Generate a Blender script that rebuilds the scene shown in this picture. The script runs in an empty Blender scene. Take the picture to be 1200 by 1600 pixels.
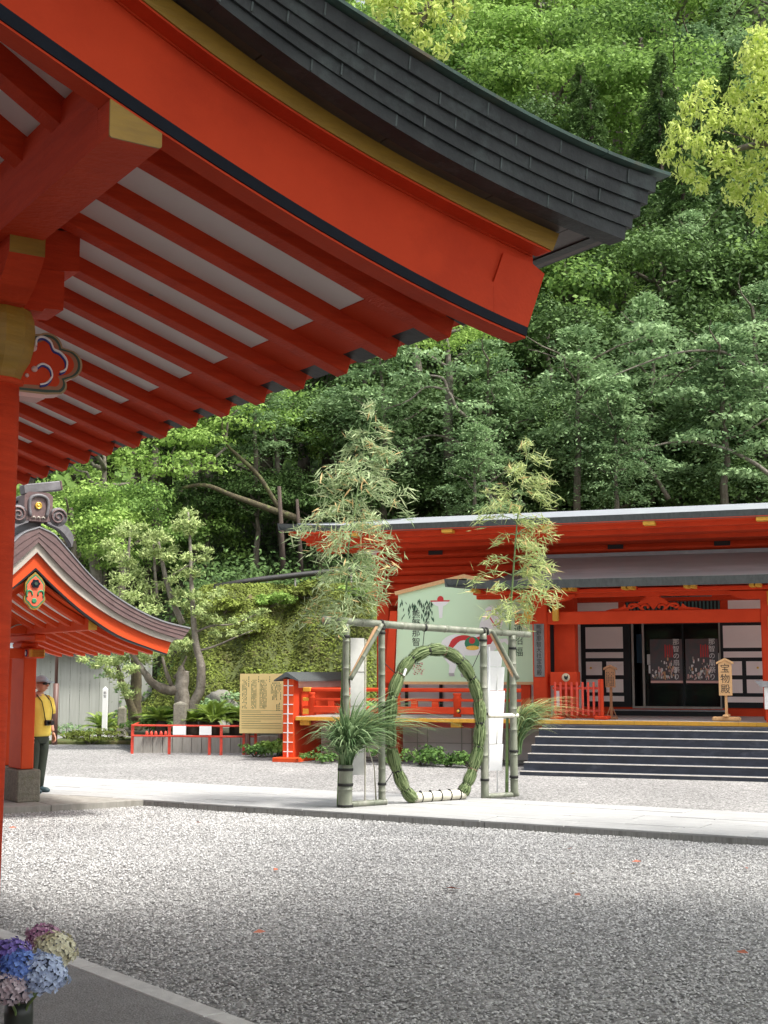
import bpy, bmesh, math, random
import numpy as np
from mathutils import Vector, Matrix, Euler
R = math.radians
random.seed(7)
rng = np.random.default_rng(7)
scn = bpy.context.scene
COL = scn.collection

# ------------------------------------------------------------------ camera
PITCH = math.atan(250 / 2080)
cam_d = bpy.data.cameras.new('camera')
cam_d.sensor_fit = 'HORIZONTAL'
cam_d.sensor_width = 36.0
cam_d.lens = 2080 / 1200 * 36
cam_d.clip_start = 0.1
cam_d.clip_end = 3000
cam = bpy.data.objects.new('camera', cam_d)
cam.location = (0, 0, 1.9)
cam.rotation_euler = (math.pi / 2 + PITCH, 0, 0)
COL.objects.link(cam)
scn.camera = cam

# ------------------------------------------------------------------ light
SUN_EL, SUN_AZ = 60.0, 119.0      # azimuth measured clockwise from +Y (the view direction)
world = bpy.data.worlds.new('World')
scn.world = world
world.use_nodes = True
wn, wl = world.node_tree.nodes, world.node_tree.links
bg = wn['Background']
sky = wn.new('ShaderNodeTexSky')
sky.sky_type = 'NISHITA'
sky.sun_disc = False
sky.sun_elevation = R(SUN_EL)
sky.sun_rotation = R(SUN_AZ)
sky.air_density = 1.0
sky.dust_density = 4.0
sky.ozone_density = 0.6
hsv = wn.new('ShaderNodeHueSaturation')
hsv.inputs['Saturation'].default_value = 0.32
hsv.inputs['Value'].default_value = 1.0
wl.new(sky.outputs[0], hsv.inputs['Color'])
wl.new(hsv.outputs[0], bg.inputs['Color'])
bg.inputs['Strength'].default_value = 0.15
sun_d = bpy.data.lights.new('sun', 'SUN')
sun_d.energy = 2.6
sun_d.angle = R(9)
sun_d.color = (1.0, 0.96, 0.9)
sun = bpy.data.objects.new('sun', sun_d)
sa = R(SUN_AZ)
sdir = Vector((math.sin(sa) * math.cos(R(SUN_EL)), math.cos(sa) * math.cos(R(SUN_EL)), math.sin(R(SUN_EL))))
sun.rotation_euler = sdir.to_track_quat('Z', 'Y').to_euler()
COL.objects.link(sun)
scn.view_settings.view_transform = 'Standard'
scn.view_settings.look = 'None'
scn.view_settings.gamma = 1
scn.view_settings.use_curve_mapping = False
scn.view_settings.exposure = 1.08
scn.cycles.max_bounces = 8
scn.cycles.diffuse_bounces = 4
scn.cycles.transparent_max_bounces = 8

CP, SP = math.cos(PITCH), math.sin(PITCH)


def at(u, v, Y):
    """a point of the place at depth Y seen in direction (u, v) of the 1200x1600 survey picture"""
    a, b, c = u - 600, 2080.0, 800 - v
    d = Vector((a, b * CP - c * SP, b * SP + c * CP))
    return Vector((0, 0, 1.9)) + d * (Y / d.y)


def ground(u, v, z=0.0):
    a, b, c = u - 600, 2080.0, 800 - v
    d = Vector((a, b * CP - c * SP, b * SP + c * CP))
    return Vector((0, 0, 1.9)) + d * ((z - 1.9) / d.z)


# ------------------------------------------------------------------ materials
def mat(name, c1, c2=None, scale=4.0, rough=0.6, bump=0.0, bscale=40.0, metal=0.0, stretch=(1, 1, 1), wear=None, spec=0.5,
        wscale=1.5, wamt=0.5, coord='Object'):
    m = bpy.data.materials.new(name)
    m.use_nodes = True
    n, l = m.node_tree.nodes, m.node_tree.links
    p = n['Principled BSDF']
    p.inputs['Roughness'].default_value = rough
    p.inputs['Metallic'].default_value = metal
    p.inputs['Specular IOR Level'].default_value = spec
    if c2 is None:
        c2 = tuple(x * 0.85 for x in c1)
    tc = n.new('ShaderNodeTexCoord')
    mp = n.new('ShaderNodeMapping')
    mp.inputs['Scale'].default_value = stretch
    l.new(tc.outputs[coord], mp.inputs[0])
    nz = n.new('ShaderNodeTexNoise')
    nz.inputs['Scale'].default_value = scale
    nz.inputs['Detail'].default_value = 7
    nz.inputs['Roughness'].default_value = 0.62
    l.new(mp.outputs[0], nz.inputs['Vector'])
    rp = n.new('ShaderNodeValToRGB')
    rp.color_ramp.elements[0].position = 0.32
    rp.color_ramp.elements[1].position = 0.68
    rp.color_ramp.elements[0].color = (*c2, 1)
    rp.color_ramp.elements[1].color = (*c1, 1)
    l.new(nz.outputs['Fac'], rp.inputs[0])
    out = rp.outputs[0]
    if wear:
        n2 = n.new('ShaderNodeTexNoise')
        n2.inputs['Scale'].default_value = wscale
        n2.inputs['Detail'].default_value = 9
        n2.inputs['Roughness'].default_value = 0.7
        l.new(mp.outputs[0], n2.inputs['Vector'])
        r2 = n.new('ShaderNodeValToRGB')
        r2.color_ramp.elements[0].position = 0.52
        r2.color_ramp.elements[1].position = 0.7
        r2.color_ramp.elements[0].color = (0, 0, 0, 1)
        r2.color_ramp.elements[1].color = (wamt, wamt, wamt, 1)
        l.new(n2.outputs['Fac'], r2.inputs[0])
        mx = n.new('ShaderNodeMix')
        mx.data_type = 'RGBA'
        l.new(r2.outputs[0], mx.inputs['Factor'])
        l.new(out, mx.inputs[6])
        mx.inputs[7].default_value = (*wear, 1)
        out = mx.outputs[2]
    l.new(out, p.inputs['Base Color'])
    if bump:
        nb = n.new('ShaderNodeTexNoise')
        nb.inputs['Scale'].default_value = bscale
        nb.inputs['Detail'].default_value = 5
        l.new(mp.outputs[0], nb.inputs['Vector'])
        b = n.new('ShaderNodeBump')
        b.inputs['Strength'].default_value = bump
        b.inputs['Distance'].default_value = 0.02
        l.new(nb.outputs['Fac'], b.inputs['Height'])
        l.new(b.outputs[0], p.inputs['Normal'])
    return m


def leafmat(name, dark, light, trans=0.35, rough=0.5, objvar=0.25, tcol=None):
    m = bpy.data.materials.new(name)
    m.use_nodes = True
    n, l = m.node_tree.nodes, m.node_tree.links
    p = n['Principled BSDF']
    p.inputs['Roughness'].default_value = rough
    p.inputs['Specular IOR Level'].default_value = 0.15
    at_ = n.new('ShaderNodeAttribute')
    at_.attribute_name = 'tint'
    oi = n.new('ShaderNodeObjectInfo')
    ma = n.new('ShaderNodeMath')
    ma.operation = 'MULTIPLY_ADD'
    l.new(oi.outputs['Random'], ma.inputs[0])
    ma.inputs[1].default_value = objvar
    l.new(at_.outputs['Fac'], ma.inputs[2])
    sb = n.new('ShaderNodeMath')
    sb.operation = 'SUBTRACT'
    l.new(ma.outputs[0], sb.inputs[0])
    sb.inputs[1].default_value = objvar / 2
    sb.use_clamp = True
    rp = n.new('ShaderNodeValToRGB')
    rp.color_ramp.elements[0].color = (*dark, 1)
    rp.color_ramp.elements[1].color = (*light, 1)
    l.new(sb.outputs[0], rp.inputs[0])
    l.new(rp.outputs[0], p.inputs['Base Color'])
    tr = n.new('ShaderNodeBsdfTranslucent')
    if tcol:
        mm = n.new('ShaderNodeMix')
        mm.data_type = 'RGBA'
        mm.blend_type = 'MULTIPLY'
        mm.inputs['Factor'].default_value = 1
        l.new(rp.outputs[0], mm.inputs[6])
        mm.inputs[7].default_value = (*tcol, 1)
        l.new(mm.outputs[2], tr.inputs['Color'])
    else:
        l.new(rp.outputs[0], tr.inputs['Color'])
    mx = n.new('ShaderNodeMixShader')
    mx.inputs[0].default_value = trans
    l.new(p.outputs[0], mx.inputs[1])
    l.new(tr.outputs[0], mx.inputs[2])
    l.new(mx.outputs[0], n['Material Output'].inputs['Surface'])
    return m


RED = (0.70, 0.070, 0.022)
M = {}
M['red'] = mat('vermilion paint', (0.65, 0.064, 0.020), (0.56, 0.052, 0.017), 2.2, 0.66, 0.14, 50, spec=.12, wear=(0.44, 0.040, 0.016), wscale=0.6, wamt=0.85)
M['red_wood'] = mat('vermilion painted timber', (0.64, 0.062, 0.019), (0.52, 0.046, 0.015), 3, 0.66, 0.35, 30, spec=.12, stretch=(1, 1, 9), wear=(0.44, 0.038, 0.015), wscale=1.0, wamt=0.75)
M['orange'] = mat('orange vermilion', (0.70, 0.082, 0.016), (0.62, 0.066, 0.014), 3, 0.6, 0.1, 60, spec=.25)
M['fence_red'] = mat('fence red', (0.70, 0.07, 0.035), (0.55, 0.05, 0.03), 12, 0.5, 0.1, 60, wear=(0.3, 0.06, 0.04), wscale=8, wamt=0.6)
M['gold'] = mat('ochre paint', (0.36, 0.205, 0.022), (0.27, 0.155, 0.02), 6, 0.5, 0.2, 18, stretch=(1, 1, 5))
M['yellow'] = mat('yellow end grain paint', (0.72, 0.36, 0.035), (0.60, 0.30, 0.03), 14, 0.6, 0.1, 60, wear=(0.35, 0.28, 0.05), wscale=5, wamt=0.4)
M['white'] = mat('white plaster', (0.82, 0.75, 0.72), (0.78, 0.71, 0.68), 2, 0.8, 0.08, 80)
M['ceil'] = mat('white ceiling board', (0.84, 0.78, 0.74), (0.78, 0.72, 0.68), 1.6, 0.8, 0.05, 90)
M['black'] = mat('black lacquer', (0.014, 0.016, 0.018), (0.010, 0.012, 0.014), 5, 0.5, 0.05, 60, spec=.25)
M['navy'] = mat('navy edge paint', (0.012, 0.016, 0.026), (0.008, 0.010, 0.016), 5, 0.6, 0.05, 60, spec=.12)
M['copper'] = mat('weathered copper sheet', (0.050, 0.056, 0.057), (0.027, 0.031, 0.033), 5, 0.55, 0.2, 30, 0.1, spec=.3, wear=(0.10, 0.13, 0.125), wscale=4.5, wamt=0.5)
M['seam'] = mat('pale copper patina', (0.10, 0.13, 0.125), (0.045, 0.055, 0.055), 30, 0.5, 0.1, 30, 0.1)
M['copper_soffit'] = mat('brown copper soffit', (0.10, 0.075, 0.068), (0.065, 0.05, 0.047), 2.2, 0.45, 0.08, 30, 0.3)
M['verdigris'] = mat('verdigris copper cap', (0.10, 0.19, 0.16), (0.07, 0.10, 0.085), 7, 0.55, 0.1, 40, 0.1, wear=(0.20, 0.12, 0.06), wscale=3.5, wamt=0.8)
M['brown'] = mat('brown roof edge', (0.17, 0.105, 0.10), (0.12, 0.075, 0.073), 5, 0.5, 0.2, 24, wear=(0.23, 0.19, 0.18), wscale=4, wamt=0.5)
M['cream'] = mat('cream board', (0.52, 0.47, 0.40), (0.42, 0.38, 0.33), 4, 0.7, 0.1, 50, wear=(0.3, 0.27, 0.24), wscale=3, wamt=0.5)
M['roofgrey'] = mat('grey sheet roof', (0.30, 0.30, 0.31), (0.22, 0.22, 0.235), 3, 0.38, 0.15, 8, 0.2, wear=(0.40, 0.40, 0.42), wscale=1.5, wamt=0.6)
M['roofdark'] = mat('charcoal roof edge', (0.085, 0.095, 0.095), (0.05, 0.058, 0.058), 3, 0.55, 0.2, 12, stretch=(6, 6, 0.6))
M['stone'] = mat('moss flecked granite', (0.27, 0.25, 0.20), (0.15, 0.14, 0.11), 22, 0.85, 0.5, 60, wear=(0.12, 0.13, 0.06), wscale=6, wamt=0.6)
M['granite'] = mat('pale granite', (0.41, 0.41, 0.40), (0.32, 0.32, 0.315), 5, 0.75, 0.25, 90, stretch=(.5, 2, 1), wear=(0.26, 0.26, 0.25), wscale=.9, wamt=0.6)
M['kerb'] = mat('stained kerb stone', (0.30, 0.30, 0.28), (0.19, 0.19, 0.18), 5, 0.8, 0.25, 60, stretch=(7, 7, 0.6), wear=(0.09, 0.075, 0.06), wscale=1.6, wamt=0.9)
M['kerbwhite'] = mat('light kerb stone', (0.62, 0.61, 0.58), (0.48, 0.47, 0.45), 9, 0.75, 0.3, 120)
M['flamed'] = mat('flamed grey granite', (0.30, 0.292, 0.285), (0.14, 0.135, 0.13), 75, 0.75, 0.8, 90, wear=(0.36, 0.35, 0.34), wscale=2.0, wamt=0.4)
M['stepdark'] = mat('blue black stair riser', (0.045, 0.053, 0.075), (0.026, 0.030, 0.042), 4, 0.5, 0.2, 40, wear=(0.13, 0.14, 0.17), wscale=2.5, wamt=0.5, stretch=(1, 1, 2))
M['nosing'] = mat('white stair nosing', (0.72, 0.68, 0.62), (0.6, 0.56, 0.5), 20, 0.6)
M['deckboard'] = mat('grey deck boards', (0.42, 0.40, 0.38), (0.34, 0.32, 0.3), 10, 0.6, 0.2, 40)
M['concrete'] = mat('grey concrete', (0.36, 0.345, 0.31), (0.26, 0.25, 0.22), 3, 0.85, 0.3, 40, stretch=(3, 3, 0.6), wear=(0.17, 0.15, 0.12), wscale=1.3, wamt=0.7)
M['shed'] = mat('grey shed cladding', (0.36, 0.37, 0.33), (0.30, 0.31, 0.275), 3, 0.7, 0.1, 20, stretch=(5, 5, 0.4))
M['bamboo'] = mat('weathered bamboo', (0.22, 0.235, 0.175), (0.13, 0.145, 0.105), 9, 0.45, 0.15, 60, stretch=(1, 1, 0.4), wear=(0.34, 0.33, 0.28), wscale=5, wamt=0.7)
M['bamboo_pale'] = mat('pale split bamboo', (0.66, 0.63, 0.52), (0.52, 0.50, 0.40), 12, 0.45, 0.1, 60)
M['bamboo_split'] = mat('split bamboo inner face', (0.58, 0.36, 0.20), (0.46, 0.27, 0.14), 14, 0.6, 0.1, 60)
M['bamboo_green'] = mat('green bamboo culm', (0.16, 0.24, 0.08), (0.09, 0.14, 0.05), 10, 0.4)
M['reed'] = leafmat('bound reed', (0.055, 0.095, 0.032), (0.30, 0.37, 0.18), 0.12, 0.7, 0.2)
M['tie'] = mat('black palm rope', (0.015, 0.015, 0.013), None, 30, 0.8)
M['twine'] = mat('brown twine', (0.16, 0.09, 0.06), None, 30, 0.8)
M['paper'] = mat('white paper', (0.80, 0.80, 0.80), (0.74, 0.745, 0.75), 6, 0.7)
M['papergrey'] = mat('translucent grey paper', (0.60, 0.60, 0.57), (0.50, 0.50, 0.48), 6, 0.7)
M['wood_light'] = mat('pale cypress wood', (0.70, 0.42, 0.20), (0.60, 0.34, 0.15), 9, 0.55, 0.1, 30, stretch=(6, 6, 0.7))
M['wood_brown'] = mat('brown cedar wood', (0.33, 0.15, 0.065), (0.25, 0.11, 0.05), 9, 0.6, 0.1, 30, stretch=(6, 6, 0.7))
M['wood_grey'] = mat('weathered grey wood plate', (0.22, 0.22, 0.21), (0.15, 0.15, 0.145), 9, 0.7, 0.2, 30, stretch=(6, 6, 0.7))
M['notice'] = mat('yellow notice panel', (0.80, 0.62, 0.27), (0.76, 0.58, 0.24), 3, 0.5)
M['ink'] = mat('black ink', (0.02, 0.02, 0.02), None, 10, 0.6)
M['inkgreen'] = mat('dark green ink', (0.03, 0.10, 0.05), None, 10, 0.6)
M['mint'] = mat('mint green board', (0.60, 0.80, 0.54), (0.585, 0.78, 0.53), 1.5, 0.6)
M['paint_white'] = mat('white paint', (0.82, 0.82, 0.80), (0.78, 0.78, 0.76), 4, 0.5)
M['paint_red'] = mat('crimson paint', (0.62, 0.03, 0.03), None, 4, 0.5)
M['paint_green'] = mat('emerald paint', (0.03, 0.22, 0.10), None, 4, 0.5)
M['paint_blue'] = mat('cobalt paint', (0.03, 0.035, 0.22), None, 4, 0.5)
M['paint_pink'] = mat('pale pink paint', (0.75, 0.45, 0.40), None, 4, 0.5)
M['paint_orange'] = mat('brown orange paint', (0.35, 0.13, 0.06), None, 4, 0.5)
M['darkgreen'] = mat('dark green paint', (0.03, 0.06, 0.035), None, 4, 0.5)
M['brass'] = mat('gilt metal', (0.85, 0.58, 0.12), (0.7, 0.42, 0.06), 20, 0.3, metal=0.7)
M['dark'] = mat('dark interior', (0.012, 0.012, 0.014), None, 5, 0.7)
M['pipe'] = mat('black painted pipe', (0.03, 0.03, 0.032), (0.05, 0.045, 0.04), 5, 0.4, 0.1, 20)
M['lamp'] = mat('brown painted steel', (0.14, 0.07, 0.055), None, 8, 0.5)
M['bark'] = mat('grey brown bark', (0.17, 0.145, 0.11), (0.07, 0.058, 0.043), 9, 0.9, 0.9, 22, stretch=(1, 1, 0.35), wear=(0.30, 0.29, 0.24), wscale=3, wamt=0.7)
M['bark_pale'] = mat('pale lichen bark', (0.26, 0.235, 0.195), (0.11, 0.095, 0.075), 8, 0.9, 0.7, 22, wear=(0.12, 0.10, 0.07), wscale=3, wamt=0.7)
M['bark_moss'] = mat('mossy bark', (0.12, 0.10, 0.055), (0.06, 0.05, 0.03), 8, 0.95, 0.9, 20, wear=(0.15, 0.20, 0.05), wscale=4, wamt=0.9)
M['bark_dark'] = mat('dark cedar bark', (0.09, 0.065, 0.05), (0.045, 0.033, 0.027), 8, 0.95, 0.9, 20, stretch=(1, 1, 0.2))
M['soil'] = mat('forest floor', (0.05, 0.045, 0.025), (0.025, 0.023, 0.013), 1.5, 0.95, 0.8, 6, wear=(0.05, 0.08, 0.02), wscale=0.6, wamt=0.9)
M['moss'] = mat('moss and fern slope', (0.11, 0.14, 0.035), (0.05, 0.06, 0.018), 3.5, 0.95, 1.0, 14, wear=(0.16, 0.11, 0.05), wscale=1.2, wamt=0.85)
M['rock'] = mat('mossy boulder', (0.24, 0.23, 0.2), (0.13, 0.125, 0.11), 4, 0.9, 0.6, 14, wear=(0.08, 0.11, 0.03), wscale=2, wamt=0.9)
M['vase'] = mat('dark green bamboo vase', (0.028, 0.034, 0.026), (0.018, 0.022, 0.017), 8, 0.4)
M['skin'] = mat('skin', (0.55, 0.28, 0.19), (0.50, 0.24, 0.16), 8, 0.5)
M['tilegrey'] = mat('dark ridge tile', (0.17, 0.16, 0.17), (0.11, 0.105, 0.11), 5, 0.5, 0.2, 20, wear=(0.27, 0.26, 0.27), wscale=4, wamt=0.5)
M['shirt'] = mat('yellow cotton', (0.88, 0.66, 0.12), (0.82, 0.58, 0.09), 9, 0.85, 0.4, 9)
M['trousers'] = mat('dark olive cotton', (0.035, 0.045, 0.03), (0.022, 0.03, 0.02), 7, 0.85, 0.4, 9)
M['cap'] = mat('pale blue cotton', (0.42, 0.50, 0.56), (0.36, 0.44, 0.5), 9, 0.8)
M['shoe'] = mat('dark teal shoe', (0.03, 0.06, 0.07), None, 9, 0.6)
M['plastic'] = mat('black plastic', (0.015, 0.015, 0.017), None, 9, 0.35)
M['steel'] = mat('brushed steel', (0.5, 0.5, 0.5), None, 9, 0.35, metal=0.9)
M['poster'] = mat('dark teal poster', (0.05, 0.10, 0.10), (0.02, 0.035, 0.04), 4, 0.4)

# foliage
M['lf_mid'] = leafmat('mid green leaves', (0.045, 0.105, 0.024), (0.34, 0.53, 0.13), 0.38, 0.6, objvar=.5)
M['lf_bright'] = leafmat('fresh green leaves', (0.10, 0.20, 0.03), (0.45, 0.64, 0.17), 0.42, 0.6, objvar=.3)
M['lf_grey'] = leafmat('grey green leaves', (0.065, 0.135, 0.055), (0.38, 0.54, 0.26), 0.3, 0.6, objvar=.25)
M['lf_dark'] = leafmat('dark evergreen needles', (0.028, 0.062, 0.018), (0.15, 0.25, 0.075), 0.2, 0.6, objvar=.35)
M['lf_yellow'] = leafmat('yellow green camphor leaves', (0.34, 0.46, 0.06), (0.80, 0.88, 0.32), 0.5, 0.6, objvar=0.0)
M['lf_pine'] = leafmat('pale green pine needles', (0.13, 0.21, 0.06), (0.60, 0.70, 0.30), 0.35, objvar=0.1)
M['lf_bamboo'] = leafmat('drying bamboo leaves', (0.17, 0.27, 0.11), (0.58, 0.66, 0.38), 0.4, objvar=0.0)
M['lf_bamboo2'] = leafmat('yellow bamboo leaves', (0.22, 0.32, 0.10), (0.64, 0.70, 0.32), 0.4, objvar=0.0)
M['lf_brown'] = leafmat('rusty bamboo leaves', (0.52, 0.36, 0.16), (0.72, 0.52, 0.26), 0.3, objvar=0.0)
M['lf_reed'] = leafmat('reed blades', (0.045, 0.12, 0.04), (0.36, 0.48, 0.25), 0.3, objvar=0.0)
M['lf_shrub'] = leafmat('shrub leaves', (0.04, 0.10, 0.025), (0.20, 0.34, 0.09), 0.3)
M['lf_cycad'] = leafmat('cycad fronds', (0.07, 0.14, 0.02), (0.34, 0.46, 0.09), 0.3)
M['lf_moss'] = leafmat('moss and fern leaves', (0.085, 0.095, 0.022), (0.28, 0.36, 0.07), 0.2, 0.7)


def gravel_mat(name, lo, hi, sc):
    m = bpy.data.materials.new(name)
    m.use_nodes = True
    n, l = m.node_tree.nodes, m.node_tree.links
    p = n['Principled BSDF']
    p.inputs['Roughness'].default_value = 0.85
    p.inputs['Specular IOR Level'].default_value = 0.25
    tc = n.new('ShaderNodeTexCoord')
    vo = n.new('ShaderNodeTexVoronoi')
    vo.inputs['Scale'].default_value = sc
    l.new(tc.outputs['Object'], vo.inputs['Vector'])
    rp = n.new('ShaderNodeValToRGB')
    e = rp.color_ramp.elements
    e[0].color = (*lo, 1)
    e[1].color = (*hi, 1)
    e[0].position, e[1].position = 0.1, 0.85
    l.new(vo.outputs['Color'], rp.inputs[0])
    nz = n.new('ShaderNodeTexNoise')
    nz.inputs['Scale'].default_value = 0.35
    nz.inputs['Detail'].default_value = 6
    nz.inputs['Roughness'].default_value = 0.6
    l.new(tc.outputs['Object'], nz.inputs['Vector'])
    mr = n.new('ShaderNodeMapRange')
    mr.inputs['From Min'].default_value = 0.35
    mr.inputs['From Max'].default_value = 0.65
    mr.inputs['To Min'].default_value = 0.82
    mr.inputs['To Max'].default_value = 1.05
    l.new(nz.outputs['Fac'], mr.inputs[0])
    mx = n.new('ShaderNodeMix')
    mx.data_type = 'RGBA'
    mx.blend_type = 'MULTIPLY'
    mx.inputs['Factor'].default_value = 1
    l.new(rp.outputs[0], mx.inputs[6])
    l.new(mr.outputs[0], mx.inputs[7])
    l.new(mx.outputs[2], p.inputs['Base Color'])
    b = n.new('ShaderNodeBump')
    b.invert = True
    b.inputs['Strength'].default_value = 0.9
    b.inputs['Distance'].default_value = 0.02
    l.new(vo.outputs['Distance'], b.inputs['Height'])
    l.new(b.outputs[0], p.inputs['Normal'])
    return m


M['gravel'] = gravel_mat('pale gravel', (0.12, 0.118, 0.113), (0.43, 0.42, 0.405), 34)
M['pebble'] = leafmat('grey and white pebbles', (0.15, 0.15, 0.148), (0.64, 0.635, 0.62), 0.0, 0.8, 0.0)


# ------------------------------------------------------------------ mesh helpers
def link(o, parent=None):
    COL.objects.link(o)
    if parent is not None:
        o.parent = parent
    return o


def thing(name, label, cat, loc=(0, 0, 0), rz=0.0, group=None, kind=None):
    o = bpy.data.objects.new(name, None)
    o.empty_display_size = 0.2
    link(o)
    o.location = loc
    o.rotation_euler = (0, 0, rz)
    return tag(o, label, cat, group, kind)


def tag(o, label=None, cat=None, group=None, kind=None):
    if label: o['label'] = label
    if cat: o['category'] = cat
    if group: o['group'] = group
    if kind: o['kind'] = kind
    return o


class MB:
    def __init__(self):
        self.v, self.f = [], []

    def add(self, vs, fs):
        k = len(self.v)
        self.v += [tuple(x) for x in vs]
        self.f += [tuple(i + k for i in f) for f in fs]
        return self

    def box(self, x0, x1, y0, y1, z0, z1, ch=0.0):
        if ch <= 0:
            return self.add([(x0, y0, z0), (x1, y0, z0), (x1, y1, z0), (x0, y1, z0), (x0, y0, z1), (x1, y0, z1), (x1, y1, z1), (x0, y1, z1)],
                            [(0, 3, 2, 1), (4, 5, 6, 7), (0, 1, 5, 4), (1, 2, 6, 5), (2, 3, 7, 6), (3, 0, 4, 7)])
        bm = bmesh.new()
        bmesh.ops.create_cube(bm, size=1)
        for v in bm.verts:
            v.co = Vector((x0 + (v.co.x + .5) * (x1 - x0), y0 + (v.co.y + .5) * (y1 - y0), z0 + (v.co.z + .5) * (z1 - z0)))
        bmesh.ops.bevel(bm, geom=bm.edges[:], offset=ch, segments=1, affect='EDGES')
        bm.verts.index_update()
        self.add([v.co[:] for v in bm.verts], [[v.index for v in f.verts] for f in bm.faces])
        bm.free()
        return self

    def obox(self, c, size, rot=(0, 0, 0), ch=0.0):
        """box about c, turned by euler rot"""
        t = MB().box(-size[0] / 2, size[0] / 2, -size[1] / 2, size[1] / 2, -size[2] / 2, size[2] / 2, ch)
        m = Matrix.Translation(c) @ Euler(rot).to_matrix().to_4x4()
        return self.add([(m @ Vector(v))[:] for v in t.v], t.f)

    def tube(self, pts, rad, n=8, caps=True, rough=0.0):
        pts = [Vector(p) for p in pts]
        if not hasattr(rad, '__len__'):
            rad = [rad] * len(pts)
        k = len(self.v)
        up = Vector((0, 0, 1))
        t0 = (pts[1] - pts[0]).normalized()
        ref = up if abs(t0.z) < 0.9 else Vector((1, 0, 0))
        for i, p in enumerate(pts):
            t = (pts[min(i + 1, len(pts) - 1)] - pts[max(i - 1, 0)])
            t = t.normalized() if t.length > 1e-9 else t0
            x = (ref - t * ref.dot(t)).normalized()
            ref = x
            y = t.cross(x)
            for j in range(n):
                a = 2 * math.pi * j / n
                r = rad[i] * (1 + (random.uniform(-rough, rough) if rough else 0))
                self.v.append(tuple(p + x * math.cos(a) * r + y * math.sin(a) * r))
        for i in range(len(pts) - 1):
            for j in range(n):
                a, b = k + i * n + j, k + i * n + (j + 1) % n
                self.f.append((a, b, b + n, a + n))
        if caps:
            self.f.append(tuple(k + j for j in range(n))[::-1])
            self.f.append(tuple(k + (len(pts) - 1) * n + j for j in range(n)))
        return self

    def prism(self, poly, y0, y1):
        """poly in the x-z plane, pushed from y0 to y1"""
        n = len(poly)
        k = len(self.v)
        self.v += [(x, y0, z) for x, z in poly] + [(x, y1, z) for x, z in poly]
        self.f.append(tuple(k + i for i in range(n)))
        self.f.append(tuple(k + n + i for i in range(n))[::-1])
        for i in range(n):
            j = (i + 1) % n
            self.f.append((k + i, k + n + i, k + n + j, k + j))
        return self

    def strip(self, lo, hi, y0, y1, ylo1=None):
        """band between two polylines (x,z) of equal count, pushed from y0 to y1, with closed ends"""
        n = len(lo)
        k = len(self.v)
        for (a, b) in zip(lo, hi):
            self.v += [(a[0], y0, a[1]), (b[0], y0, b[1]), (b[0], y1, b[1]), (a[0], y1, a[1])]
        for i in range(n - 1):
            p, q = k + 4 * i, k + 4 * (i + 1)
            for s in range(4):
                t = (s + 1) % 4
                self.f.append((p + s, q + s, q + t, p + t))
        self.f.append((k, k + 1, k + 2, k + 3))
        e = k + 4 * (n - 1)
        self.f.append((e + 3, e + 2, e + 1, e))
        return self

    def lathe(self, prof, c=(0, 0, 0), n=20):
        k = len(self.v)
        for r, z in prof:
            for j in range(n):
                a = 2 * math.pi * j / n
                self.v.append((c[0] + r * math.cos(a), c[1] + r * math.sin(a), c[2] + z))
        for i in range(len(prof) - 1):
            for j in range(n):
                a, b = k + i * n + j, k + i * n + (j + 1) % n
                self.f.append((a, b, b + n, a + n))
        self.f.append(tuple(k + j for j in range(n))[::-1])
        self.f.append(tuple(k + (len(prof) - 1) * n + j for j in range(n)))
        return self

    def mesh(self, name, m, smooth=False):
        me = bpy.data.meshes.new(name)
        me.from_pydata(self.v, [], self.f)
        me.materials.append(m)
        me.update()
        bm = bmesh.new()
        bm.from_mesh(me)
        bmesh.ops.recalc_face_normals(bm, faces=bm.faces[:])
        bm.to_mesh(me)
        bm.free()
        if smooth:
            me.shade_smooth()
        return me

    def build(self, name, m, parent=None, smooth=False, loc=None):
        o = bpy.data.objects.new(name, self.mesh(name, m, smooth))
        link(o, parent)
        if loc is not None:
            o.location = loc
        return o


def box(name, parent, x0, x1, y0, y1, z0, z1, m, ch=0.0):
    return MB().box(x0, x1, y0, y1, z0, z1, ch).build(name, m, parent)


def tube(name, parent, pts, rad, m, n=8, smooth=True, rough=0.0):
    return MB().tube(pts, rad, n, True, rough).build(name, m, parent, smooth)


def copy_tree(o, parent=None):
    c = o.copy()
    COL.objects.link(c)
    c.parent = parent
    for ch in list(o.children):
        copy_tree(ch, c)
    return c


def offset_poly(poly, y, name, m, parent, t=0.004):
    return MB().prism(poly, y, y - t).build(name, m, parent)


def smooth_line(pts, n):
    """resample a polyline of (x, z) to n points with Catmull-Rom rounding"""
    p = [np.array(q, float) for q in pts]
    p = [2 * p[0] - p[1]] + p + [2 * p[-1] - p[-2]]
    out = []
    m = len(pts) - 1
    for k in range(n):
        t = k / (n - 1) * m
        i = min(int(t), m - 1)
        f = t - i
        a, b, c, d = p[i], p[i + 1], p[i + 2], p[i + 3]
        out.append(tuple(0.5 * ((2 * b) + (-a + c) * f + (2 * a - 5 * b + 4 * c - d) * f * f + (-a + 3 * b - 3 * c + d) * f ** 3)))
    return out


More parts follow.
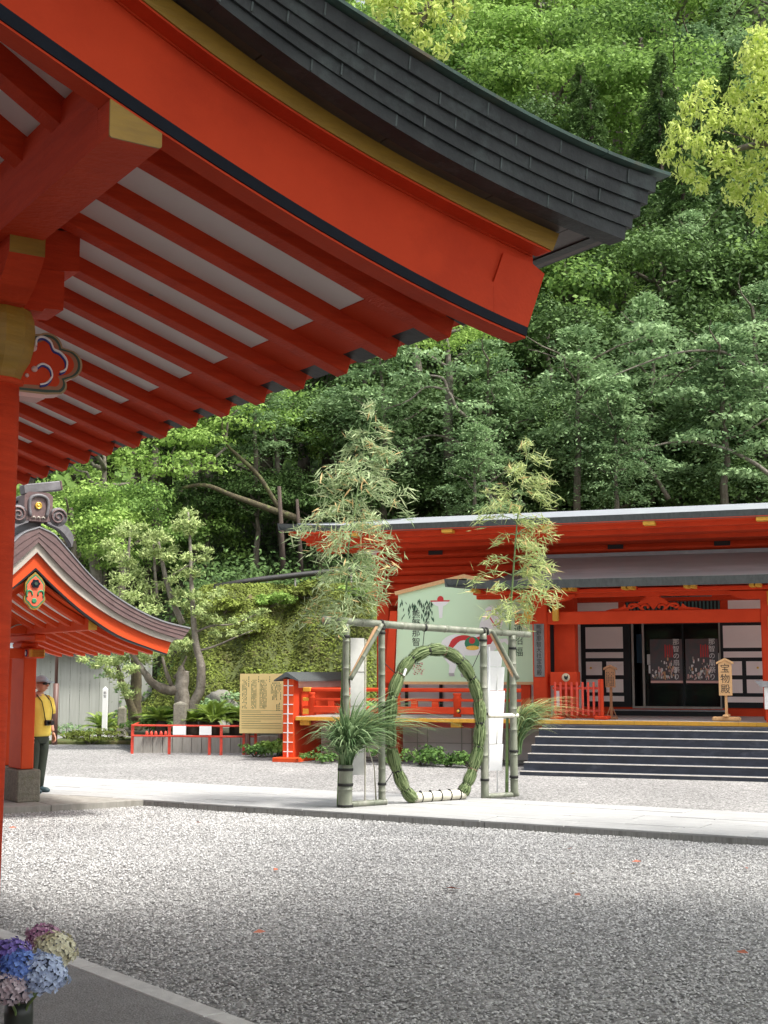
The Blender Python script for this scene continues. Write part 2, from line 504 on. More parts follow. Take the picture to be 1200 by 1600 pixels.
def np_mesh(name, V, F, m, tint=None, nv=4):
    """fast mesh from arrays: F is (k, nv)"""
    me = bpy.data.meshes.new(name)
    me.vertices.add(len(V))
    me.vertices.foreach_set('co', np.ascontiguousarray(V, dtype=np.float32).ravel())
    nf = len(F)
    me.loops.add(nf * nv)
    me.loops.foreach_set('vertex_index', np.ascontiguousarray(F, dtype=np.int32).ravel())
    me.polygons.add(nf)
    me.polygons.foreach_set('loop_start', np.arange(nf, dtype=np.int32) * nv)
    me.polygons.foreach_set('loop_total', np.full(nf, nv, dtype=np.int32))
    if tint is not None:
        a = me.attributes.new('tint', 'FLOAT', 'POINT')
        a.data.foreach_set('value', np.ascontiguousarray(tint, dtype=np.float32))
    me.materials.append(m)
    me.update()
    me.validate()
    return me


def unit(a):
    return a / np.maximum(np.linalg.norm(a, axis=-1, keepdims=True), 1e-9)


def leaves(P, N, L, W, tint, name, m, axis=None, fold=0.0):
    """a rhombus leaf at each P with normal N"""
    n = len(P)
    if axis is None:
        axis = rng.normal(size=(n, 3))
    T = unit(axis - N * np.sum(axis * N, 1, keepdims=True))
    B = np.cross(N, T)
    L = np.broadcast_to(np.asarray(L, float), (n,))[:, None]
    W = np.broadcast_to(np.asarray(W, float), (n,))[:, None]
    V = np.stack([P - T * L / 2, P + B * W / 2 - T * L * .08 + N * fold * W, P + T * L / 2, P - B * W / 2 - T * L * .08 + N * fold * W], 1).reshape(-1, 3)
    F = np.arange(n * 4).reshape(n, 4)
    return np_mesh(name, V, F, m, np.repeat(np.clip(tint, 0, 1), 4))


def clumps(C, Rr, per, leaf, flat=0.65, jit=0.9, top=0.25, aspect=0.6):
    """leaf positions on domed clumps: C (k,3), Rr (k,) -> P, N, size, tint"""
    Ps, Ns, Ss, Ts = [], [], [], []
    for c, r in zip(C, Rr):
        n = max(8, int(per * r * r))
        d = unit(rng.normal(size=(n, 3)))
        d[:, 2] = np.where(d[:, 2] < -top, -d[:, 2] * rng.uniform(0, 1, n), d[:, 2])
        rad = r * rng.uniform(0.72, 1.08, n)[:, None] * (1 + 0.22 * np.sin(d[:, :1] * 7 + c[0] * 3) * np.cos(d[:, 1:2] * 6 + c[1]))
        P = c + d * rad * np.array([1, 1, flat])
        N = unit(d * np.array([0.6, 0.6, 1]) + rng.normal(size=(n, 3)) * jit * 0.5 + np.array([0, 0, 0.35]))
        Ps.append(P); Ns.append(N)
        Ss.append(leaf * rng.uniform(0.65, 1.3, n))
        Ts.append(np.clip(rng.normal(0.5 + rng.normal(0, 0.10), 0.2, n), 0, 1))
    return np.concatenate(Ps), np.concatenate(Ns), np.concatenate(Ss), np.concatenate(Ts)


def text_mesh(body, size, vertical=True, pitch=1.12, name='lettering', m=None, wide=1.0):
    """lettering lying in the x-z plane, centred on x=0, its top at z=0, facing -y"""
    V, F = [], []
    zc, xc = 0.0, 0.0
    lines = list(body) if vertical else [body]
    for ch in lines:
        cu = bpy.data.curves.new('glyph', 'FONT')
        cu.body = ch
        cu.size = size
        cu.resolution_u = 2
        cu.align_x = 'CENTER'
        o = bpy.data.objects.new('glyph', cu)
        COL.objects.link(o)
        dg = bpy.context.evaluated_depsgraph_get()
        me = bpy.data.meshes.new_from_object(o.evaluated_get(dg))
        k = len(V)
        V += [(v.co.x * wide, 0, zc + v.co.y - size * 0.85) for v in me.vertices]
        F += [tuple(i + k for i in p.vertices) for p in me.polygons]
        COL.objects.unlink(o)
        bpy.data.objects.remove(o)
        bpy.data.curves.remove(cu)
        bpy.data.meshes.remove(me)
        zc -= size * pitch
    me = bpy.data.meshes.new(name)
    me.from_pydata(V, [], F)
    me.materials.append(m or M['ink'])
    return me


def lettering(body, size, parent, loc, m=None, vertical=True, pitch=1.12, name='lettering', wide=1.0, rz=0):
    o = bpy.data.objects.new(name, text_mesh(body, size, vertical, pitch, name, m, wide))
    link(o, parent)
    o.location = loc
    o.rotation_euler = (0, 0, rz)
    return o

# ================================================================== ground
def sheet(name, x0, x1, y0, y1, z, m, parent=None):
    return MB().add([(x0, y0, z), (x1, y0, z), (x1, y1, z), (x0, y1, z)], [(0, 1, 2, 3)]).build(name, m, parent)


g = tag(sheet('gravel_ground', -500, 500, -60, 900, 0, M['gravel']), kind='structure')

# pebbles lying on the near part of the court
K0, KA = Vector((-2.06, 9.06)), R(-51.4)
V0, VA = Vector((-3.31, 19.21)), R(-30)
P0, PA = Vector((-5.103, 18.834)), R(33.3)


def to_local(x, y, o, a):
    dx, dy = x - o.x, y - o.y
    return dx * math.cos(a) + dy * math.sin(a), -dx * math.sin(a) + dy * math.cos(a)


def pebbles():
    n = 205000
    y = np.sqrt(rng.uniform(6.6 ** 2, 19.5 ** 2, n))
    x = rng.uniform(-0.34, 0.34, n) * y
    ka, kb = to_local(x, y, K0, KA)
    va, vb = to_local(x, y, V0, VA)
    pa, pb = to_local(x, y, P0, PA)
    ok = (kb > 0.005) & ~((va > -0.1) & (vb > -0.02)) & ~((va <= 0.1) & (pb > -0.58))
    x, y = x[ok], y[ok]
    n = len(x)
    r = rng.uniform(0.0055, 0.0118, n)
    base = np.array([(1, 0, 0), (0, 1, 0), (-1, 0, 0), (0, -1, 0), (0, 0, 1), (0.1, 0.1, -0.6)], float)
    V = base[None] * (1 + rng.uniform(-0.3, 0.3, (n, 6, 1)))
    V = V * np.stack([rng.uniform(0.9, 1.5, n), rng.uniform(0.7, 1.1, n), rng.uniform(0.45, 0.95, n)], 1)[:, None] * r[:, None, None]
    a = rng.uniform(0, 6.28, n)
    tl = rng.uniform(-0.5, 0.5, n)
    V[:, :, 2] += V[:, :, 0] * tl[:, None]
    c, s = np.cos(a)[:, None], np.sin(a)[:, None]
    X = V[:, :, 0] * c - V[:, :, 1] * s + x[:, None]
    Y = V[:, :, 0] * s + V[:, :, 1] * c + y[:, None]
    Z = V[:, :, 2] + r[:, None] * 0.35 + (0.006 * (1 + np.sin(x * 2.3 + y * 1.9) * np.sin(y * 3.7 - x * 1.1)))[:, None] + rng.uniform(0, 0.006, n)[:, None]
    VV = np.stack([X, Y, Z], 2).reshape(-1, 3)
    f = np.array([(0, 1, 4), (1, 2, 4), (2, 3, 4), (3, 0, 4)])
    F = (f[None] + (np.arange(n) * 6)[:, None, None]).reshape(-1, 3)
    t = rng.choice([0.1, 0.3, 0.5, 0.62, 0.78, 0.98], n, p=[.12, .2, .24, .2, .14, .1]) + rng.normal(0, 0.05, n)
    o = bpy.data.objects.new('gravel', np_mesh('gravel', VV, F, M['pebble'], np.repeat(t, 6).clip(0, 1), 3))
    link(o)
    tag(o, kind='stuff')


pebbles()

# white paved path with its kerb
pav = thing('pavement', None, None, (V0.x, V0.y, 0), VA, kind='structure')
box('paving_bed', pav, -24, 16, 0.012, 2.56, -0.2, 0.072, M['kerb'])
k = -24.0
while k < 16:
    L = 1.72
    o = box('kerb_stone', pav, k + 0.006, k + L - 0.006, 0 if k > -0.6 else 0.0, 0.3, -0.15, 0.074 + random.uniform(-.003, .003), M['kerb'])
    k += L
k, row = 0, 0
rows = np.linspace(-0.004, 2.6, 6)
for row in range(5):
    x = -24 + random.uniform(0, 0.8)
    while x < 16:
        L = random.choice([0.86, 0.9, 1.1, 1.3])
        o = box('paving_stone', pav, x + 0.007, x + L - 0.007, rows[row] + 0.006, rows[row + 1] - 0.006, 0.0745, 0.1 + random.uniform(-.003, .003), M['granite'], 0.004)
        x += L

# platform under the little pavilion (same level)
plat = thing('pavilion_platform', None, None, (P0.x, P0.y, 0), PA, kind='structure')
for i in range(7):
    for j in range(3):
        x0 = 1.9 - (i + 1) * 1.6
        y0 = -0.56 + j * 1.55
        # keep clear of the path
        wx = P0.x + math.cos(PA) * (x0 + 1.6) - math.sin(PA) * (y0 + 1.5)
        wy = P0.y + math.sin(PA) * (x0 + 1.6) + math.cos(PA) * (y0 + 1.5)
        box('platform_slab', plat, x0 + .004, x0 + 1.596, y0 + .004, y0 + 1.546, -0.1, 0.096 - 0.002 * j, M['concrete'], 0.006)

# platform of the great hall at lower left
pl2 = thing('hall_platform', None, None, (K0.x, K0.y, 0), KA, kind='structure')
x = -9.0 + .42
while x < 6:
    box('kerb_stone', pl2, x + .003, x + 1.497, -0.145, 0, -0.1, 0.052, M['kerbwhite'], 0.006)
    for j in range(5):
        box('granite_slab', pl2, x - .12 + .003, x + 1.377, -0.149 - (j + 1) * 0.9 + .003, -0.149 - j * 0.9, -0.1, 0.050 - random.uniform(0, .002), M['flamed'], 0.003)
    x += 1.5


# ------------------------------------------------------------------ hillside
def sstep(t):
    t = np.clip(t, 0, 1)
    return t * t * (3 - 2 * t)


def hill_z(x, y):
    x = np.asarray(x, float); y = np.asarray(y, float)
    edge = 36.2 + 7.0 * sstep((-4.3 - x) / 6.0) + 3.0 * sstep((x - 2.0) / 4) + .35 * np.sin(x * 1.7) + .2 * np.sin(x * 4.1 + 1)
    q = np.clip((y - edge) / (4.6 + 3 * sstep((-5.5 - x) / 3)), 0, 1)
    bank = 4.5 * (0.45 * q + 0.55 * sstep(q)) + .22 * np.sin(x * 2.3 + y * 1.7) * np.sin(np.pi * q) + .12 * np.sin(x * 6.1 - y * 3.3) * np.sin(np.pi * q)
    up = np.maximum(y - 44.5, 0)
    slope = 0.50 + 0.06 * np.tanh(x / 20)
    z = bank + up * slope + 1.3 * np.sin(x * .21 + 1) * np.cos(y * .13) * sstep((y - 42) / 15) + 0.012 * up * np.clip(x, -12, 30)
    return np.where(y > 34, z, np.maximum(z, 0)) - 0.02


def terrain():
    xs = np.concatenate([np.linspace(-120, -16, 26), np.linspace(-15, 16, 94), np.linspace(17, 120, 26)])
    ys = np.concatenate([np.linspace(34, 46, 60), np.linspace(47, 190, 60)])
    X, Y = np.meshgrid(xs, ys)
    Z = hill_z(X, Y)
    nz = rng.normal(0, 1, X.shape)
    k = sstep((Y - 36.4) / 1.5)
    Z = Z + nz * 0.06 * k * (Z > 0.3)
    V = np.stack([X, Y, Z], 2).reshape(-1, 3)
    nx = len(xs)
    i = np.arange(len(ys) - 1)[:, None] * nx + np.arange(nx - 1)[None]
    F = np.stack([i, i + 1, i + nx + 1, i + nx], 2).reshape(-1, 4)
    me = np_mesh('hillside', V, F, M['soil'])
    me.materials.append(M['moss'])
    cx = V[F].mean(1)
    mi = ((cx[:, 1] < 41.6 + .8 * np.sin(cx[:, 0])) & (cx[:, 0] > -40)).astype(np.int32)
    me.polygons.foreach_set('material_index', mi)
    me.shade_smooth()
    o = bpy.data.objects.new('hillside', me)
    link(o)
    tag(o, kind='structure')


terrain()

# moss, fern and small leaves covering the bank
n = 90000
x = rng.uniform(-9.5, 4.0, n)
y = rng.uniform(36.0, 42.6, n)
z = hill_z(x, y)
ok = z > 0.12
x, y, z = x[ok], y[ok], z[ok]
P = np.stack([x, y, z + rng.uniform(0.0, 0.12, len(x))], 1)
N = unit(np.array([0, -0.6, 0.8]) + rng.normal(size=P.shape) * 0.5)
patch = 0.42 + 0.34 * np.sin(x * 1.9 + y * 1.3) * np.cos(z * 2.1 + x) + 0.15 * np.sin(x * 5.1) * np.sin(z * 4.3)
link(tag(bpy.data.objects.new('moss_cover', leaves(P, N, rng.uniform(.05, .14, len(P)), rng.uniform(.03, .07, len(P)), patch + rng.normal(0, .16, len(P)), 'moss_cover', M['lf_moss'])), kind='stuff'))


# dark undergrowth below the trees
n = 60000
x = rng.uniform(-16, 15, n); y = rng.uniform(41.0, 56, n) ** 1.0
z = hill_z(x, y)
P = np.stack([x, y, z + np.abs(rng.normal(0, .38, n)) * (1 + .6 * np.sin(x * 1.3 + y * .9)) * np.where(y > 42, 1, .15)], 1)
link(tag(bpy.data.objects.new('undergrowth', leaves(P, unit(np.array([0, -.5, .9]) + rng.normal(size=P.shape) * .5), rng.uniform(.1, .26, n), rng.uniform(.05, .13, n), rng.normal(.4, .2, n), 'undergrowth', M['lf_dark'])), kind='stuff'))

n = 70000
x = rng.uniform(-30, 45, n); y = rng.uniform(56, 122, n)
z = hill_z(x, y)
P = np.stack([x, y, z + np.abs(rng.normal(0, .9, n))], 1)
link(tag(bpy.data.objects.new('hillside_scrub', leaves(P, unit(np.array([0, -.6, .8]) + rng.normal(size=P.shape) * .5), rng.uniform(.35, .8, n), rng.uniform(.2, .45, n), rng.normal(.45, .2, n), 'hillside_scrub', M['lf_mid'])), kind='stuff'))

# ================================================================== trees
def crown_round(seed, dims=(2.5, 2.5, 2.4), k=34, leaf=0.17, per=215, m='lf_mid', rr=(0.6, 1.15), flat=0.62):
    global rng
    old, rng = rng, np.random.default_rng(seed)
    d = unit(rng.normal(size=(k, 3)))
    d[:, 2] = np.where(d[:, 2] < -0.35, -d[:, 2], d[:, 2])
    rad = rng.uniform(0.55, 1.0, k)[:, None] ** 0.6
    C = d * rad * np.array(dims)
    Rr = rng.uniform(rr[0], rr[1], k)
    P, N, S, T = clumps(C, Rr, per, leaf, flat)
    me = leaves(P, N, S, S * 0.6, T, 'crown', M[m])
    rng = old
    return me


def crown_conifer(seed, h=9.0, r=2.0, m='lf_dark', n=15000, droop=0.45):
    global rng
    old, rng = rng, np.random.default_rng(seed)
    Ps, Ns, Ax, Ts = [], [], [], []
    k = 150
    for i in range(k):
        t = (i + rng.uniform(0, 1)) / k
        z0 = h * (0.12 + 0.88 * t)
        L = r * (1 - t) ** 0.75 * rng.uniform(0.65, 1.15) + 0.25
        a = rng.uniform(0, 6.28)
        nn = int(n / k * (0.35 + 1.2 * (1 - t)))
        s = rng.uniform(0.15, 1, nn) ** 0.7
        side = rng.normal(0, 0.16, nn) * L * (1.1 - s * .6)
        x = s * L
        zz = z0 - droop * s * s * L + rng.normal(0, 0.07, nn) - np.abs(rng.normal(0, .14, nn))
        P = np.stack([x * math.cos(a) - side * math.sin(a), x * math.sin(a) + side * math.cos(a), zz], 1)
        Ps.append(P)
        Ns.append(unit(np.array([0, 0, 1.0]) + rng.normal(size=(nn, 3)) * 0.55))
        Ax.append(np.array([math.cos(a), math.sin(a), -0.7])[None] + rng.normal(size=(nn, 3)) * .35)
        Ts.append(np.clip(rng.normal(0.45 + .15 * rng.normal(), .17, nn), 0, 1))
    P = np.concatenate(Ps)
    me = leaves(P, np.concatenate(Ns), rng.uniform(.16, .34, len(P)), rng.uniform(.05, .10, len(P)), np.concatenate(Ts), 'crown', M[m], np.concatenate(Ax))
    rng = old
    return me


def crown_layer(seed, spread=3.0, h=5.2, pads=62, leaf=0.20, m='lf_grey', per=190):
    """flat, layered pads of foliage held out on long limbs"""
    global rng
    old, rng = rng, np.random.default_rng(seed)
    Ps, Ns, Ss, Ts = [], [], [], []
    for i in range(pads):
        t = rng.uniform(0, 1)
        a = rng.uniform(0, 6.28)
        rad = spread * (1 - 0.75 * t ** 2) * rng.uniform(0.1, 1.0) * (0.8 + .2 * math.sin(t * 9 + seed))
        c = np.array([math.cos(a) * rad, math.sin(a) * rad, h * (t - 0.55) - 0.16 * rad])
        w = rng.uniform(0.5, 1.1)
        nn = int(per * w * w)
        q = rng.normal(size=(nn, 2)) * w * 0.5
        rr = np.hypot(q[:, 0], q[:, 1])
        z = -0.34 * rr ** 2 / w + rng.normal(0, 0.06, nn) + 0.10 * np.sin(q[:, 0] * 5 + i) * np.cos(q[:, 1] * 5)
        out = rr > w * 0.75
        z = z - out * rng.uniform(0, .45, nn)
        P = c + np.stack([q[:, 0], q[:, 1], z], 1)
        Ps.append(P)
        Ns.append(unit(np.array([0, 0, 1.0]) + rng.normal(size=(nn, 3)) * 0.42))
        Ss.append(leaf * rng.uniform(.6, 1.3, nn))
        Ts.append(np.clip(rng.normal(.5 + .13 * rng.normal(), .16, nn), 0, 1))
    P = np.concatenate(Ps)
    S = np.concatenate(Ss)
    ax = P * np.array([1, 1, 0]) + rng.normal(size=P.shape) * 1.2 + np.array([0, 0, -1.2])
    me = leaves(P, np.concatenate(Ns), S, S * .42, np.concatenate(Ts), 'crown', M[m], ax)
    rng = old
    return me


def trunk_mesh(seed, h=4.0, r=0.22, limbs=6, spread=2.2, m='bark', top=2.0):
    rnd = random.Random(seed)
    mb = MB()
    lean = (rnd.uniform(-.5, .5), rnd.uniform(-.3, .3))
    main = [Vector((lean[0] * (t ** 1.5) + rnd.uniform(-.08, .08), lean[1] * t + rnd.uniform(-.08, .08), -h + (h + top * .7) * t)) for t in np.linspace(0, 1, 8)]
    main[0].z -= 1.2
    mb.tube(main, [r * (1.15 - .9 * t) for t in np.linspace(0, 1, 8)], 8)
    for i in range(limbs):
        s = main[rnd.randint(3, 6)]
        a = rnd.uniform(0, 6.28)
        L = spread * rnd.uniform(.6, 1.1)
        pts = [s + Vector((math.cos(a) * L * t + rnd.uniform(-.12, .12), math.sin(a) * L * t + rnd.uniform(-.12, .12), L * (0.55 * t - .1 * t * t) + rnd.uniform(-.1, .1))) for t in np.linspace(0, 1, 6)]
        pts[0] = s
        mb.tube(pts, [r * .42 * (1.05 - .9 * t) for t in np.linspace(0, 1, 6)], 6)
    return mb.mesh('trunk', M[m], True)


KINDS = {
    'round': ([crown_round(s, m='lf_mid') for s in (1, 2, 3)], [trunk_mesh(s) for s in (1, 2)], 'broadleaf_tree'),
    'bright': ([crown_round(s, (2.4, 2.4, 2.2), 32, .16, 230, 'lf_bright') for s in (11, 12)], [trunk_mesh(3), trunk_mesh(4, m='bark_pale')], 'broadleaf_tree'),
    'dark': ([crown_round(s, (2.6, 2.6, 2.6), 40, .17, 200, 'lf_dark') for s in (31, 32)], [trunk_mesh(7)], 'evergreen_tree'),
    'conifer': ([crown_conifer(s) for s in (21, 22)], None, 'cedar_tree'),
    'layer': ([crown_layer(s) for s in (41, 42, 43)], [trunk_mesh(s, limbs=7, spread=2.6, r=.13, m='bark') for s in (8, 9)], 'layered_tree'),
}
cedar_trunk = MB().tube([(0, 0, -1.5), (0.03, 0, 3), (0, 0.02, 8.6)], [.24, .17, .04], 9).mesh('trunk', M['bark_dark'], True)
TREES = []


def plant(kind, p, s, label, cat='tree', group=None, rz=None, sx=1.0, i=None, name=None):
    crowns, trunks, nm = KINDS[kind]
    i = random.randrange(99) if i is None else i
    t = thing(name or nm, label, cat, p, rz if rz is not None else random.uniform(0, 6.28), group)
    t.scale = (s * sx, s * sx, s)
    c = bpy.data.objects.new('crown', crowns[i % len(crowns)])
    link(c, t)
    tr = bpy.data.objects.new('trunk', cedar_trunk if kind == 'conifer' else trunks[i % len(trunks)])
    link(tr, t)
    TREES.append(t)
    return t


# the wooded hillside: trees as seen from the court, row behind row, each standing on the slope
def hill_tree(kind, u, v, Y, s, label, group, **kw):
    """v is the height of the middle of the crown in the survey picture"""
    p = at(u, v, Y)
    plant(kind, p, s, label, group=group, **kw)


GU = 'trees climbing the upper hillside'
GM = 'leafy trees at the foot of the wood'
GC = 'dark cedars on the slope'
rows = [
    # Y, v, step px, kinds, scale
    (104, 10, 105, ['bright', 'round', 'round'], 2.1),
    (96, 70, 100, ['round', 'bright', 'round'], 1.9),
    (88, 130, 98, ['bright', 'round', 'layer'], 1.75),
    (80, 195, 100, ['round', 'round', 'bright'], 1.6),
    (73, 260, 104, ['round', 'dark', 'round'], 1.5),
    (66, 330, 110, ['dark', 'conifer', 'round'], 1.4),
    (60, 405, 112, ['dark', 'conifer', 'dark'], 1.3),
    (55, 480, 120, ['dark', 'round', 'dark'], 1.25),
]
ORD = ['first', 'second', 'third', 'fourth', 'fifth', 'sixth', 'seventh', 'eighth', 'ninth', 'tenth', 'eleventh', 'twelfth', 'thirteenth', 'fourteenth', 'fifteenth', 'sixteenth', 'seventeenth', 'eighteenth', 'nineteenth', 'twentieth']
ROWN = ['in the top hillside row', 'in the second hillside row', 'in the third hillside row', 'in the fourth hillside row', 'level with the eave tip', 'just below the eave tip', 'level with the barge end', 'above the layered trees']


def roof_hides(u, v, r):
    """is a crown of r pixels wholly behind the great eave"""
    ed = [(-100, 480), (10, 545), (70, 634), (125, 733), (204, 873), (245, 967), (272, 1045), (374, 965), (430, 850), (527, 700), (600, 510), (650, 370), (700, 230), (750, 90), (800, 0), (2000, 0)]
    vv = v + r * .6
    us = [q[1] for q in ed]; vs = [q[0] for q in ed]
    lim = min(float(np.interp(v, vs, us)), float(np.interp(vv, vs, us)), float(np.interp(v - r * .6, vs, us)))
    return u + r + 70 < lim


def row_of_trees(items, rowname, looks, groups):
    """items: (kind, u, v, Y, s); labels count from the right-hand edge of the view"""
    items = [q for q in items if not roof_hides(q[1], q[2], 2.7 * q[4] / q[3] * 2080)]
    cnt = {}
    for q in sorted(items, key=lambda q: -q[1]):
        kd, u, v, Y, s_ = q
        if u > 1215:
            cnt['x' + kd] = cnt.get('x' + kd, 0) + 1
            lab = looks[kd] + ' ' + rowname + ', at the right edge' + ['', '', ', half cut', ', just past it'][4 - 1 if u > 1330 else (1 if u < 1260 else 2)]
            grp = groups[kd]
        else:
            cnt[kd] = cnt.get(kd, 0) + 1
            lab = looks[kd] + ' ' + rowname + ', ' + ORD[cnt[kd] - 1] + ' from the right'
            grp = groups[kd]
        hill_tree(kd, u, v, Y, s_, lab, grp)


LOOK = {'round': 'mid green tree', 'bright': 'fresh green tree', 'layer': 'grey green tree', 'dark': 'dark evergreen', 'conifer': 'drooping conifer'}
GRP = {'round': GU, 'bright': 'fresh green trees on the hillside', 'layer': 'layered trees high on the hillside', 'dark': 'dark evergreens on the hillside', 'conifer': GC}
for ri, (Y, v, st, kinds, s) in enumerate(rows):
    u = 380 + (ri % 2) * st * .5 if ri < 6 else 60
    its = []
    while u < 1420:
        kd = kinds[random.randrange(len(kinds))]
        if u > 1000 and ri in (1, 2, 3) and random.random() < .5: kd = 'layer' if ri < 3 else 'conifer'
        if ri in (4, 5) and u > 820: kd = random.choice(['conifer', 'conifer', 'dark'])
        its.append((kd, u + random.uniform(-18, 18), v + random.uniform(-22, 22) + (70 if kd == 'conifer' else 0), Y + random.uniform(-3, 3), s * random.uniform(.85, 1.2) * (0.62 if kd == 'conifer' else 1)))
        u += st * random.uniform(.85, 1.15)
    row_of_trees(its, ROWN[ri], LOOK, GRP)
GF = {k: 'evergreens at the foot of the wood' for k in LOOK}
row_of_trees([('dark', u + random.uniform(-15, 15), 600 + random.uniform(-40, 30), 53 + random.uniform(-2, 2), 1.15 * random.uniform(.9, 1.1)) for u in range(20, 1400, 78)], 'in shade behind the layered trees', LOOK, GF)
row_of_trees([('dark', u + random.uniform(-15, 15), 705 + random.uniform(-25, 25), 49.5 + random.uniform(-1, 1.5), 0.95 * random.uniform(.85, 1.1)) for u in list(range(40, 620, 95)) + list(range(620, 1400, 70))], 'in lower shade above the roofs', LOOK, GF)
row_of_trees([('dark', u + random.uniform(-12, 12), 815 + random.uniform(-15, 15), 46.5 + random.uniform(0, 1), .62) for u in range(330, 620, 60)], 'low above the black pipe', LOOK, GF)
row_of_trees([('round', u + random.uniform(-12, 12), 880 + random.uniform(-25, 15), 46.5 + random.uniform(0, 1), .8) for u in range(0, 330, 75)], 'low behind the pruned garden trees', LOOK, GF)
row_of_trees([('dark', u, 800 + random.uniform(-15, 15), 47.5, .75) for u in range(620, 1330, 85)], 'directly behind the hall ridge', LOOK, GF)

# nearer, lighter trees in front of the dark wood
near = [
    ('layer', 600, 600, 46, 1.0, 'grey green tree with pale layered boughs right of the rafter ends'),
    ('bright', 700, 545, 47, .85, 'fresh green crown just under the low corner of the great eave'),
    ('layer', 770, 620, 46, .95, 'layered grey green tree behind the taller bamboo and the shorter one'),
    ('layer', 900, 600, 45, .95, 'layered pale green tree right of the gable corner above the hall roof'),
    ('layer', 1010, 560, 47, 1.1, 'wide layered tree with silvery leaves above the hall ridge'),
    ('layer', 1130, 610, 45, 1.1, 'layered silvery tree with low boughs at the right edge above the hall'),
    ('layer', 1190, 540, 48, 1.1, 'tall layered tree at the right edge under the cedars'),
    ('layer', 960, 690, 44, .7, 'low layered grey green tree close above the hall ridge'),
    ('layer', 740, 720, 43.5, .6, 'small layered tree directly above the left end of the hall ridge'),
    ('bright', 650, 480, 50, .8, 'light green crown partly behind the great eave near its corner'),
    ('bright', 245, 690, 46, .95, 'yellowish green maple like crown below the rafter ends'),
    ('bright', 150, 760, 44, 1.0, 'large fresh green crown right of the ridge ornament'),
    ('bright', 120, 850, 42, .9, 'fresh green crown low behind the pavilion roof'),
    ('bright', 330, 640, 47, .85, 'green crown touching the sixth rafter end'),
    ('layer', 400, 620, 46, .7, 'small layered crown left of the tall bamboo under the rafters'),
    ('round', 440, 690, 48, .8, 'mid green drooping crown between the mossy limb and the bamboo'),
    ('round', 190, 830, 42.5, .7, 'green crown behind the left side of the pruned pine'),
    ('layer', 1080, 400, 56, .9, 'pale feathery conifer like tree among dark cedars'),
]
for i, (kd, u, v, Y, s, lab) in enumerate(near):
    hill_tree(kd, u, v, Y, s * .92, lab, None, i=i, name={'layer': 'layered_tree', 'bright': 'broadleaf_tree', 'round': 'broadleaf_tree'}[kd])
def limb(parent, pts, r0, r1, m, n=8, name='branch'):
    """pts are (u, v, Y)"""
    q = [at(*p) for p in pts]
    xz = [tuple(p) for p in q]
    # round the line
    P = [np.array(p) for p in xz]
    P = [2 * P[0] - P[1]] + P + [2 * P[-1] - P[-2]]
    out = []
    for i in range(1, len(P) - 2):
        for k in range(4):
            f = k / 4
            a, b, c, d = P[i - 1], P[i], P[i + 1], P[i + 2]
            out.append(0.5 * ((2 * b) + (-a + c) * f + (2 * a - 5 * b + 4 * c - d) * f * f + (-a + 3 * b - 3 * c + d) * f ** 3))
    out.append(P[-2])
    rr = [r0 + (r1 - r0) * i / (len(out) - 1) for i in range(len(out))]
    return MB().tube(out, rr, n, True, 0.12).build(name, M[m], parent, True)


# tree with the long mossy limb under the rafters
t = thing('leaning_tree', 'leaning tree with a long mossy limb reaching right under the rafter ends', 'tree', at(505, 905, 46))
t.rotation_euler = (0, 0, 0)
inv = Vector(t.location)
def tree_limb(parent, pts, r0, r1, m, n=8, name='branch'):
    o = limb(parent, pts, r0, r1, m, n, name)
    o.data.transform(Matrix.Translation(-Vector(parent.location)))
    return o
tree_limb(t, [(505, 905, 46), (500, 860, 46), (470, 815, 45.5), (420, 795, 45), (365, 775, 44.5), (320, 758, 44), (285, 762, 44)], .17, .05, 'bark_moss', name='trunk')
tree_limb(t, [(440, 800, 45.2), (405, 745, 45), (375, 715, 44.6), (352, 690, 44.4), (345, 650, 44.2)], .09, .03, 'bark_moss')
tree_limb(t, [(352, 700, 44.4), (330, 720, 44), (300, 745, 43.8)], .05, .02, 'bark')
tree_limb(t, [(352, 690, 44.4), (358, 655, 44.4), (372, 640, 44.4)], .05, .02, 'bark')
def pads_crown(parent, pads, leaf, m, per=300, flat=.5, name='foliage', aspect=.55, jit=.9):
    """pads: (u, v, Y, r) of foliage; returns one mesh of leaves under the tree"""
    o3 = np.array(parent.location)
    C = np.array([np.array(at(u, v, Y)) for u, v, Y, r in pads]) - o3
    P, N, S, T = clumps(C, np.array([p[3] for p in pads]), per, leaf, flat, jit)
    o = bpy.data.objects.new(name, leaves(P, N, S, S * aspect, T, name, M[m]))
    return link(o, parent)
pads = [(360, 665, 44.3, .8), (320, 690, 44, .9), (385, 640, 44.4, .7), (300, 720, 43.8, .8), (345, 640, 44.5, .6), (290, 690, 44, .8), (410, 668, 44.6, .5), (265, 740, 43.6, .8), (330, 735, 43.8, .5)]
pads_crown(t, pads, .15, 'lf_bright', 420, .45, 'crown')

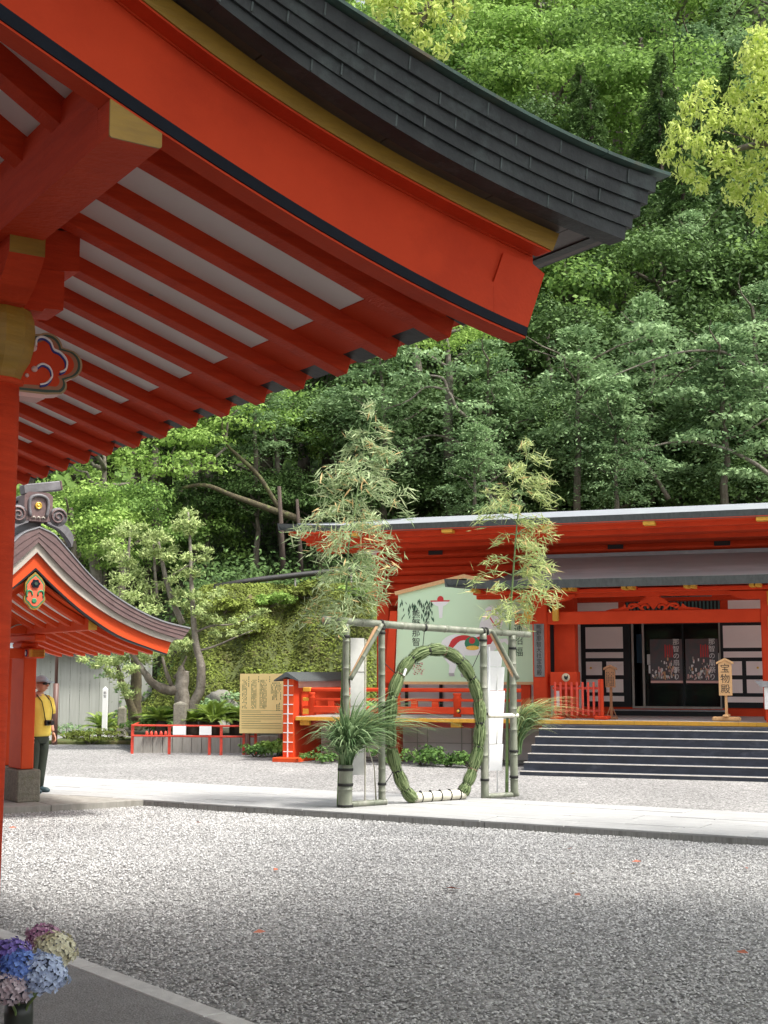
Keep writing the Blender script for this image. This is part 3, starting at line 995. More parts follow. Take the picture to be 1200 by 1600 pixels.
# bare twisting pale branches seen in the light trees right of the bamboo
t = thing('crooked_tree', 'crooked pale barked tree seen through gaps right of the tall bamboo', 'tree', at(775, 800, 45.2))
tree_limb(t, [(775, 800, 45.2), (745, 720, 45.2), (760, 690, 45), (748, 665, 45), (715, 640, 44.8), (700, 612, 44.7), (665, 605, 44.6), (640, 625, 44.6), (600, 640, 44.6)], .09, .02, 'bark_pale', name='trunk')
tree_limb(t, [(700, 612, 44.7), (690, 590, 44.6), (650, 585, 44.6)], .06, .02, 'bark_pale')
tree_limb(t, [(820, 790, 46), (760, 730, 46), (720, 695, 45.6), (680, 680, 45.4), (640, 690, 45.2)], .08, .02, 'bark')
pads_crown(t, [(640, 590, 44.4, .7), (600, 630, 44.4, .6), (690, 640, 44.4, .5), (740, 640, 44.5, .7), (660, 560, 44.6, .8), (720, 580, 44.6, .7), (765, 680, 44.6, .5), (700, 700, 44.6, .5)], .18, 'lf_grey', 300, .4, 'crown')
t = thing('spreading_tree', 'spreading tree with long bare boughs over the right end of the hall roof', 'tree', at(1240, 800, 45))
tree_limb(t, [(1240, 800, 45), (1200, 740, 45), (1130, 700, 44.6), (1060, 690, 44.2), (990, 705, 44)], .10, .02, 'bark_pale', name='trunk')
tree_limb(t, [(1230, 640, 45), (1150, 560, 44.6), (1100, 548, 44.4), (1040, 556, 44.2), (950, 590, 44)], .07, .02, 'bark_pale')
tree_limb(t, [(1045, 780, 45), (1020, 740, 45), (975, 690, 44.6), (930, 670, 44.4)], .09, .02, 'bark')
pads_crown(t, [(900, 560, 44.3, .6), (860, 590, 44.3, .5), (930, 700, 43.8, .5), (1050, 730, 43.6, .6), (1150, 740, 43.6, .6), (1190, 640, 43.8, .7), (1100, 540, 44.2, .9), (1020, 560, 44.2, .9), (950, 600, 44, .9), (1170, 590, 44.4, 1.0), (1060, 620, 44, .9), (980, 660, 44, .8), (1140, 660, 44, .9), (1190, 700, 44, .8), (1080, 690, 44, .8), (920, 640, 44, .6), (1010, 520, 44.6, .9), (1180, 520, 44.6, .9)], .19, 'lf_grey', 300, .33, 'crown')

# tall bare trunks in the dark wood
for i, (u, v0, v1, Y, r) in enumerate([(1005, 270, 60, 84, .26), (1045, 520, 350, 62, .16), (920, 640, 560, 50, .12), (572, 760, 660, 50, .14), (440, 905, 760, 43.6, .10), (468, 900, 780, 44, .08)]):
    o = tube('tree_trunk', None, [at(u + 3, v0, Y), at(u, (v0 + v1) / 2, Y), at(u - 4, v1, Y)], [r, r * .8, r * .6], M['bark_dark' if i > 3 else 'bark'], 8, True, .1)
    tag(o, ['tall straight grey trunk high on the hillside under pale foliage', 'slim trunk among the cedars right of the eave corner', 'thin dark trunk in the shade above the hall ridge', 'slim dark trunk left of the tall bamboo top',
            'thick dark trunk just above the black pipe, left of the bamboo', 'second dark trunk above the black pipe, nearer the bamboo', 'dark trunk above the left end of the black pipe', 'trunk seen under the left tip of the hall roof'][i], 'tree trunk')

# ---- near camphor tree: trunk to the right of the view, boughs reaching over it
cam_t = thing('camphor_tree', 'near camphor tree with glowing yellow green leaves reaching in from the upper right', 'tree', (8.6, 13.0, 0))
mb = MB()
mb.tube([(0, 0, -.3), (.1, .1, 2.2), (-.1, 0, 4.6), (-.5, .1, 7.0), (-1.1, .3, 9.4)], [.5, .4, .34, .25, .1], 12, True, .08)
mb.build('trunk', M['bark'], cam_t, True)
tree_limb(cam_t, [(1500, 300, 13), (1350, 260, 13.6), (1250, 240, 14), (1195, 226, 14.2), (1140, 236, 14.3), (1110, 248, 14.4)], .09, .012, 'bark', 7)
tree_limb(cam_t, [(1195, 226, 14.2), (1165, 214, 14.3), (1130, 205, 14.3)], .016, .006, 'bark', 5)
tree_limb(cam_t, [(1250, 240, 14), (1200, 262, 14.3), (1160, 290, 14.5)], .03, .008, 'bark', 5)
tree_limb(cam_t, [(1400, -150, 13), (1100, -190, 13), (820, -120, 13.4), (690, -40, 13.6), (665, 25, 13.6), (650, 50, 13.6)], .12, .012, 'bark', 7)
tree_limb(cam_t, [(665, 22, 13.6), (640, 20, 13.6), (615, 10, 13.6)], .02, .006, 'bark', 5)
tree_limb(cam_t, [(690, -40, 13.6), (710, 10, 13.7), (700, 40, 13.7)], .02, .006, 'bark', 5)
pr = [(1185, 60, 14.4, .17), (1175, 95, 14.4, .2), (1195, 130, 14.3, .22), (1150, 150, 14.5, .17), (1105, 140, 14.5, .15), (1080, 170, 14.5, .16), (1120, 185, 14.4, .17), (1165, 190, 14.3, .2), (1060, 205, 14.5, .15), (1090, 225, 14.4, .17), (1045, 240, 14.5, .14),
      (1130, 250, 14.3, .2), (1170, 270, 14.3, .2), (1070, 268, 14.5, .15), (1095, 290, 14.5, .12), (1150, 300, 14.5, .17), (1190, 320, 14.4, .18), (1205, 230, 14.2, .25), (1220, 170, 14.2, .3), (1230, 300, 14.2, .3), (1215, 90, 14.4, .25), (1185, 345, 14.5, .08)]
pt = [(600, 10, 13.7, .15), (640, 30, 13.6, .15), (680, 20, 13.6, .17), (710, 50, 13.6, .13), (660, 60, 13.6, .13), (625, -20, 13.7, .2), (700, -30, 13.7, .25), (690, 80, 13.6, .1), (720, 15, 13.6, .12), (640, 0, 13.6, .14), (582, -12, 13.7, .15), (655, 85, 13.6, .06), (760, -80, 13.7, .35)]
def spray(parent, pads, m, leaf=.075, n_per=2600, name='crown'):
    """thin spray of separate hanging leaves round each point"""
    o3 = np.array(parent.location)
    Ps, Ts = [], []
    for (u, v, Y, r) in pads:
        c = np.array(at(u, v, Y)) - o3
        k = max(14, int(n_per * r * r))
        d = unit(rng.normal(size=(k, 3)))
        Ps.append(c + d * (r * rng.uniform(.15, 1.1, (k, 1)) ** .7))
        Ts.append(np.clip(rng.normal(.6, .2, k), 0, 1))
    P = np.concatenate(Ps)
    N = unit(rng.normal(size=P.shape) + np.array([0, -.5, .5]))
    ax = rng.normal(size=P.shape) * .5 + np.array([0, 0, -1.0])
    o = bpy.data.objects.new(name, leaves(P, N, leaf * rng.uniform(.6, 1.2, len(P)), leaf * .42 * rng.uniform(.7, 1.2, len(P)), np.concatenate(Ts), name, M[m], ax, .08))
    return link(o, parent)
spray(cam_t, pr + pt, 'lf_yellow', .085, 6500, 'leaf_spray')
# the rest of its crown stands over the court, above and right of the view
C, Rr = [], []
for i in range(55):
    q = unit(rng.normal(size=3)) * rng.uniform(.4, 1) ** .5 * np.array([4.2, 4.0, 2.2])
    c = np.array([8.0, 9.5, 11.4]) + q
    # stay above the view cone
    if (c[2] - 1.9) / max(c[1], .1) < .68 + .1 and abs(c[0]) / max(c[1], .1) < .42:
        continue
    C.append(c - np.array([8.6, 13.0, 0])); Rr.append(rng.uniform(.6, 1.15))
P, N, S, T = clumps(np.array(C), np.array(Rr), 170, .14, .6)
link(bpy.data.objects.new('crown', leaves(P, N, S, S * .6, T, 'crown', M['lf_yellow'])), cam_t)
for i in range(6):
    a = i * 1.05 + .4
    pts = [(-.3 * j * 0, 0, 0) for j in range(1)]
    s = Vector((-.4, .1, 6.0 + i * .5))
    e = Vector((-3.4 + 3.2 * math.cos(a), -2.6 + 2.8 * math.sin(a), 10.2))
    MB().tube([s, s.lerp(e, .35) + Vector((0, 0, .6)), s.lerp(e, .7) + Vector((0, 0, .4)), e], [.14, .1, .06, .02], 7).build('branch', M['bark'], cam_t, True)


# ================================================================== unseen hall added behind the viewer to block sky and darken the foreground
wh = thing('added_shade_hall', 'unseen hall added behind the viewer to block sky from the foreground', 'hall', (K0.x, K0.y, 0), KA)
MB().add([(-9, -5.2, 5.4), (13, -5.2, 5.4), (13, -16, 8.5), (-9, -16, 8.5), (-9, -5.2, 5.65), (13, -5.2, 5.65), (13, -16, 8.8), (-9, -16, 8.8)],
         [(0, 1, 2, 3), (7, 6, 5, 4), (0, 4, 5, 1), (1, 5, 6, 2), (2, 6, 7, 3), (3, 7, 4, 0)]).build('roof', M['copper_soffit'], wh)
box('wall', wh, -9, 13, -16, -15.8, 0, 8.4, M['red'])
box('wall', wh, 12.8, 13, -15.8, -9, 0, 7, M['red'])
for x in (-8, -3, 9.5):
    MB().lathe([(.2, .05), (.2, 5.2)], (x, -6.4, 0), 20).build('column', M['red_wood'], wh, True)
for k in range(20):
    x = -8.6 + k * 1.1
    MB().add([(x, -5.2, 5.2), (x + .14, -5.2, 5.2), (x + .14, -15.7, 8.2), (x, -15.7, 8.2), (x, -5.2, 5.39), (x + .14, -5.2, 5.39), (x + .14, -15.7, 8.39), (x, -15.7, 8.39)],
             [(0, 1, 2, 3), (7, 6, 5, 4), (0, 4, 5, 1), (1, 5, 6, 2), (2, 6, 7, 3), (3, 7, 4, 0)]).build('rafter', M['red_wood'], wh)

# ================================================================== great hall: its eave corner over the view
A33 = R(33.5)
G = thing('great_hall', 'great hall corner with vermilion barge board and layered copper roof edge overhead', 'hall', (0.4, 7.0, 0), A33)
A0 = -5.2   # how far the gable runs up to the ridge, out of view


def line_at(pts, xs):
    px = np.array([p[0] for p in pts]); pz = np.array([p[1] for p in pts])
    o = np.argsort(px)
    px, pz = px[o], pz[o]
    out = []
    for x in xs:
        if x < px[0]:
            s = (pz[1] - pz[0]) / (px[1] - px[0])
            k = px[0] - x
            out.append((x, pz[0] - s * k + 0.03 * k * k))
        elif x > px[-1]:
            s = (pz[-1] - pz[-2]) / (px[-1] - px[-2])
            out.append((x, pz[-1] + s * (x - px[-1])))
        else:
            out.append((x, float(np.interp(x, px, pz))))
    return out


def fit_curve(pts, deg=3):
    x = np.array([p[0] for p in pts]); z = np.array([p[1] for p in pts])
    c = np.polyfit(x, z, deg)
    lo = x.min()
    d = np.polyder(c)
    def f(t):
        if t >= lo:
            return float(np.polyval(c, t))
        return float(np.polyval(c, lo) + np.polyval(d, lo) * (t - lo) + 0.02 * (t - lo) ** 2)
    return f


BB = fit_curve([(-2.703, 4.47), (-2.437, 4.359), (-2.256, 4.276), (-1.997, 4.171), (-1.488, 3.979), (-0.877, 3.772), (-0.027, 3.563)])
BT = fit_curve([(-2.679, 4.531), (-2.438, 4.408), (-2.158, 4.27 + .03), (-1.678, 4.07 + .04), (-1.39, 3.969 + .03), (-0.877, 3.803 + .02), (-0.01, 3.608)])
ST = fit_curve([(-2.487, 4.613), (-2.304, 4.513), (-1.957, 4.379), (-1.474, 4.188), (-0.877, 3.994), (-0.227, 3.806)])
GB = fit_curve([(-2.147, 4.669), (-1.767, 4.519), (-1.611, 4.437), (-1.286, 4.31), (-0.943, 4.236), (-0.388, 4.088), (-0.191, 4.048), (0.07, 3.991)])
GT = fit_curve([(-2.018, 4.706), (-1.83, 4.64), (-1.612, 4.542), (-1.297, 4.433), (-1.142, 4.395), (-0.792, 4.275), (-0.387, 4.181), (-0.19, 4.146), (0.114, 4.086)])
SH = fit_curve([(-1.912, 4.658), (-1.709, 4.589), (-1.398, 4.457), (-1.187, 4.369), (-0.699, 4.236), (-0.525, 4.209), (-0.15, 4.132), (0.362, 4.061)])
TP = fit_curve([(-1.377, 4.762), (-1.029, 4.654), (-0.68, 4.58), (-0.147, 4.465), (0.241, 4.42), (0.585, 4.405)])


def curve(f, x0, x1, n=40, dz=0.0):
    return [(x, f(x) + dz) for x in np.linspace(x0, x1, n)]


# barge board: lower board, recessed upper field, navy edge, lit underside
ba = MB()
lo = curve(BT, A0, -0.23); hi = curve(ST, A0, -0.23)
ba.strip(lo, hi, -0.6, -0.47)
b0 = ba.build('barge_board', M['red'], G)
MB().prism([(-.229, ST(-.229)), (-.164, 3.967), (.012, 3.948), (.099, 3.903), (-.016, BT(-.016)), (-.12, BT(-.12)), (-.229, BT(-.229))], -0.6, -0.47).build('barge_tip', M['red'], G)
MB().strip(curve(ST, A0, -0.232, dz=.001), curve(GB, A0, -0.167, dz=.02), -0.586, -0.47).build('upper_board', M['red'], G)
MB().prism([(-.2315, ST(-.229) + .001), (-.1668, GB(-.1668) + .018), (.035, GB(.035) + .015), (.035, 3.937), (.012, 3.9475), (-.1645, 3.9665), (-.2295, ST(-.2295) + .0005)], -.5855, -.47).build('upper_board', M['red'], G)
MB().strip(curve(BB, A0, -0.027), curve(BT, A0, -0.017, dz=-.001), -0.603, -0.49).build('navy_edge', M['navy'], G)
MB().strip(curve(BB, A0, -0.03, dz=-.012), curve(BB, A0, -0.028, dz=-.001), -0.596, -0.475).build('lower_edge', M['red'], G)
MB().strip(curve(GB, A0, 0.07), curve(GT, A0, 0.114), -0.70, -0.60).build('gold_strip', M['gold'], G)
MB().strip(curve(GB, A0, 0.045, dz=-.012), curve(GB, A0, 0.068, dz=-.001), -0.692, -0.597).build('strip_underside', M['red'], G)
# filler behind the boards up to the roof
MB().strip(curve(GB, A0, 0.02, dz=-.02), curve(SH, A0, 0.08, dz=.05), -0.598, -0.45).build('backing_board', M['red'], G)
# copper soffit panels
xs = [A0, -3.9, -3.0, -2.28, -1.62, -.97, -.36, 0.118]
for i in range(len(xs) - 1):
    MB().strip(curve(SH, xs[i] + .003, xs[i + 1] - .003, 12, dz=.004), curve(SH, xs[i] + .003, xs[i + 1] - .003, 12, dz=.035), -0.872, -0.45).build('soffit_panel', M['copper_soffit'], G)
# eave soffit along the side, running back
MB().strip([(.12, SH(.12) + .004), (0.352, SH(.352) + .004)], [(.12, SH(.12) + .035), (0.352, SH(.352) + .035)], -0.872, 7.6).build('side_soffit', M['copper_soffit'], G)

# layered copper sheets of the roof edge: five courses, each a little prouder than the one below
NC = 5
OFF = [0.03, 0.17, -0.11, 0.23, 0.05]
for c in range(NC):
    f0, f1 = c / NC, (c + 1) / NC
    yb = -0.885 - 0.019 * c
    xr = 0.362 + 0.036 * (c + 0.4)
    x = -5.0 + OFF[c]
    L = 0.44
    edges = []
    while x < xr - .12:
        edges.append(x); x += L
    edges.append(xr)
    for i in range(len(edges) - 1):
        a, b = edges[i] + .0006, edges[i + 1] - .0004
        q = random.uniform(-.0025, .0025)
        # the top curve is wider than the bottom one: blend
        def blend(t):
            return lambda x_: SH(x_) + (TP(x_) - SH(x_)) * t * 0.93
        n = 8
        loc_ = [(x_, blend(f0)(x_) - .010) for x_ in np.linspace(a, b, n)]
        hic = [(x_ + .004, blend(f1)(x_)) for x_ in np.linspace(a, b, n)]
        k = MB()
        # outward leaning face: bottom edge proud, top tucked under the next course
        for (p, r) in zip(loc_, hic):
            k.v += [(p[0], yb - .008 + q, p[1]), (r[0], yb - .013 + q, r[1]), (r[0], yb + .10, r[1]), (p[0], yb + .10, p[1])]
        for j in range(n - 1):
            for s in range(4):
                t_ = (s + 1) % 4
                k.f.append((4 * j + s, 4 * j + 4 + s, 4 * j + 4 + t_, 4 * j + t_))
        k.f.append((0, 1, 2, 3)); k.f.append((4 * n - 1, 4 * n - 2, 4 * n - 3, 4 * n - 4))
        k.build('copper_sheet', M['copper'], G)
        if i > 0:
            # folded seam
            s0, s1 = blend(f0)(a), blend(f1)(a)
            MB().tube([(a + .002, yb - .008, s0 - .004), (a + .006, yb - .012, s1 - .006)], .0055, 5).build('folded_seam', M['seam'], G)
    # the side of this course along the eave, running back
    zz = SH(xr - .02) + (TP(xr - .02) - SH(xr - .02)) * f0 * .93
    z2 = SH(xr - .02) + (TP(xr - .02) - SH(xr - .02)) * f1 * .93
    box('eave_course', G, xr - .12, xr - .003, yb + .101, 7.7, zz - .006 - .004 * c + (.014 if c == 0 else 0), z2 - .004 * c, M['copper'])
# verdigris cap pieces along the top of the edge
x = -5.0
while x < .55:
    b = min(x + .43, .59)
    dz = random.uniform(-.002, .002)
    MB().strip([(q, TP(q) - .013 + dz) for q in np.linspace(x + .002, b - .002, 8)], [(q, TP(q) + .004 + dz) for q in np.linspace(x + .002, b - .002, 8)], -1.015, -0.9).build('cap_sheet', M['verdigris'], G)
    x += .43
# roof surface behind the cap
MB().strip(curve(TP, A0, .56, dz=-.03), curve(TP, A0, .56, dz=.0), -0.9, 7.7).build('roof_surface', M['verdigris'], G)

# ceiling boards and rafters under the eave
RF = lambda a: 3.66 + 0.345 * (-a) if a > -2.1 else 3.66 + .345 * 2.1 + (-a - 2.1) * .62
def rtop(a): return RF(a) + .105
N_R = 15
rl = []
for k in range(-1, N_R):
    b = k * .522
    if k >= 0:
        a_end = -.052 - (0.02 if k > 8 else 0)
        r_ = MB().strip([(-2.03, RF(-2.03)), (a_end - .0, RF(a_end))], [(-2.03, rtop(-2.03)), (a_end + .03, rtop(a_end))], b, b + .118)
        o = r_.build('rafter', M['red_wood'], G)
        bv = o.modifiers.new('soft', 'BEVEL'); bv.width = .005; bv.segments = 1
        # steeper upper rafters on the other side of the purlin
        zb = 4.35
        r_ = MB().strip([(-4.6, zb + (4.6 - 2.22) * .62), (-2.22, zb)], [(-4.6, zb + .14 + (4.6 - 2.22) * .62), (-2.22, zb + .14)], b, b + .118)
        r_.build('rafter', M['red_wood'], G)
    # white boards between
    y0, y1 = b + .118 + .001, b + .522 - .001
    if k == -1: y0 = -.47
    MB().strip([(-2.1, rtop(-2.1) - .018), (-.43, rtop(-.43) - .018)], [(-2.1, rtop(-2.1) + .01), (-.43, rtop(-.43) + .01)], y0, y1).build('ceiling_board', M['ceil'], G)
    MB().strip([(-4.6, 4.495 - .02 + (4.6 - 2.22) * .62), (-2.2, 4.475)], [(-4.6, 4.52 + (4.6 - 2.22) * .62), (-2.2, 4.50)], y0, y1).build('ceiling_board', M['ceil'], G)
    MB().strip([(-.43, rtop(-.43) - .024), (-.115, rtop(-.115) - .024)], [(-.43, rtop(-.43) + .01), (-.115, rtop(-.115) + .01)], y0, y1).build('eave_board', M['red'], G)
    MB().strip([(-.112, rtop(-.112) - .0), (0.03, rtop(0.03) - .0)], [(-.112, rtop(-.112) + .01), (0.03, rtop(.03) + .01)], y0, y1).build('copper_underside', M['copper'], G)
MB().strip([(-.19, rtop(-.19) + .012), (.03, rtop(.03) + .012)], [(-.19, rtop(-.19) + .3), (.03, rtop(.03) + .3)], -.44, 7.6).build('eave_core', M['red'], G)
MB().strip([(-4.6, 4.53 + (4.6 - 2.22) * .62), (-2.2, 4.52), (-.2, rtop(-.2) + .012)], [(-4.6, 4.6 + (4.6 - 2.22) * .62), (-2.2, 4.6), (-.2, rtop(-.2) + .1)], -.44, 7.6).build('roof_core', M['red'], G)
for (a, b) in [(-.43, .42), (-1.0, 1.44), (-1.3, 3.6)]:
    mb = MB().lathe([(.0, -.022), (.014, -.022), (.014, -.008), (.027, -.008), (.027, 0)], n=14)
    o = mb.build('round_fitting', M['pipe'], G, True)
    o.location = (a - .1, b + .118 + .03, rtop(a - .1) - .018)

# purlin with ochre end
pu = MB().box(-2.235, -2.0, -.46, 7.4, 4.10, 4.46)
pu.prism([(-2.235, 4.10), (-2.0, 4.10), (-2.0, BB(-2.0) - .014), (-2.235, BB(-2.235) - .014)], -.588, -.461)
o = pu.build('purlin', M['red_wood'], G)
MB().prism([(-2.234, 4.101), (-2.225, 4.093), (-2.012, 4.093), (-2.001, 4.101), (-2.001, BB(-2.0) - .0135), (-2.234, BB(-2.235) - .0135)], -.5995, -.5885).build('end_paint', M['gold'], o)
# bracket arm under the purlin with curved underside, ochre face
poly = [(.875, 4.13), (.875, 4.015), (.93, 3.955), (1.02, 3.885), (1.14, 3.83), (1.66, 3.83), (1.78, 3.885), (1.87, 3.955), (1.93, 4.015), (1.93, 4.13)]
mb = MB()
n_ = len(poly)
mb.v = [(-2.175, y, z) for y, z in poly] + [(-1.99, y, z) for y, z in poly]
mb.f = [tuple(range(n_)), tuple(range(2 * n_ - 1, n_ - 1, -1))] + [(i, i + n_, (i + 1) % n_ + n_, (i + 1) % n_) for i in range(n_)]
o = mb.build('bracket_arm', M['red_wood'], G)
box('end_paint', o, -2.174, -1.991, .868, .874, 4.013, 4.128, M['gold'])
# cross arms reaching sideways
BC = 1.4
MB().prism([(-2.5, 4.30), (-2.5, 4.10), (-2.42, 4.085), (-1.76, 4.085), (-1.655, 4.10), (-1.655, 4.315)], BC - .12, BC + .12).build('bracket_arm', M['red_wood'], G)
MB().prism([(-2.42, 4.08), (-2.42, 3.87), (-2.3, 3.84), (-1.86, 3.84), (-1.845, 3.86), (-1.742, 3.865), (-1.742, 4.08)], BC - .13, BC + .13).build('bracket_block', M['red_wood'], G)
# ochre capital: bearing block with a round lower part
mb = MB().lathe([(.105, 3.455), (.15, 3.455), (.165, 3.50), (.20, 3.56), (.218, 3.63), (.222, 3.72), (.215, 3.78), (.195, 3.835), (.1, 3.84)], (-2.08, BC, 0), 12)
o = mb.build('capital', M['gold'], G)
MB().lathe([(.13, 3.42), (.165, 3.43), (.17, 3.452), (.13, 3.456)], (-2.08, BC, 0), 28).build('neck_ring', M['red'], G, True)
MB().lathe([(.124, .05), (.137, 1.6), (.147, 3.1), (.145, 3.425)], (-2.08, BC, 0), 40).build('column', M['red_wood'], G, True)
MB().lathe([(.18, .05), (.18, .08), (.15, .12), (.13, .12)], (-2.08, BC, 0), 28).build('column_base', M['stone'], G, True)
MB().lathe([(.145, .05), (.147, 1.6), (.147, 3.1), (.143, 4.1)], (-2.08, 6.9, 0), 30).build('column', M['red_wood'], G, True)


def scallop(cx, cz, rx, rz_, a0, a1, n=10):
    return [(cx + rx * math.cos(R(a0 + (a1 - a0) * i / n)), cz + rz_ * math.sin(R(a0 + (a1 - a0) * i / n))) for i in range(n + 1)]


# carved cloud nose beside the column
out = ([(-1.99, 3.70)] + scallop(-1.80, 3.66, .085, .085, 120, 10, 8) + scallop(-1.69, 3.585, .09, .085, 65, -75, 10) + scallop(-1.745, 3.46, .06, .055, 30, -60, 6) + [(-1.80, 3.40), (-1.99, 3.40)])


def inset(poly, d, c=(-1.86, 3.55)):
    r = []
    for x, z in poly:
        v = Vector((x - c[0], z - c[1]))
        L = v.length
        v = v * ((L - d) / L)
        r.append((c[0] + v.x, c[1] + v.y))
    return r


yn = BC - .06
nose = MB().prism(out, yn, yn + .12).build('carved_nose', M['paint_pink'], G)
MB().prism(out, yn - .003, yn - .001).build('outline', mat('nose ochre', (0.40, 0.25, .12)), nose)
MB().prism(inset(out, .012), yn - .0055, yn - .0035).build('outline', M['darkgreen'], nose)
MB().prism(inset(out, .028), yn - .0085, yn - .006).build('outline', M['paint_orange'], nose)
MB().prism(inset(out, .052), yn - .0115, yn - .009).build('field', M['red'], nose)
box('underside', nose, -1.99, -1.81, yn - .01, yn + .13, 3.375, 3.398, M['paint_pink'])
for (path, r) in [([(-1.87, 3.66), (-1.865, 3.70), (-1.83, 3.715), (-1.79, 3.695), (-1.77, 3.655), (-1.73, 3.64), (-1.695, 3.60), (-1.70, 3.55), (-1.73, 3.53)], .0075),
                  ([(-1.86, 3.545), (-1.83, 3.565), (-1.79, 3.55), (-1.775, 3.505), (-1.80, 3.465), (-1.84, 3.45)], .0065)]:
    p = smooth_line(path, 26)
    MB().tube([(x, yn - .013, z) for x, z in p], r, 6).build('scroll_line', M['white'], nose, True)
    MB().tube([(x * .97 - .0558 - .0, yn - .0125, z - .012) for x, z in p], r * .9, 6).build('scroll_line', M['paint_blue'], nose, True)
for (x, z, r) in [(-1.885, 3.645, .02), (-1.875, 3.53, .017), (-1.925, 3.60, .014), (-1.915, 3.49, .011)]:
    o = MB().lathe([(0, -.006), (r * .7, -.005), (r, 0), (r, .006)], n=14).build('scroll_knob', M['paint_pink'], nose, True)
    o.rotation_euler = (math.pi / 2, 0, 0)
    o.location = (x, yn - .014, z)

# ================================================================== little pavilion (left)
PV = thing('pavilion', 'small vermilion pavilion with curved gable, cream band and brown roof edge', 'pavilion', (P0.x, P0.y, 0), PA)
RID = -0.64


def both(f, name, m, parent=None):
    """build a part on the right slope and its mirror on the left"""
    for s in (1, -1):
        mb = f()
        if s < 0:
            mb.v = [(2 * RID - x, y, z) for x, y, z in mb.v]
        mb.build(name, m, parent or PV)


kb = smooth_line([(-0.64, 3.155), (-0.351, 2.897), (0.019, 2.605), (0.452, 2.347), (0.895, 2.195), (1.137, 2.121)], 26)
kt = smooth_line([(-0.64, 3.185), (-0.351, 2.925), (0.019, 2.635), (0.452, 2.375), (0.895, 2.215), (1.143, 2.138)], 26)
rt = smooth_line([(-0.64, 3.375), (-0.305, 3.045), (0.013, 2.80), (0.447, 2.55), (0.891, 2.367), (1.195, 2.284)], 26)
ct = smooth_line([(-0.64, 3.52), (-0.351, 3.219), (-0.006, 2.936), (0.429, 2.644), (0.871, 2.462), (1.238, 2.332)], 26)
bt = smooth_line([(-0.64, 3.68), (-0.448, 3.60), (-0.279, 3.434), (0.109, 3.044), (0.546, 2.76), (0.991, 2.565), (1.424, 2.468)], 26)
bb = smooth_line([(-0.64, 3.50), (-0.298, 3.165), (0.0, 2.925), (0.429, 2.64), (0.871, 2.455), (1.32, 2.325)], 26)
both(lambda: MB().strip(kt, rt, -2.40, -2.33), 'barge_board', M['orange'])
both(lambda: MB().strip(kb, kt, -2.405, -2.335), 'black_edge', M['black'])
both(lambda: MB().strip([(x, z + .001) for x, z in rt], ct, -2.445, -2.36), 'cream_strip', M['cream'])
for c in range(3):
    f0, f1 = c / 3, (c + 1) / 3
    both(lambda: MB().strip([(b[0] + (t_[0] - b[0]) * f0, b[1] + (t_[1] - b[1]) * f0 - .004) for b, t_ in zip(bb, bt)],
                            [(b[0] + (t_[0] - b[0]) * f1, b[1] + (t_[1] - b[1]) * f1 - .008) for b, t_ in zip(bb, bt)], -2.48 - .007 * c, -2.37), 'roof_edge_course', M['brown'])
both(lambda: MB().strip([(x, z - .006) for x, z in bt], [(x, z + .012) for x, z in bt], -2.505, -2.40), 'roof_rim', M['roofgrey'])
# verge bending back up to the main slope, in strips
for j in range(5):
    up = .012 + .014 * j
    both(lambda: MB().strip([(x, z + up - .028) for x, z in bt], [(x, z + up) for x, z in bt], -2.38 + .10 * j, -1.6), 'roof_sheet', M['roofgrey'])
both(lambda: MB().strip([(x, z - .05) for x, z in bt[:-1]], [(x, z + .10 * (1 - i_ / 25) + .01) for i_, (x, z) in enumerate(bt[:-1])], -2.2, 1.6), 'roof_slope', M['roofgrey'])
both(lambda: MB().strip([(x, z + .0) for x, z in bb], [(x, z + .1) for x, z in bb], -2.36, 1.6), 'roof_core', M['brown'])
# rafters and boards
rk = smooth_line([(-0.62, 2.95), (-0.2, 2.66), (0.25, 2.42), (0.7, 2.235), (1.05, 2.13)], 12)
for k in range(8):
    b = -2.16 + .49 * k
    both(lambda: MB().strip(rk, [(x, z + .085) for x, z in rk], b, b + .14), 'rafter', M['orange'])
    both(lambda: MB().strip([(x - .01, z + .07) for x, z in rk], [(x - .01, z + .10) for x, z in rk], b + .142, b + .488), 'ceiling_board', M['ceil'])
    both(lambda: MB().strip([(.98, 2.235), (1.10, 2.205)], [(.98, 2.30), (1.10, 2.27)], b + .142, b + .488), 'eave_board', M['orange'])
both(lambda: MB().strip([(x, z + .10) for x, z in rk], [(x, z + .13) for x, z in rk], -2.33, 1.6), 'lining', M['orange'])
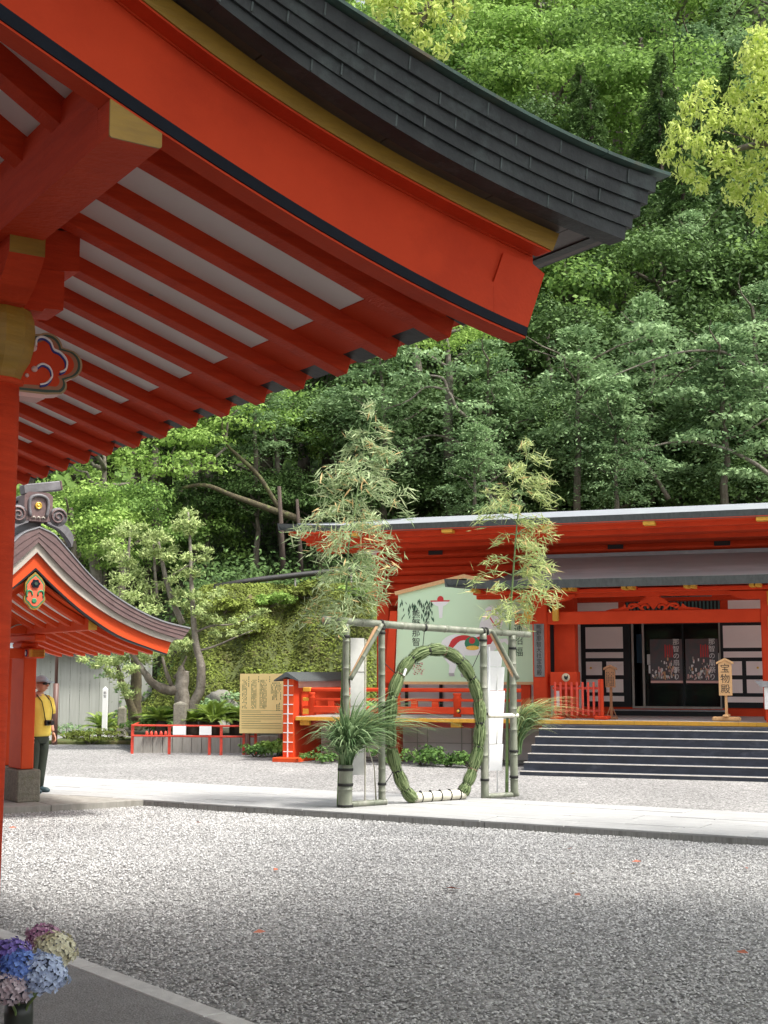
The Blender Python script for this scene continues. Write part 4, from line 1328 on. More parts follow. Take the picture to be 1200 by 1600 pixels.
# purlins, one on each side
for s in (1, -1):
    x0, x1 = (.10, .215) if s > 0 else (2 * RID - .215, 2 * RID - .10)
    o = box('purlin', PV, x0, x1, -2.30, 1.5, 2.43, 2.60, M['orange'], .008)
    box('end_paint', o, x0 + .001, x1 - .001, -2.306, -2.298, 2.431, 2.575, M['yellow'])
    # column, its base and nose
    x0, x1 = (.066, .25) if s > 0 else (2 * RID - .25, 2 * RID - .066)
    for yy in (.07, 1.0):
        box('column', PV, x0, x1, yy, yy + .55 if yy < .5 else yy + .3, .545, 2.14, M['orange'], .012)
        box('column_base', PV, x0 - .066, x1 + .086, yy - .07, yy + .62 if yy < .5 else yy + .4, .09, .54, M['stone'], .018)
    o = box('nose_beam', PV, x0 + .0, x1 + .02, -.22, 1.4, 2.09, 2.235, M['orange'], .02)
    box('nose_paint', o, x0 - .001, x1 + .021, -.22, -.11, 2.092, 2.233, M['yellow'], .02)
    c = MB().lathe([(.0, 0), (.05, 0), (.05, .006), (.03, .008), (0, .008)], n=16).build('nose_scroll', M['paint_blue'], o, True)
    c.rotation_euler = (0, -math.pi / 2, 0); c.location = (x0 - .002, -.02, 2.165)
    c = MB().lathe([(.0, 0), (.03, 0), (.03, .004), (0, .004)], n=12).build('nose_scroll', M['paint_white'], o, True)
    c.rotation_euler = (0, -math.pi / 2, 0); c.location = (x0 - .010, -.02, 2.165)
    box('bearing_block', PV, x0 - .03, x1 + .03, .1, .52, 2.24, 2.32, M['orange'], .02)
    box('bracket_arm', PV, x0 + .01, x1 - .01, -.35, .9, 2.325, 2.428, M['orange'], .02)
tb = box('tie_beam', PV, 2 * RID - .3, .30, .12, .30, 2.09, 2.235, M['orange'], .01)
box('tie_beam', PV, 2 * RID - .2, .2, .1, .28, 2.44, 2.66, M['orange'], .01)
box('king_post', PV, RID - .08, RID + .08, .1, .26, 2.66, 3.0, M['orange'], .01)
# scroll on the upper tie beam
o = MB().tube([(x, .09, z) for x, z in smooth_line([(-.45, 2.47), (-.2, 2.49), (-.05, 2.56), (.09, 2.57)], 12)], .009, 6).build('scroll_line', M['cream'], PV, True)
c = MB().lathe([(0, 0), (.06, 0), (.06, .01), (.04, .014), (.04, .02), (0, .02)], n=18).build('scroll_eye', M['paint_green'], PV, True)
c.rotation_euler = (math.pi / 2, 0, 0); c.location = (-.32, .1, 2.60)
# ridge purlin behind pendant
box('ridge_purlin', PV, RID - .07, RID + .07, -2.3, 1.5, 3.0, 3.12, M['orange'])

# hanging fish pendant in the gable
pend = [(-.64, 3.13)] + [(-.56, 3.06), (-.515, 2.99), (-.515, 2.90)] + scallop(-.565, 2.80, .06, .065, 60, -70, 6) + scallop(-.64, 2.725, .07, .062, -20, -160, 8) + scallop(-.715, 2.80, .06, .065, 250, 120, 6) + [(-.765, 2.90), (-.765, 2.99), (-.72, 3.06)]
pe = MB().prism(pend, -2.40, -2.345).build('gable_pendant', M['gold'], PV)
cp = (-.64, 2.88)
MB().prism([(x + (cp[0] - x) * .10, z + (cp[1] - z) * .10) for x, z in pend], -2.405, -2.401).build('pendant_green', M['paint_green'], pe)
MB().prism([(x + (cp[0] - x) * .2, z + (cp[1] - z) * .2) for x, z in pend], -2.41, -2.406).build('pendant_field', mat('pendant coral', (.78, .13, .06)), pe)
ros = []
for i in range(24):
    a = i / 24 * 2 * math.pi
    r = .052 * (1 + .13 * math.cos(6 * a))
    ros.append((-.64 + r * math.cos(a), 2.985 + r * math.sin(a)))
MB().prism(ros, -2.43, -2.4105).build('rosette', M['navy'], pe)
MB().prism([(-.64 + .4 * (x + .64), 2.985 + .4 * (z - 2.985)) for x, z in ros], -2.44, -2.431).build('rosette_centre', M['darkgreen'], pe)
for s in (1, -1):
    p = smooth_line([(-.64 + s * .035, 2.84), (-.64 + s * .045, 2.885), (-.64 + s * .08, 2.90), (-.64 + s * .105, 2.87), (-.64 + s * .10, 2.82)], 14)
    MB().tube([(x, -2.412, z) for x, z in p], .011, 6).build('green_scroll', M['paint_green'], pe, True)
c = MB().lathe([(.018, 0), (.033, 0), (.033, .006), (.018, .006)], n=14).build('heart_ring', M['paint_green'], pe, True)
c.rotation_euler = (math.pi / 2, 0, 0); c.location = (-.65, -2.41, 2.775)

# ridge and its end ornament
box('ridge', PV, RID - .13, RID + .13, -2.2, 1.8, 3.70, 4.05, M['tilegrey'], .03)
box('ridge_cap', PV, RID - .17, RID + .17, -2.3, 1.8, 4.05, 4.10, M['tilegrey'], .015)
orn = MB().prism([(-.80, 3.76), (-.82, 3.90), (-.82, 4.08), (-.77, 4.125), (-.51, 4.125), (-.46, 4.08), (-.46, 3.90), (-.48, 3.76)], -2.44, -2.2).build('ridge_ornament', M['brown'], PV)
fr = [(-.80, 3.79), (-.80, 4.075), (-.76, 4.10), (-.52, 4.10), (-.48, 4.075), (-.48, 3.79)]
MB().tube([(x, -2.45, z) for x, z in smooth_line([(-.745, 3.82), (-.76, 3.95), (-.74, 4.05), (-.64, 4.085), (-.54, 4.05), (-.52, 3.95), (-.54, 3.82)], 24)], .022, 6).build('ornament_frame', M['tilegrey'], orn, True)
c = MB().lathe([(0, 0), (.045, 0), (.045, .012), (.033, .02), (.03, .014), (.015, .014), (.012, .024), (0, .024)], n=20).build('gilt_crest', M['brass'], orn, True)
c.rotation_euler = (math.pi / 2, 0, 0); c.location = (-.645, -2.442, 3.955)
for s in (1, -1):
    cx = -.64 + s * .255
    c = MB().lathe([(0, 0), (.115, 0), (.12, .05), (.12, .2), (0, .2)], n=22).build('scroll_boss', M['tilegrey'], orn, True)
    c.rotation_euler = (math.pi / 2, 0, 0); c.location = (cx, -2.24, 3.83)
    sp = []
    for i in range(26):
        a = i / 25 * 3.6 * math.pi
        r = .105 * (1 - i / 30)
        sp.append((cx + s * r * math.cos(a), -2.448, 3.83 + r * math.sin(a)))
    MB().tube(sp, .012, 5).build('scroll_line', M['brown'], orn, True)
    MB().strip(smooth_line([(-.64 + s * .12, 3.74), (-.64 + s * .3, 3.66), (-.64 + s * .42, 3.52), (-.64 + s * .44, 3.46)], 10), smooth_line([(-.64 + s * .12, 3.78), (-.64 + s * .34, 3.74), (-.64 + s * .46, 3.60), (-.64 + s * .45, 3.47)], 10), -2.44, -2.3).build('ornament_fin', M['tilegrey'], orn)
for x in (-.70, -.64, -.58):
    MB().tube([(x - .02, -2.45, 3.80), (x, -2.455, 3.815), (x + .02, -2.45, 3.80)], .01, 5).build('wave', M['cream'], orn, True)
# cross bar on top of the ornament
MB().obox((-.60, -2.36, 4.19), (.48, .16, .12), (0, -R(10), 0), .012).build('crown_bar', M['tilegrey'], orn)
MB().obox((-.352, -2.36, 4.234), (.02, .15, .12), (0, -R(10), 0), .004).build('bar_end', M['brown'], orn)

# ================================================================== treasure hall (right)
HX, HA = Vector((2.5137, 25.0634, 0)), R(-20.5)
H = thing('treasure_hall', 'long vermilion log walled treasure hall with copper roofs and raised veranda', 'hall', HX, HA)
DZ = .955
# stairs
for k in range(6):
    z = .08 + .145 * k
    b = .30 * k
    s = box('stair_step', H, 0, 9, b + .012, 2.6, z - .145 if k else -.1, z - .014, M['stepdark'])
    box('nosing', s, 0, 9, b, b + .07, z - .013, z + .001, M['nosing'])
    box('tread', s, 0, 9, b + .072, b + .40, z - .013, z - .001, M['stepdark'])
# deck planks: ends painted yellow along the front edge
x = -5.46
j = 0
while x < 9:
    w = .16 if x < .04 else .33
    p = box('deck_board', H, x + .002, x + w - .002, 2.035, 5.9, DZ - .075, DZ, M['deckboard'], .003)
    box('end_paint', p, x + .002, x + w - .002, 2.0, 2.034, DZ - .082, DZ - .006, M['yellow'], .003)
    x += w
box('deck_fascia', H, -5.4, .3, 2.22, 2.4, DZ - .20, DZ - .085, mat('dark red timber', (.36, .03, .018)))
box('step_backing', H, .04, 9, 1.62, 2.2, .6, DZ - .09, M['stepdark'])
for a in (-5.30, -1.9):
    box('beam_end', H, a - .11, a + .11, 2.12, 2.25, DZ - .19, DZ - .084, M['yellow'], .006)
for a in (-3.62, -1.72, -.15):
    box('deck_post', H, a, a + .22, 2.9, 3.1, 0, DZ - .09, M['red'], .01)
box('base_wall', H, -5.45, .1, 3.4, 3.5, 0, DZ - .08, M['white'])
for a in (-3.18, -2.95, -2.18, -1.95, -1.2, -4.4):
    box('wall_seam', H, a, a + .018, 3.385, 3.398, .04, DZ - .09, M['cream'])
box('wall_seam', H, -3.5, -1.2, 3.383, 3.397, .37, .385, M['cream'])
box('sill_stone', H, -5.5, .0, 3.1, 3.38, -.1, .05, M['concrete'], .01)

# end wall of the veranda with its little copper roof
W_ = MB().box(-5.75, -5.49, 2.02, 5.3, .08, 1.74).build('end_wall', M['red'], H)
box('wall_foot', H, -5.88, -5.30, 1.75, 5.3, -.05, .09, M['orange'], .01)
box('wall_end_face', W_, -5.745, -5.495, 1.99, 2.02, .085, 1.75, M['orange'])
box('white_line', W_, -5.64, -5.615, 1.975, 1.988, .09, 1.74, M['paint_white'])
for i in range(8):
    z = .2 + i * .2
    box('white_line', W_, -5.73, -5.645, 1.975, 1.988, z, z + .018, M['paint_white'])
    box('white_line', W_, -5.61, -5.51, 1.975, 1.988, z, z + .018, M['paint_white'])
MB().prism([(-5.92, 1.70), (-5.90, 1.735), (-5.63, 1.90), (-5.61, 1.90), (-5.34, 1.735), (-5.32, 1.70), (-5.62, 1.80)], 1.86, 5.4).build('little_roof', M['roofdark'], H)
box('pink_board', H, -5.489, -5.47, 2.2, 5.3, 1.56, 1.70, M['paint_pink'])

# railing along the veranda
box('top_rail', H, -5.42, -.55, 2.26, 2.34, 1.485, 1.565, M['red'], .02)
box('middle_rail', H, -5.42, -.55, 2.27, 2.33, 1.29, 1.345, M['red'], .008)
box('bottom_rail', H, -5.42, -1.45, 2.24, 2.36, 1.03, 1.175, M['red'], .012)
for a in (-5.2, -4.3, -3.26, -1.92, -1.0):
    rp = MB().lathe([(.085, 0), (.085, .36), (.10, .38), (.07, .42), (.09, .45), (.09, .49)], n=12).build('rail_post', M['red'], H, True)
    rp.location = (a, 2.3, DZ + .02)
for a in (-4.75, -2.86, -2.4, -1.4):
    box('rail_strut', H, a - .07, a + .07, 2.27, 2.33, 1.175, 1.29, M['red'])
for (x0, x1, z0, z1) in [(-5.40, -5.22, 1.48, 1.57), (-5.40, -5.22, 1.28, 1.355), (-5.40, -5.16, 1.0, 1.12)]:
    box('rail_cap', H, x0, x1, 2.235, 2.365, z0, z1, M['yellow'], .01)
c = MB().lathe([(0, 0), (.055, 0), (.055, .012), (.035, .02), (0, .02)], n=18).build('rail_boss', M['dark'], H, True)
c.rotation_euler = (math.pi / 2, 0, 0); c.location = (-1.88, 2.238, 1.10)
c = MB().lathe([(0, 0), (.03, 0), (.03, .01), (0, .012)], n=14).build('rail_boss', M['brass'], H, True)
c.rotation_euler = (math.pi / 2, 0, 0); c.location = (-1.88, 2.216, 1.10)

# wall behind the veranda and the log wall above
box('panel_wall', H, -4.4, 0.0, 5.5, 5.6, DZ, 3.4, M['white'])
for a in (-4.2, -3.35, -2.5, -1.65, -.8):
    box('wall_post', H, a, a + .07, 5.46, 5.498, DZ, 3.3, M['black'])
box('wall_rail', H, -4.4, 0, 5.455, 5.495, 1.68, 1.76, M['black'])
box('corner_post', H, -4.72, -4.42, 4.95, 5.6, DZ, 3.65, M['red'], .02)
for i in range(7):
    z = 3.56 + i * .193
    poly = [(0, z), (-.09, z + .05), (-.10, z + .10), (-.055, z + .185), (0, z + .19)]
    mb = MB()
    n_ = len(poly)
    x0 = -4.55 - .22 - (.05 if i % 2 else 0)
    mb.v = [(x0, 5.0 + y, zz) for y, zz in poly] + [(9, 5.0 + y, zz) for y, zz in poly] + [(x0, 5.2, z), (x0, 5.2, z + .19), (9, 5.2, z), (9, 5.2, z + .19)]
    a, b = n_, 2 * n_
    mb.f = [(i_, i_ + n_, i_ + 1 + n_, i_ + 1) for i_ in range(n_ - 1)] + [tuple(range(n_)) + (b + 1, b)[:0]] + [(4, 9, b + 3, b + 1), (0, b, b + 2, 5)] + [(0, 1, 2, 3, 4, b + 1, b)]
    mb.f = [f for f in mb.f if len(f) > 2]
    mb.build('wall_log', M['red'], H)
    # crossing log end
    box('log_end', H, -4.58 - .0, -4.42, 4.62 - (.06 if i % 2 else 0), 5.0, z + .02, z + .17, M['red'], .02)
box('log_backing', H, -4.5, 9, 5.06, 8, 3.45, 4.95, M['red'])
box('side_wall', H, -4.5, -4.4, 5.6, 10, DZ, 3.5, M['red'])
for a in (-3.41, .78, 3.08, 5.4):
    v = box('wall_vent', H, a, a + .34, 4.885, 4.96, 4.60, 4.77, M['dark'])
# eave boards under the main roof
for k_, (b0_, b1_, z0_, z1_) in enumerate([(4.1, 4.92, 4.70, 4.77), (3.5, 4.1, 4.78, 4.86), (3.2, 3.5, 4.87, 4.98)]):
    MB().prism([(-5.9 + .5 * k_ * 0, z0_), (9, z0_), (9, z1_ + .06), (-5.9, z1_ + .06)], b0_, b1_).build('eave_board', M['red'], H)
MB().add([(-5.8, 2.95, 4.985), (9, 2.95, 4.985), (9, 4.9, 4.74), (-5.8, 4.9, 4.74), (-5.8, 2.95, 5.03), (9, 2.95, 5.03), (9, 4.9, 5.0), (-5.8, 4.9, 5.0)],
         [(0, 1, 2, 3), (4, 7, 6, 5), (0, 4, 5, 1), (1, 5, 6, 2), (2, 6, 7, 3), (3, 7, 4, 0)]).build('eave_soffit', M['red'], H)
for a in (-4.55, -2.35, -.15, 2.0, 4.25):
    box('beam_end', H, a - .12, a + .12, 2.98, 3.4, 4.90, 5.01, M['yellow'], .006)
# pink white triangular soffit and purlin tips at the left gable
MB().add([(-5.9, 3.4, 4.95), (-4.5, 3.4, 4.95), (-4.5, 5.0, 4.55), (-5.4, 9.5, 5.1), (-4.5, 9.5, 5.1), (-5.9, 3.4, 5.0), (-4.5, 3.4, 5.0), (-4.5, 5.0, 5.0)],
         [(0, 1, 2), (0, 2, 4, 3), (0, 5, 6, 1), (1, 6, 7, 2)]).build('gable_soffit', M['white'], H)
for (x, y, z, L) in [(-6.25, 3.3, 5.0, 2.0), (-5.85, 4.6, 4.85, 1.6), (-6.1, 7.6, 5.2, 1.8)]:
    o = box('purlin_tip', H, x, x + L, y, y + .2, z, z + .19, M['red'], .015)
    box('end_paint', o, x - .004, x + .03, y + .002, y + .198, z + .002, z + .188, M['yellow'], .006)

# main roof: hipped, low and slightly dished, thick dark edge
def roof(name, x0, x1, y0, y1, ze, xr0, yr, zr, m_top, thick, lift=0.0, dish=.18, parent=None, n=16, m_edge=None, x_flare=1.2):
    """eave line y0 from x0 to x1, sloping up to (xr0.., yr, zr); the left end sweeps up a little"""
    k = MB()
    nx, ny = 40, n
    for j in range(ny + 1):
        t = j / ny
        for i in range(nx + 1):
            s = i / nx
            xl = x0 + (xr0 - x0) * t
            x = xl + (x1 - xl) * (s ** 1.6)
            y = y0 + (yr - y0) * t
            z = ze + (zr - ze) * t - dish * math.sin(math.pi * t) * (zr - ze)
            e = max(0, 1 - (x - xl) / x_flare)
            z += lift * e * e * (1 - t)
            k.v.append((x, y, z))
    for j in range(ny):
        for i in range(nx):
            a = j * (nx + 1) + i
            k.f.append((a, a + 1, a + nx + 2, a + nx + 1))
    o = k.build(name, m_top, parent, True)
    # thick front edge, in lengths
    xs = [x0 + (x1 - x0) * ((i / 40) ** 1.6) for i in range(41)]
    e = MB()
    for x in xs:
        q = max(0, 1 - (x - x0) / x_flare)
        z = ze + lift * q * q
        e.v += [(x, y0 - .005, z + .006), (x, y0 + .06, z - thick), (x, y0 + .55, z - thick + .03), (x, y0 + .55, z + .0)]
    for i in range(40):
        for s in range(4):
            t_ = (s + 1) % 4
            e.f.append((4 * i + s, 4 * i + 4 + s, 4 * i + 4 + t_, 4 * i + t_))
    e.f.append((0, 1, 2, 3))
    e.build(name + '_edge', m_edge or M['roofdark'], parent)
    # left side edge following the hip end
    e = MB()
    for j in range(ny + 1):
        t = j / ny
        x = x0 + (xr0 - x0) * t; y = y0 + (yr - y0) * t
        z = ze + (zr - ze) * t - dish * math.sin(math.pi * t) * (zr - ze) + lift * (1 - t)
        e.v += [(x - .004, y, z + .004), (x + .05, y, z - thick), (x + .5, y, z - thick + .02), (x + .5, y, z - .01)]
    for i in range(ny):
        for s in range(4):
            t_ = (s + 1) % 4
            e.f.append((4 * i + s, 4 * i + 4 + s, 4 * i + 4 + t_, 4 * i + t_))
    e.build(name + '_verge', m_edge or M['roofdark'], parent)
    return o


M['roofporch'] = mat('grey porch roof sheet', (0.40, 0.43, 0.43), (0.30, 0.33, 0.33), 2, 0.4, 0.12, 6, 0.1, stretch=(.3, 1.6, 1), wear=(0.50, 0.52, 0.53), wscale=1.0, wamt=0.7)
M['roofbright'] = mat('pale sheet roof', (0.42, 0.44, 0.48), (0.36, 0.38, 0.41), 3, 0.3, 0.1, 8, 0.1)
roof('main_roof', -6.35, 9.5, 2.9, 8.5, 5.12, -5.1, 8.5, 5.93, M['roofbright'], .145, .12, .05, H, x_flare=2.6)
roof('porch_roof', -2.03, 9.5, 1.8, 5.0, 3.735, -.75, 5.0, 4.5, M['roofporch'], .16, .07, .34, H, x_flare=1.5)
box('porch_roof_flashing', H, -.8, 9, 4.88, 4.99, 4.44, 4.52, M['roofgrey'])
# faint weathering line on the porch roof where two sheets lap
for b_, z_ in [(2.45, 3.83)]:
    pass

# porch: columns, beam, carved frog-leg strut, brackets
for a in (-.47, 4.16):
    o = box('porch_column', H, a, a + .31, 2.95, 3.26, DZ, 3.46, M['red'], .025)
bm_ = box('porch_beam', H, -.16, 4.16, 2.98, 3.2, 2.885, 3.15, M['red'], .015)
box('porch_beam', H, -.86, -.47, 3.0, 3.18, 2.9, 3.12, M['red'], .012)
for a, w in [(-.62, .17), (-.02, .13)]:
    box('beam_nose', H, a, a + w, 2.85, 2.95, 2.95, 3.28, M['yellow'], .02)
box('beam_nose', H, 4.3, 4.6, 2.85, 2.95, 3.2, 3.5, M['yellow'], .02)
box('beam_nose', H, 4.3, 4.6, 2.85, 2.95, 2.75, 3.0, M['yellow'], .02)
box('porch_purlin', H, -1.7, 9, 2.75, 2.97, 3.52, 3.60, M['red'], .01)
box('porch_purlin', H, -1.7, 9, 3.0, 3.2, 3.44, 3.56, M['red'], .01)
box('porch_ceiling', H, -1.6, 9, 2.2, 5.2, 3.63, 3.66, M['red'])
for a in (.42, .55, 1.62, 1.75, 2.84, 2.96, 4.08, 4.2, -1.5):
    box('rafter_end', H, a - .045, a + .045, 2.05, 2.5, 3.535, 3.61, M['yellow'], .006)
    box('porch_rafter', H, a - .04, a + .04, 2.5, 5.0, 3.54, 3.61, M['red'])
# bracket hijiki (boat shaped) over columns and over the strut
for cx, w, dz_ in ((-.3, .75, 0), (2.05, .55, .10), (4.3, .75, 0)):
    MB().prism([(cx - w, 3.50 + dz_ * .5), (cx - w, 3.46 + dz_ * .6), (cx - w * .8, 3.38 + dz_), (cx - w * .5, 3.34 + dz_), (cx + w * .5, 3.34 + dz_), (cx + w * .8, 3.38 + dz_), (cx + w, 3.46 + dz_ * .6), (cx + w, 3.50 + dz_ * .5)], 2.9, 3.1).build('boat_bracket', M['red'], H)
    box('bearing_block', H, cx - .14, cx + .14, 2.92, 3.12, 3.30 + dz_, 3.44 + dz_, M['red'], .02)
# the strut: pierced, drawn as outline with holes left open by thick scrolls
fl = MB()
arch = smooth_line([(1.07, 3.16), (1.20, 3.19), (1.38, 3.21), (1.47, 3.28), (1.50, 3.215), (1.62, 3.24), (1.76, 3.32), (1.88, 3.40), (2.05, 3.42), (2.22, 3.40), (2.34, 3.32), (2.48, 3.24), (2.60, 3.215), (2.63, 3.28), (2.72, 3.21), (2.9, 3.19), (3.03, 3.16)], 60)
arch_lo = []
for x, z in arch:
    t = abs(x - 2.05) / .98
    arch_lo.append((x, 3.151 + max(0, (z - 3.151)) * (0.55 if t < .55 else .0)))
fl.strip(arch_lo, arch, 3.03, 3.10)
st_ = fl.build('carved_strut', M['red'], H)
for s in (1, -1):
    for p_, r_ in (([(.20, 3.155), (.24, 3.21), (.20, 3.26), (.13, 3.255), (.10, 3.22), (.13, 3.20)], .022), ([(.24, 3.17), (.33, 3.27), (.45, 3.28), (.50, 3.235), (.46, 3.20), (.42, 3.215)], .022), ([(.50, 3.17), (.62, 3.16)], .02)):
        MB().tube([(2.05 + s * x, 3.03, z) for x, z in smooth_line(p_, 14)], r_ * 1.2, 6).build('strut_scroll', M['red'], st_, True)
MB().prism([(1.93, 3.30), (2.17, 3.30), (2.05, 3.16)], 3.035, 3.09).build('strut_scroll', M['red'], st_)

# entrance wall
WB = 5.5
box('entrance_wall_top', H, -.1, 9, WB, WB + .1, 3.05, 3.62, M['red'])
box('white_panel', H, -.09, .87, WB - .012, WB - .002, 3.25, 3.52, M['white'])
box('white_panel', H, 3.27, 4.6, WB - .012, WB - .002, 3.26, 3.52, M['white'])
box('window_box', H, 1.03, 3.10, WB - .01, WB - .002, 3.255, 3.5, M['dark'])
for i in range(26):
    x = 1.06 + i * .08
    box('window_slat', H, x, x + .035, WB - .04, WB - .012, 3.26, 3.495, mat('slat teal', (.05, .12, .11)) if i == 0 else bpy.data.materials['slat teal'])
nb = box('name_board', H, 1.9, 3.15, 3.6, 3.63, 3.44, 3.62, M['wood_grey'])
lettering('熊野', .2, nb, (2.55, 3.595, 3.63), vertical=False)
# left sliding door (closed) and panels behind; black lattice with white panels
def door(x0, x1, cells, name='sliding_door'):
    d = box(name, H, x0, x1, WB - .06, WB - .02, 1.13, 3.02, M['black'])
    for (a0, z0, a1, z1) in cells:
        box('white_panel', d, a0, a1, WB - .068, WB - .0605, z0, z1, M['white'])
    return d


d1 = door(0.02, 1.13, [(.13, 2.42, .97, 2.90), (.13, 2.21, .97, 2.34), (.13, 1.83, .49, 2.13), (.59, 1.83, .97, 2.13), (.13, 1.45, .49, 1.74), (.58, 1.45, .96, 1.74), (.15, 1.25, .97, 1.37)])
d2 = door(3.09, 4.3, [(3.15, 2.42, 3.99, 2.90), (3.15, 2.21, 3.99, 2.34), (3.15, 1.83, 3.53, 2.13), (3.62, 1.83, 3.99, 2.13), (3.15, 1.45, 3.53, 1.74), (3.62, 1.45, 3.99, 1.74), (3.17, 1.25, 3.99, 1.37)])
for dd, (x, z) in ((d1, (.24, 1.99)), (d2, (3.86, 1.99))):
    c = MB().lathe([(.0, 0), (.025, 0), (.025, .01), (.015, .014), (0, .008)], n=12).build('door_pull', M['brass'], dd, True)
    c.rotation_euler = (math.pi / 2, 0, 0); c.location = (x, WB - .069, z)
box('wall_below_door', H, -.1, 4.4, WB - .03, WB + .05, DZ, 1.128, M['red'])
box('jamb_panel', H, -.12, .02, WB - .05, WB, 1.1, 3.03, M['white'])
box('door_step', H, .81, 3.18, WB - .5, WB - .03, DZ, 1.06, M['black'])
box('step_tread', H, .79, 3.2, WB - .52, WB - .03, 1.061, 1.085, M['roofgrey'])
# glass doors
glass = bpy.data.materials.new('window glass')
glass.use_nodes = True
gn, gl = glass.node_tree.nodes, glass.node_tree.links
gp = gn['Principled BSDF']
gp.inputs['Base Color'].default_value = (.02, .03, .03, 1)
gp.inputs['Roughness'].default_value = .04
gtr = gn.new('ShaderNodeBsdfTransparent')
gtr.inputs['Color'].default_value = (.75, .8, .78, 1)
gmx = gn.new('ShaderNodeMixShader')
gmx.inputs[0].default_value = .72
gl.new(gp.outputs[0], gmx.inputs[1]); gl.new(gtr.outputs[0], gmx.inputs[2]); gl.new(gmx.outputs[0], gn['Material Output'].inputs['Surface'])
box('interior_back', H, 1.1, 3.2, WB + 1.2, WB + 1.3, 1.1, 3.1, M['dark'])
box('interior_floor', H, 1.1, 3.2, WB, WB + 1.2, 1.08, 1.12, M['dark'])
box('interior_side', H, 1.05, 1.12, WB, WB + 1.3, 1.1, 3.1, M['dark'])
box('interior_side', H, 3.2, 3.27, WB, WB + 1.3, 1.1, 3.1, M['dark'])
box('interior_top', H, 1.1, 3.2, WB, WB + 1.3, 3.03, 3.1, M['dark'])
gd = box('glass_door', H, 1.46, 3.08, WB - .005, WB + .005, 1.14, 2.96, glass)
for x in (1.39, 1.155, 3.055):
    box('door_frame', H, x, x + .045, WB - .05, WB - .006, 1.12, 3.03, M['lamp'] if 0 else M['concrete'])
box('door_frame', H, 2.265, 2.295, WB - .03, WB - .006, 1.14, 2.96, M['black'])
box('door_frame', H, 1.15, 3.1, WB - .045, WB - .006, 1.10, 1.15, M['concrete'])
box('door_frame', H, 1.15, 3.1, WB - .045, WB - .006, 2.95, 3.05, M['black'])
box('blue_banner', H, 1.21, 1.37, WB + .3, WB + .31, 2.1, 2.75, mat('indigo cloth', (.03, .09, .16)))
# posters inside the glass
M['posterdark'] = mat('dark red poster', (0.11, 0.06, 0.065), (0.045, 0.07, 0.075), 6, 0.4, coord='Object')
for n_, x0 in enumerate((1.56, 2.33)):
    po = box('poster', H, x0, x0 + .70, WB - .018, WB - .013, 1.66, 2.62, M['posterdark'])
    box('poster_band', po, x0, x0 + .70, WB - .0195, WB - .0182, 1.66, 1.71, M['paint_pink'])
    for i in range(80):
        cx = x0 + random.uniform(.03, .56); cz = 1.73 + abs(random.gauss(0, .2))
        r = random.uniform(.012, .035)
        box('poster_figure', po, cx, cx + r, WB - .0215, WB - .0205, cz, min(cz + r * 2.2, 2.5), random.choice([M['paint_pink'], M['paint_white'], M['wood_light'], M['paint_white'], M['concrete']]))
    for i in range(4):
        box('poster_figure', po, x0 + .32 + i * .05, x0 + .345 + i * .05, WB - .0215, WB - .0205, 2.22, 2.5 - .02 * (i % 2), M['paint_red'])
    lettering('那智の扇祭り', .148, po, (x0 + .57, WB - .023, 2.63), M['paint_white'], pitch=1.03)
pn = box('paper_notice', H, 1.49, 1.63, WB - .008, WB - .0055, 2.06, 2.29, M['papergrey'])
box('paper_notice', H, 1.52, 1.70, WB - .012, WB - .0085, 1.87, 2.05, M['paper'])
box('paper_notice', H, 2.96, 3.05, WB - .009, WB - .0065, 2.06, 2.31, M['papergrey'])
box('paper_notice', H, 2.90, 3.07, WB - .012, WB - .0095, 1.87, 2.05, M['paper'])
# inner column left of the door with its red base box and gilt crest
box('inner_column', H, -.12, .33, 3.4, 3.75, DZ, 3.5, M['red'], .02)
bx_ = box('offering_box', H, -.06, .50, 2.78, 3.1, 1.62, 1.90, M['red'], .01)
c = MB().lathe([(0, 0), (.085, 0), (.085, .012), (.0, .018)], n=22).build('gilt_crest', mat('crest cream', (.75, .62, .42)), bx_, True)
c.rotation_euler = (math.pi / 2, 0, 0); c.location = (.27, 2.778, 1.79)
MB().prism([(.23, 1.80), (.25, 1.75), (.29, 1.74), (.32, 1.78), (.31, 1.84), (.28, 1.80), (.25, 1.83)], 2.755, 2.76).build('crest_mark', M['ink'], bx_)
box('box_leg', H, .02, .12, 2.85, 3.0, DZ, 1.62, M['red'])
box('box_leg', H, .34, .42, 2.85, 3.0, DZ, 1.62, M['red'])
box('red_plinth', H, -.1, .8, 3.1, 3.4, DZ, 1.06, M['red'])
box('slit_window', H, -.25, -.13, 3.5, 3.6, 1.9, 3.3, M['dark'])

# name plate on the left porch column
npl = tag(MB().box(-.435, -.215, -.02, 0, 1.80, 2.90, .004).build('name_plate', M['wood_grey']), 'weathered grey name plate with brushed characters on the left porch column', 'sign')
npl.location = HX; npl.rotation_euler = (0, 0, HA)
npl.data.transform(Matrix.Translation((0, 2.948, 0)))
lettering('熊野那智大社宝物殿', .118, npl, (-.325, 2.922, 2.885), pitch=1.0)


def hthing(name, label, cat, group=None):
    return thing(name, label, cat, HX, HA, group)


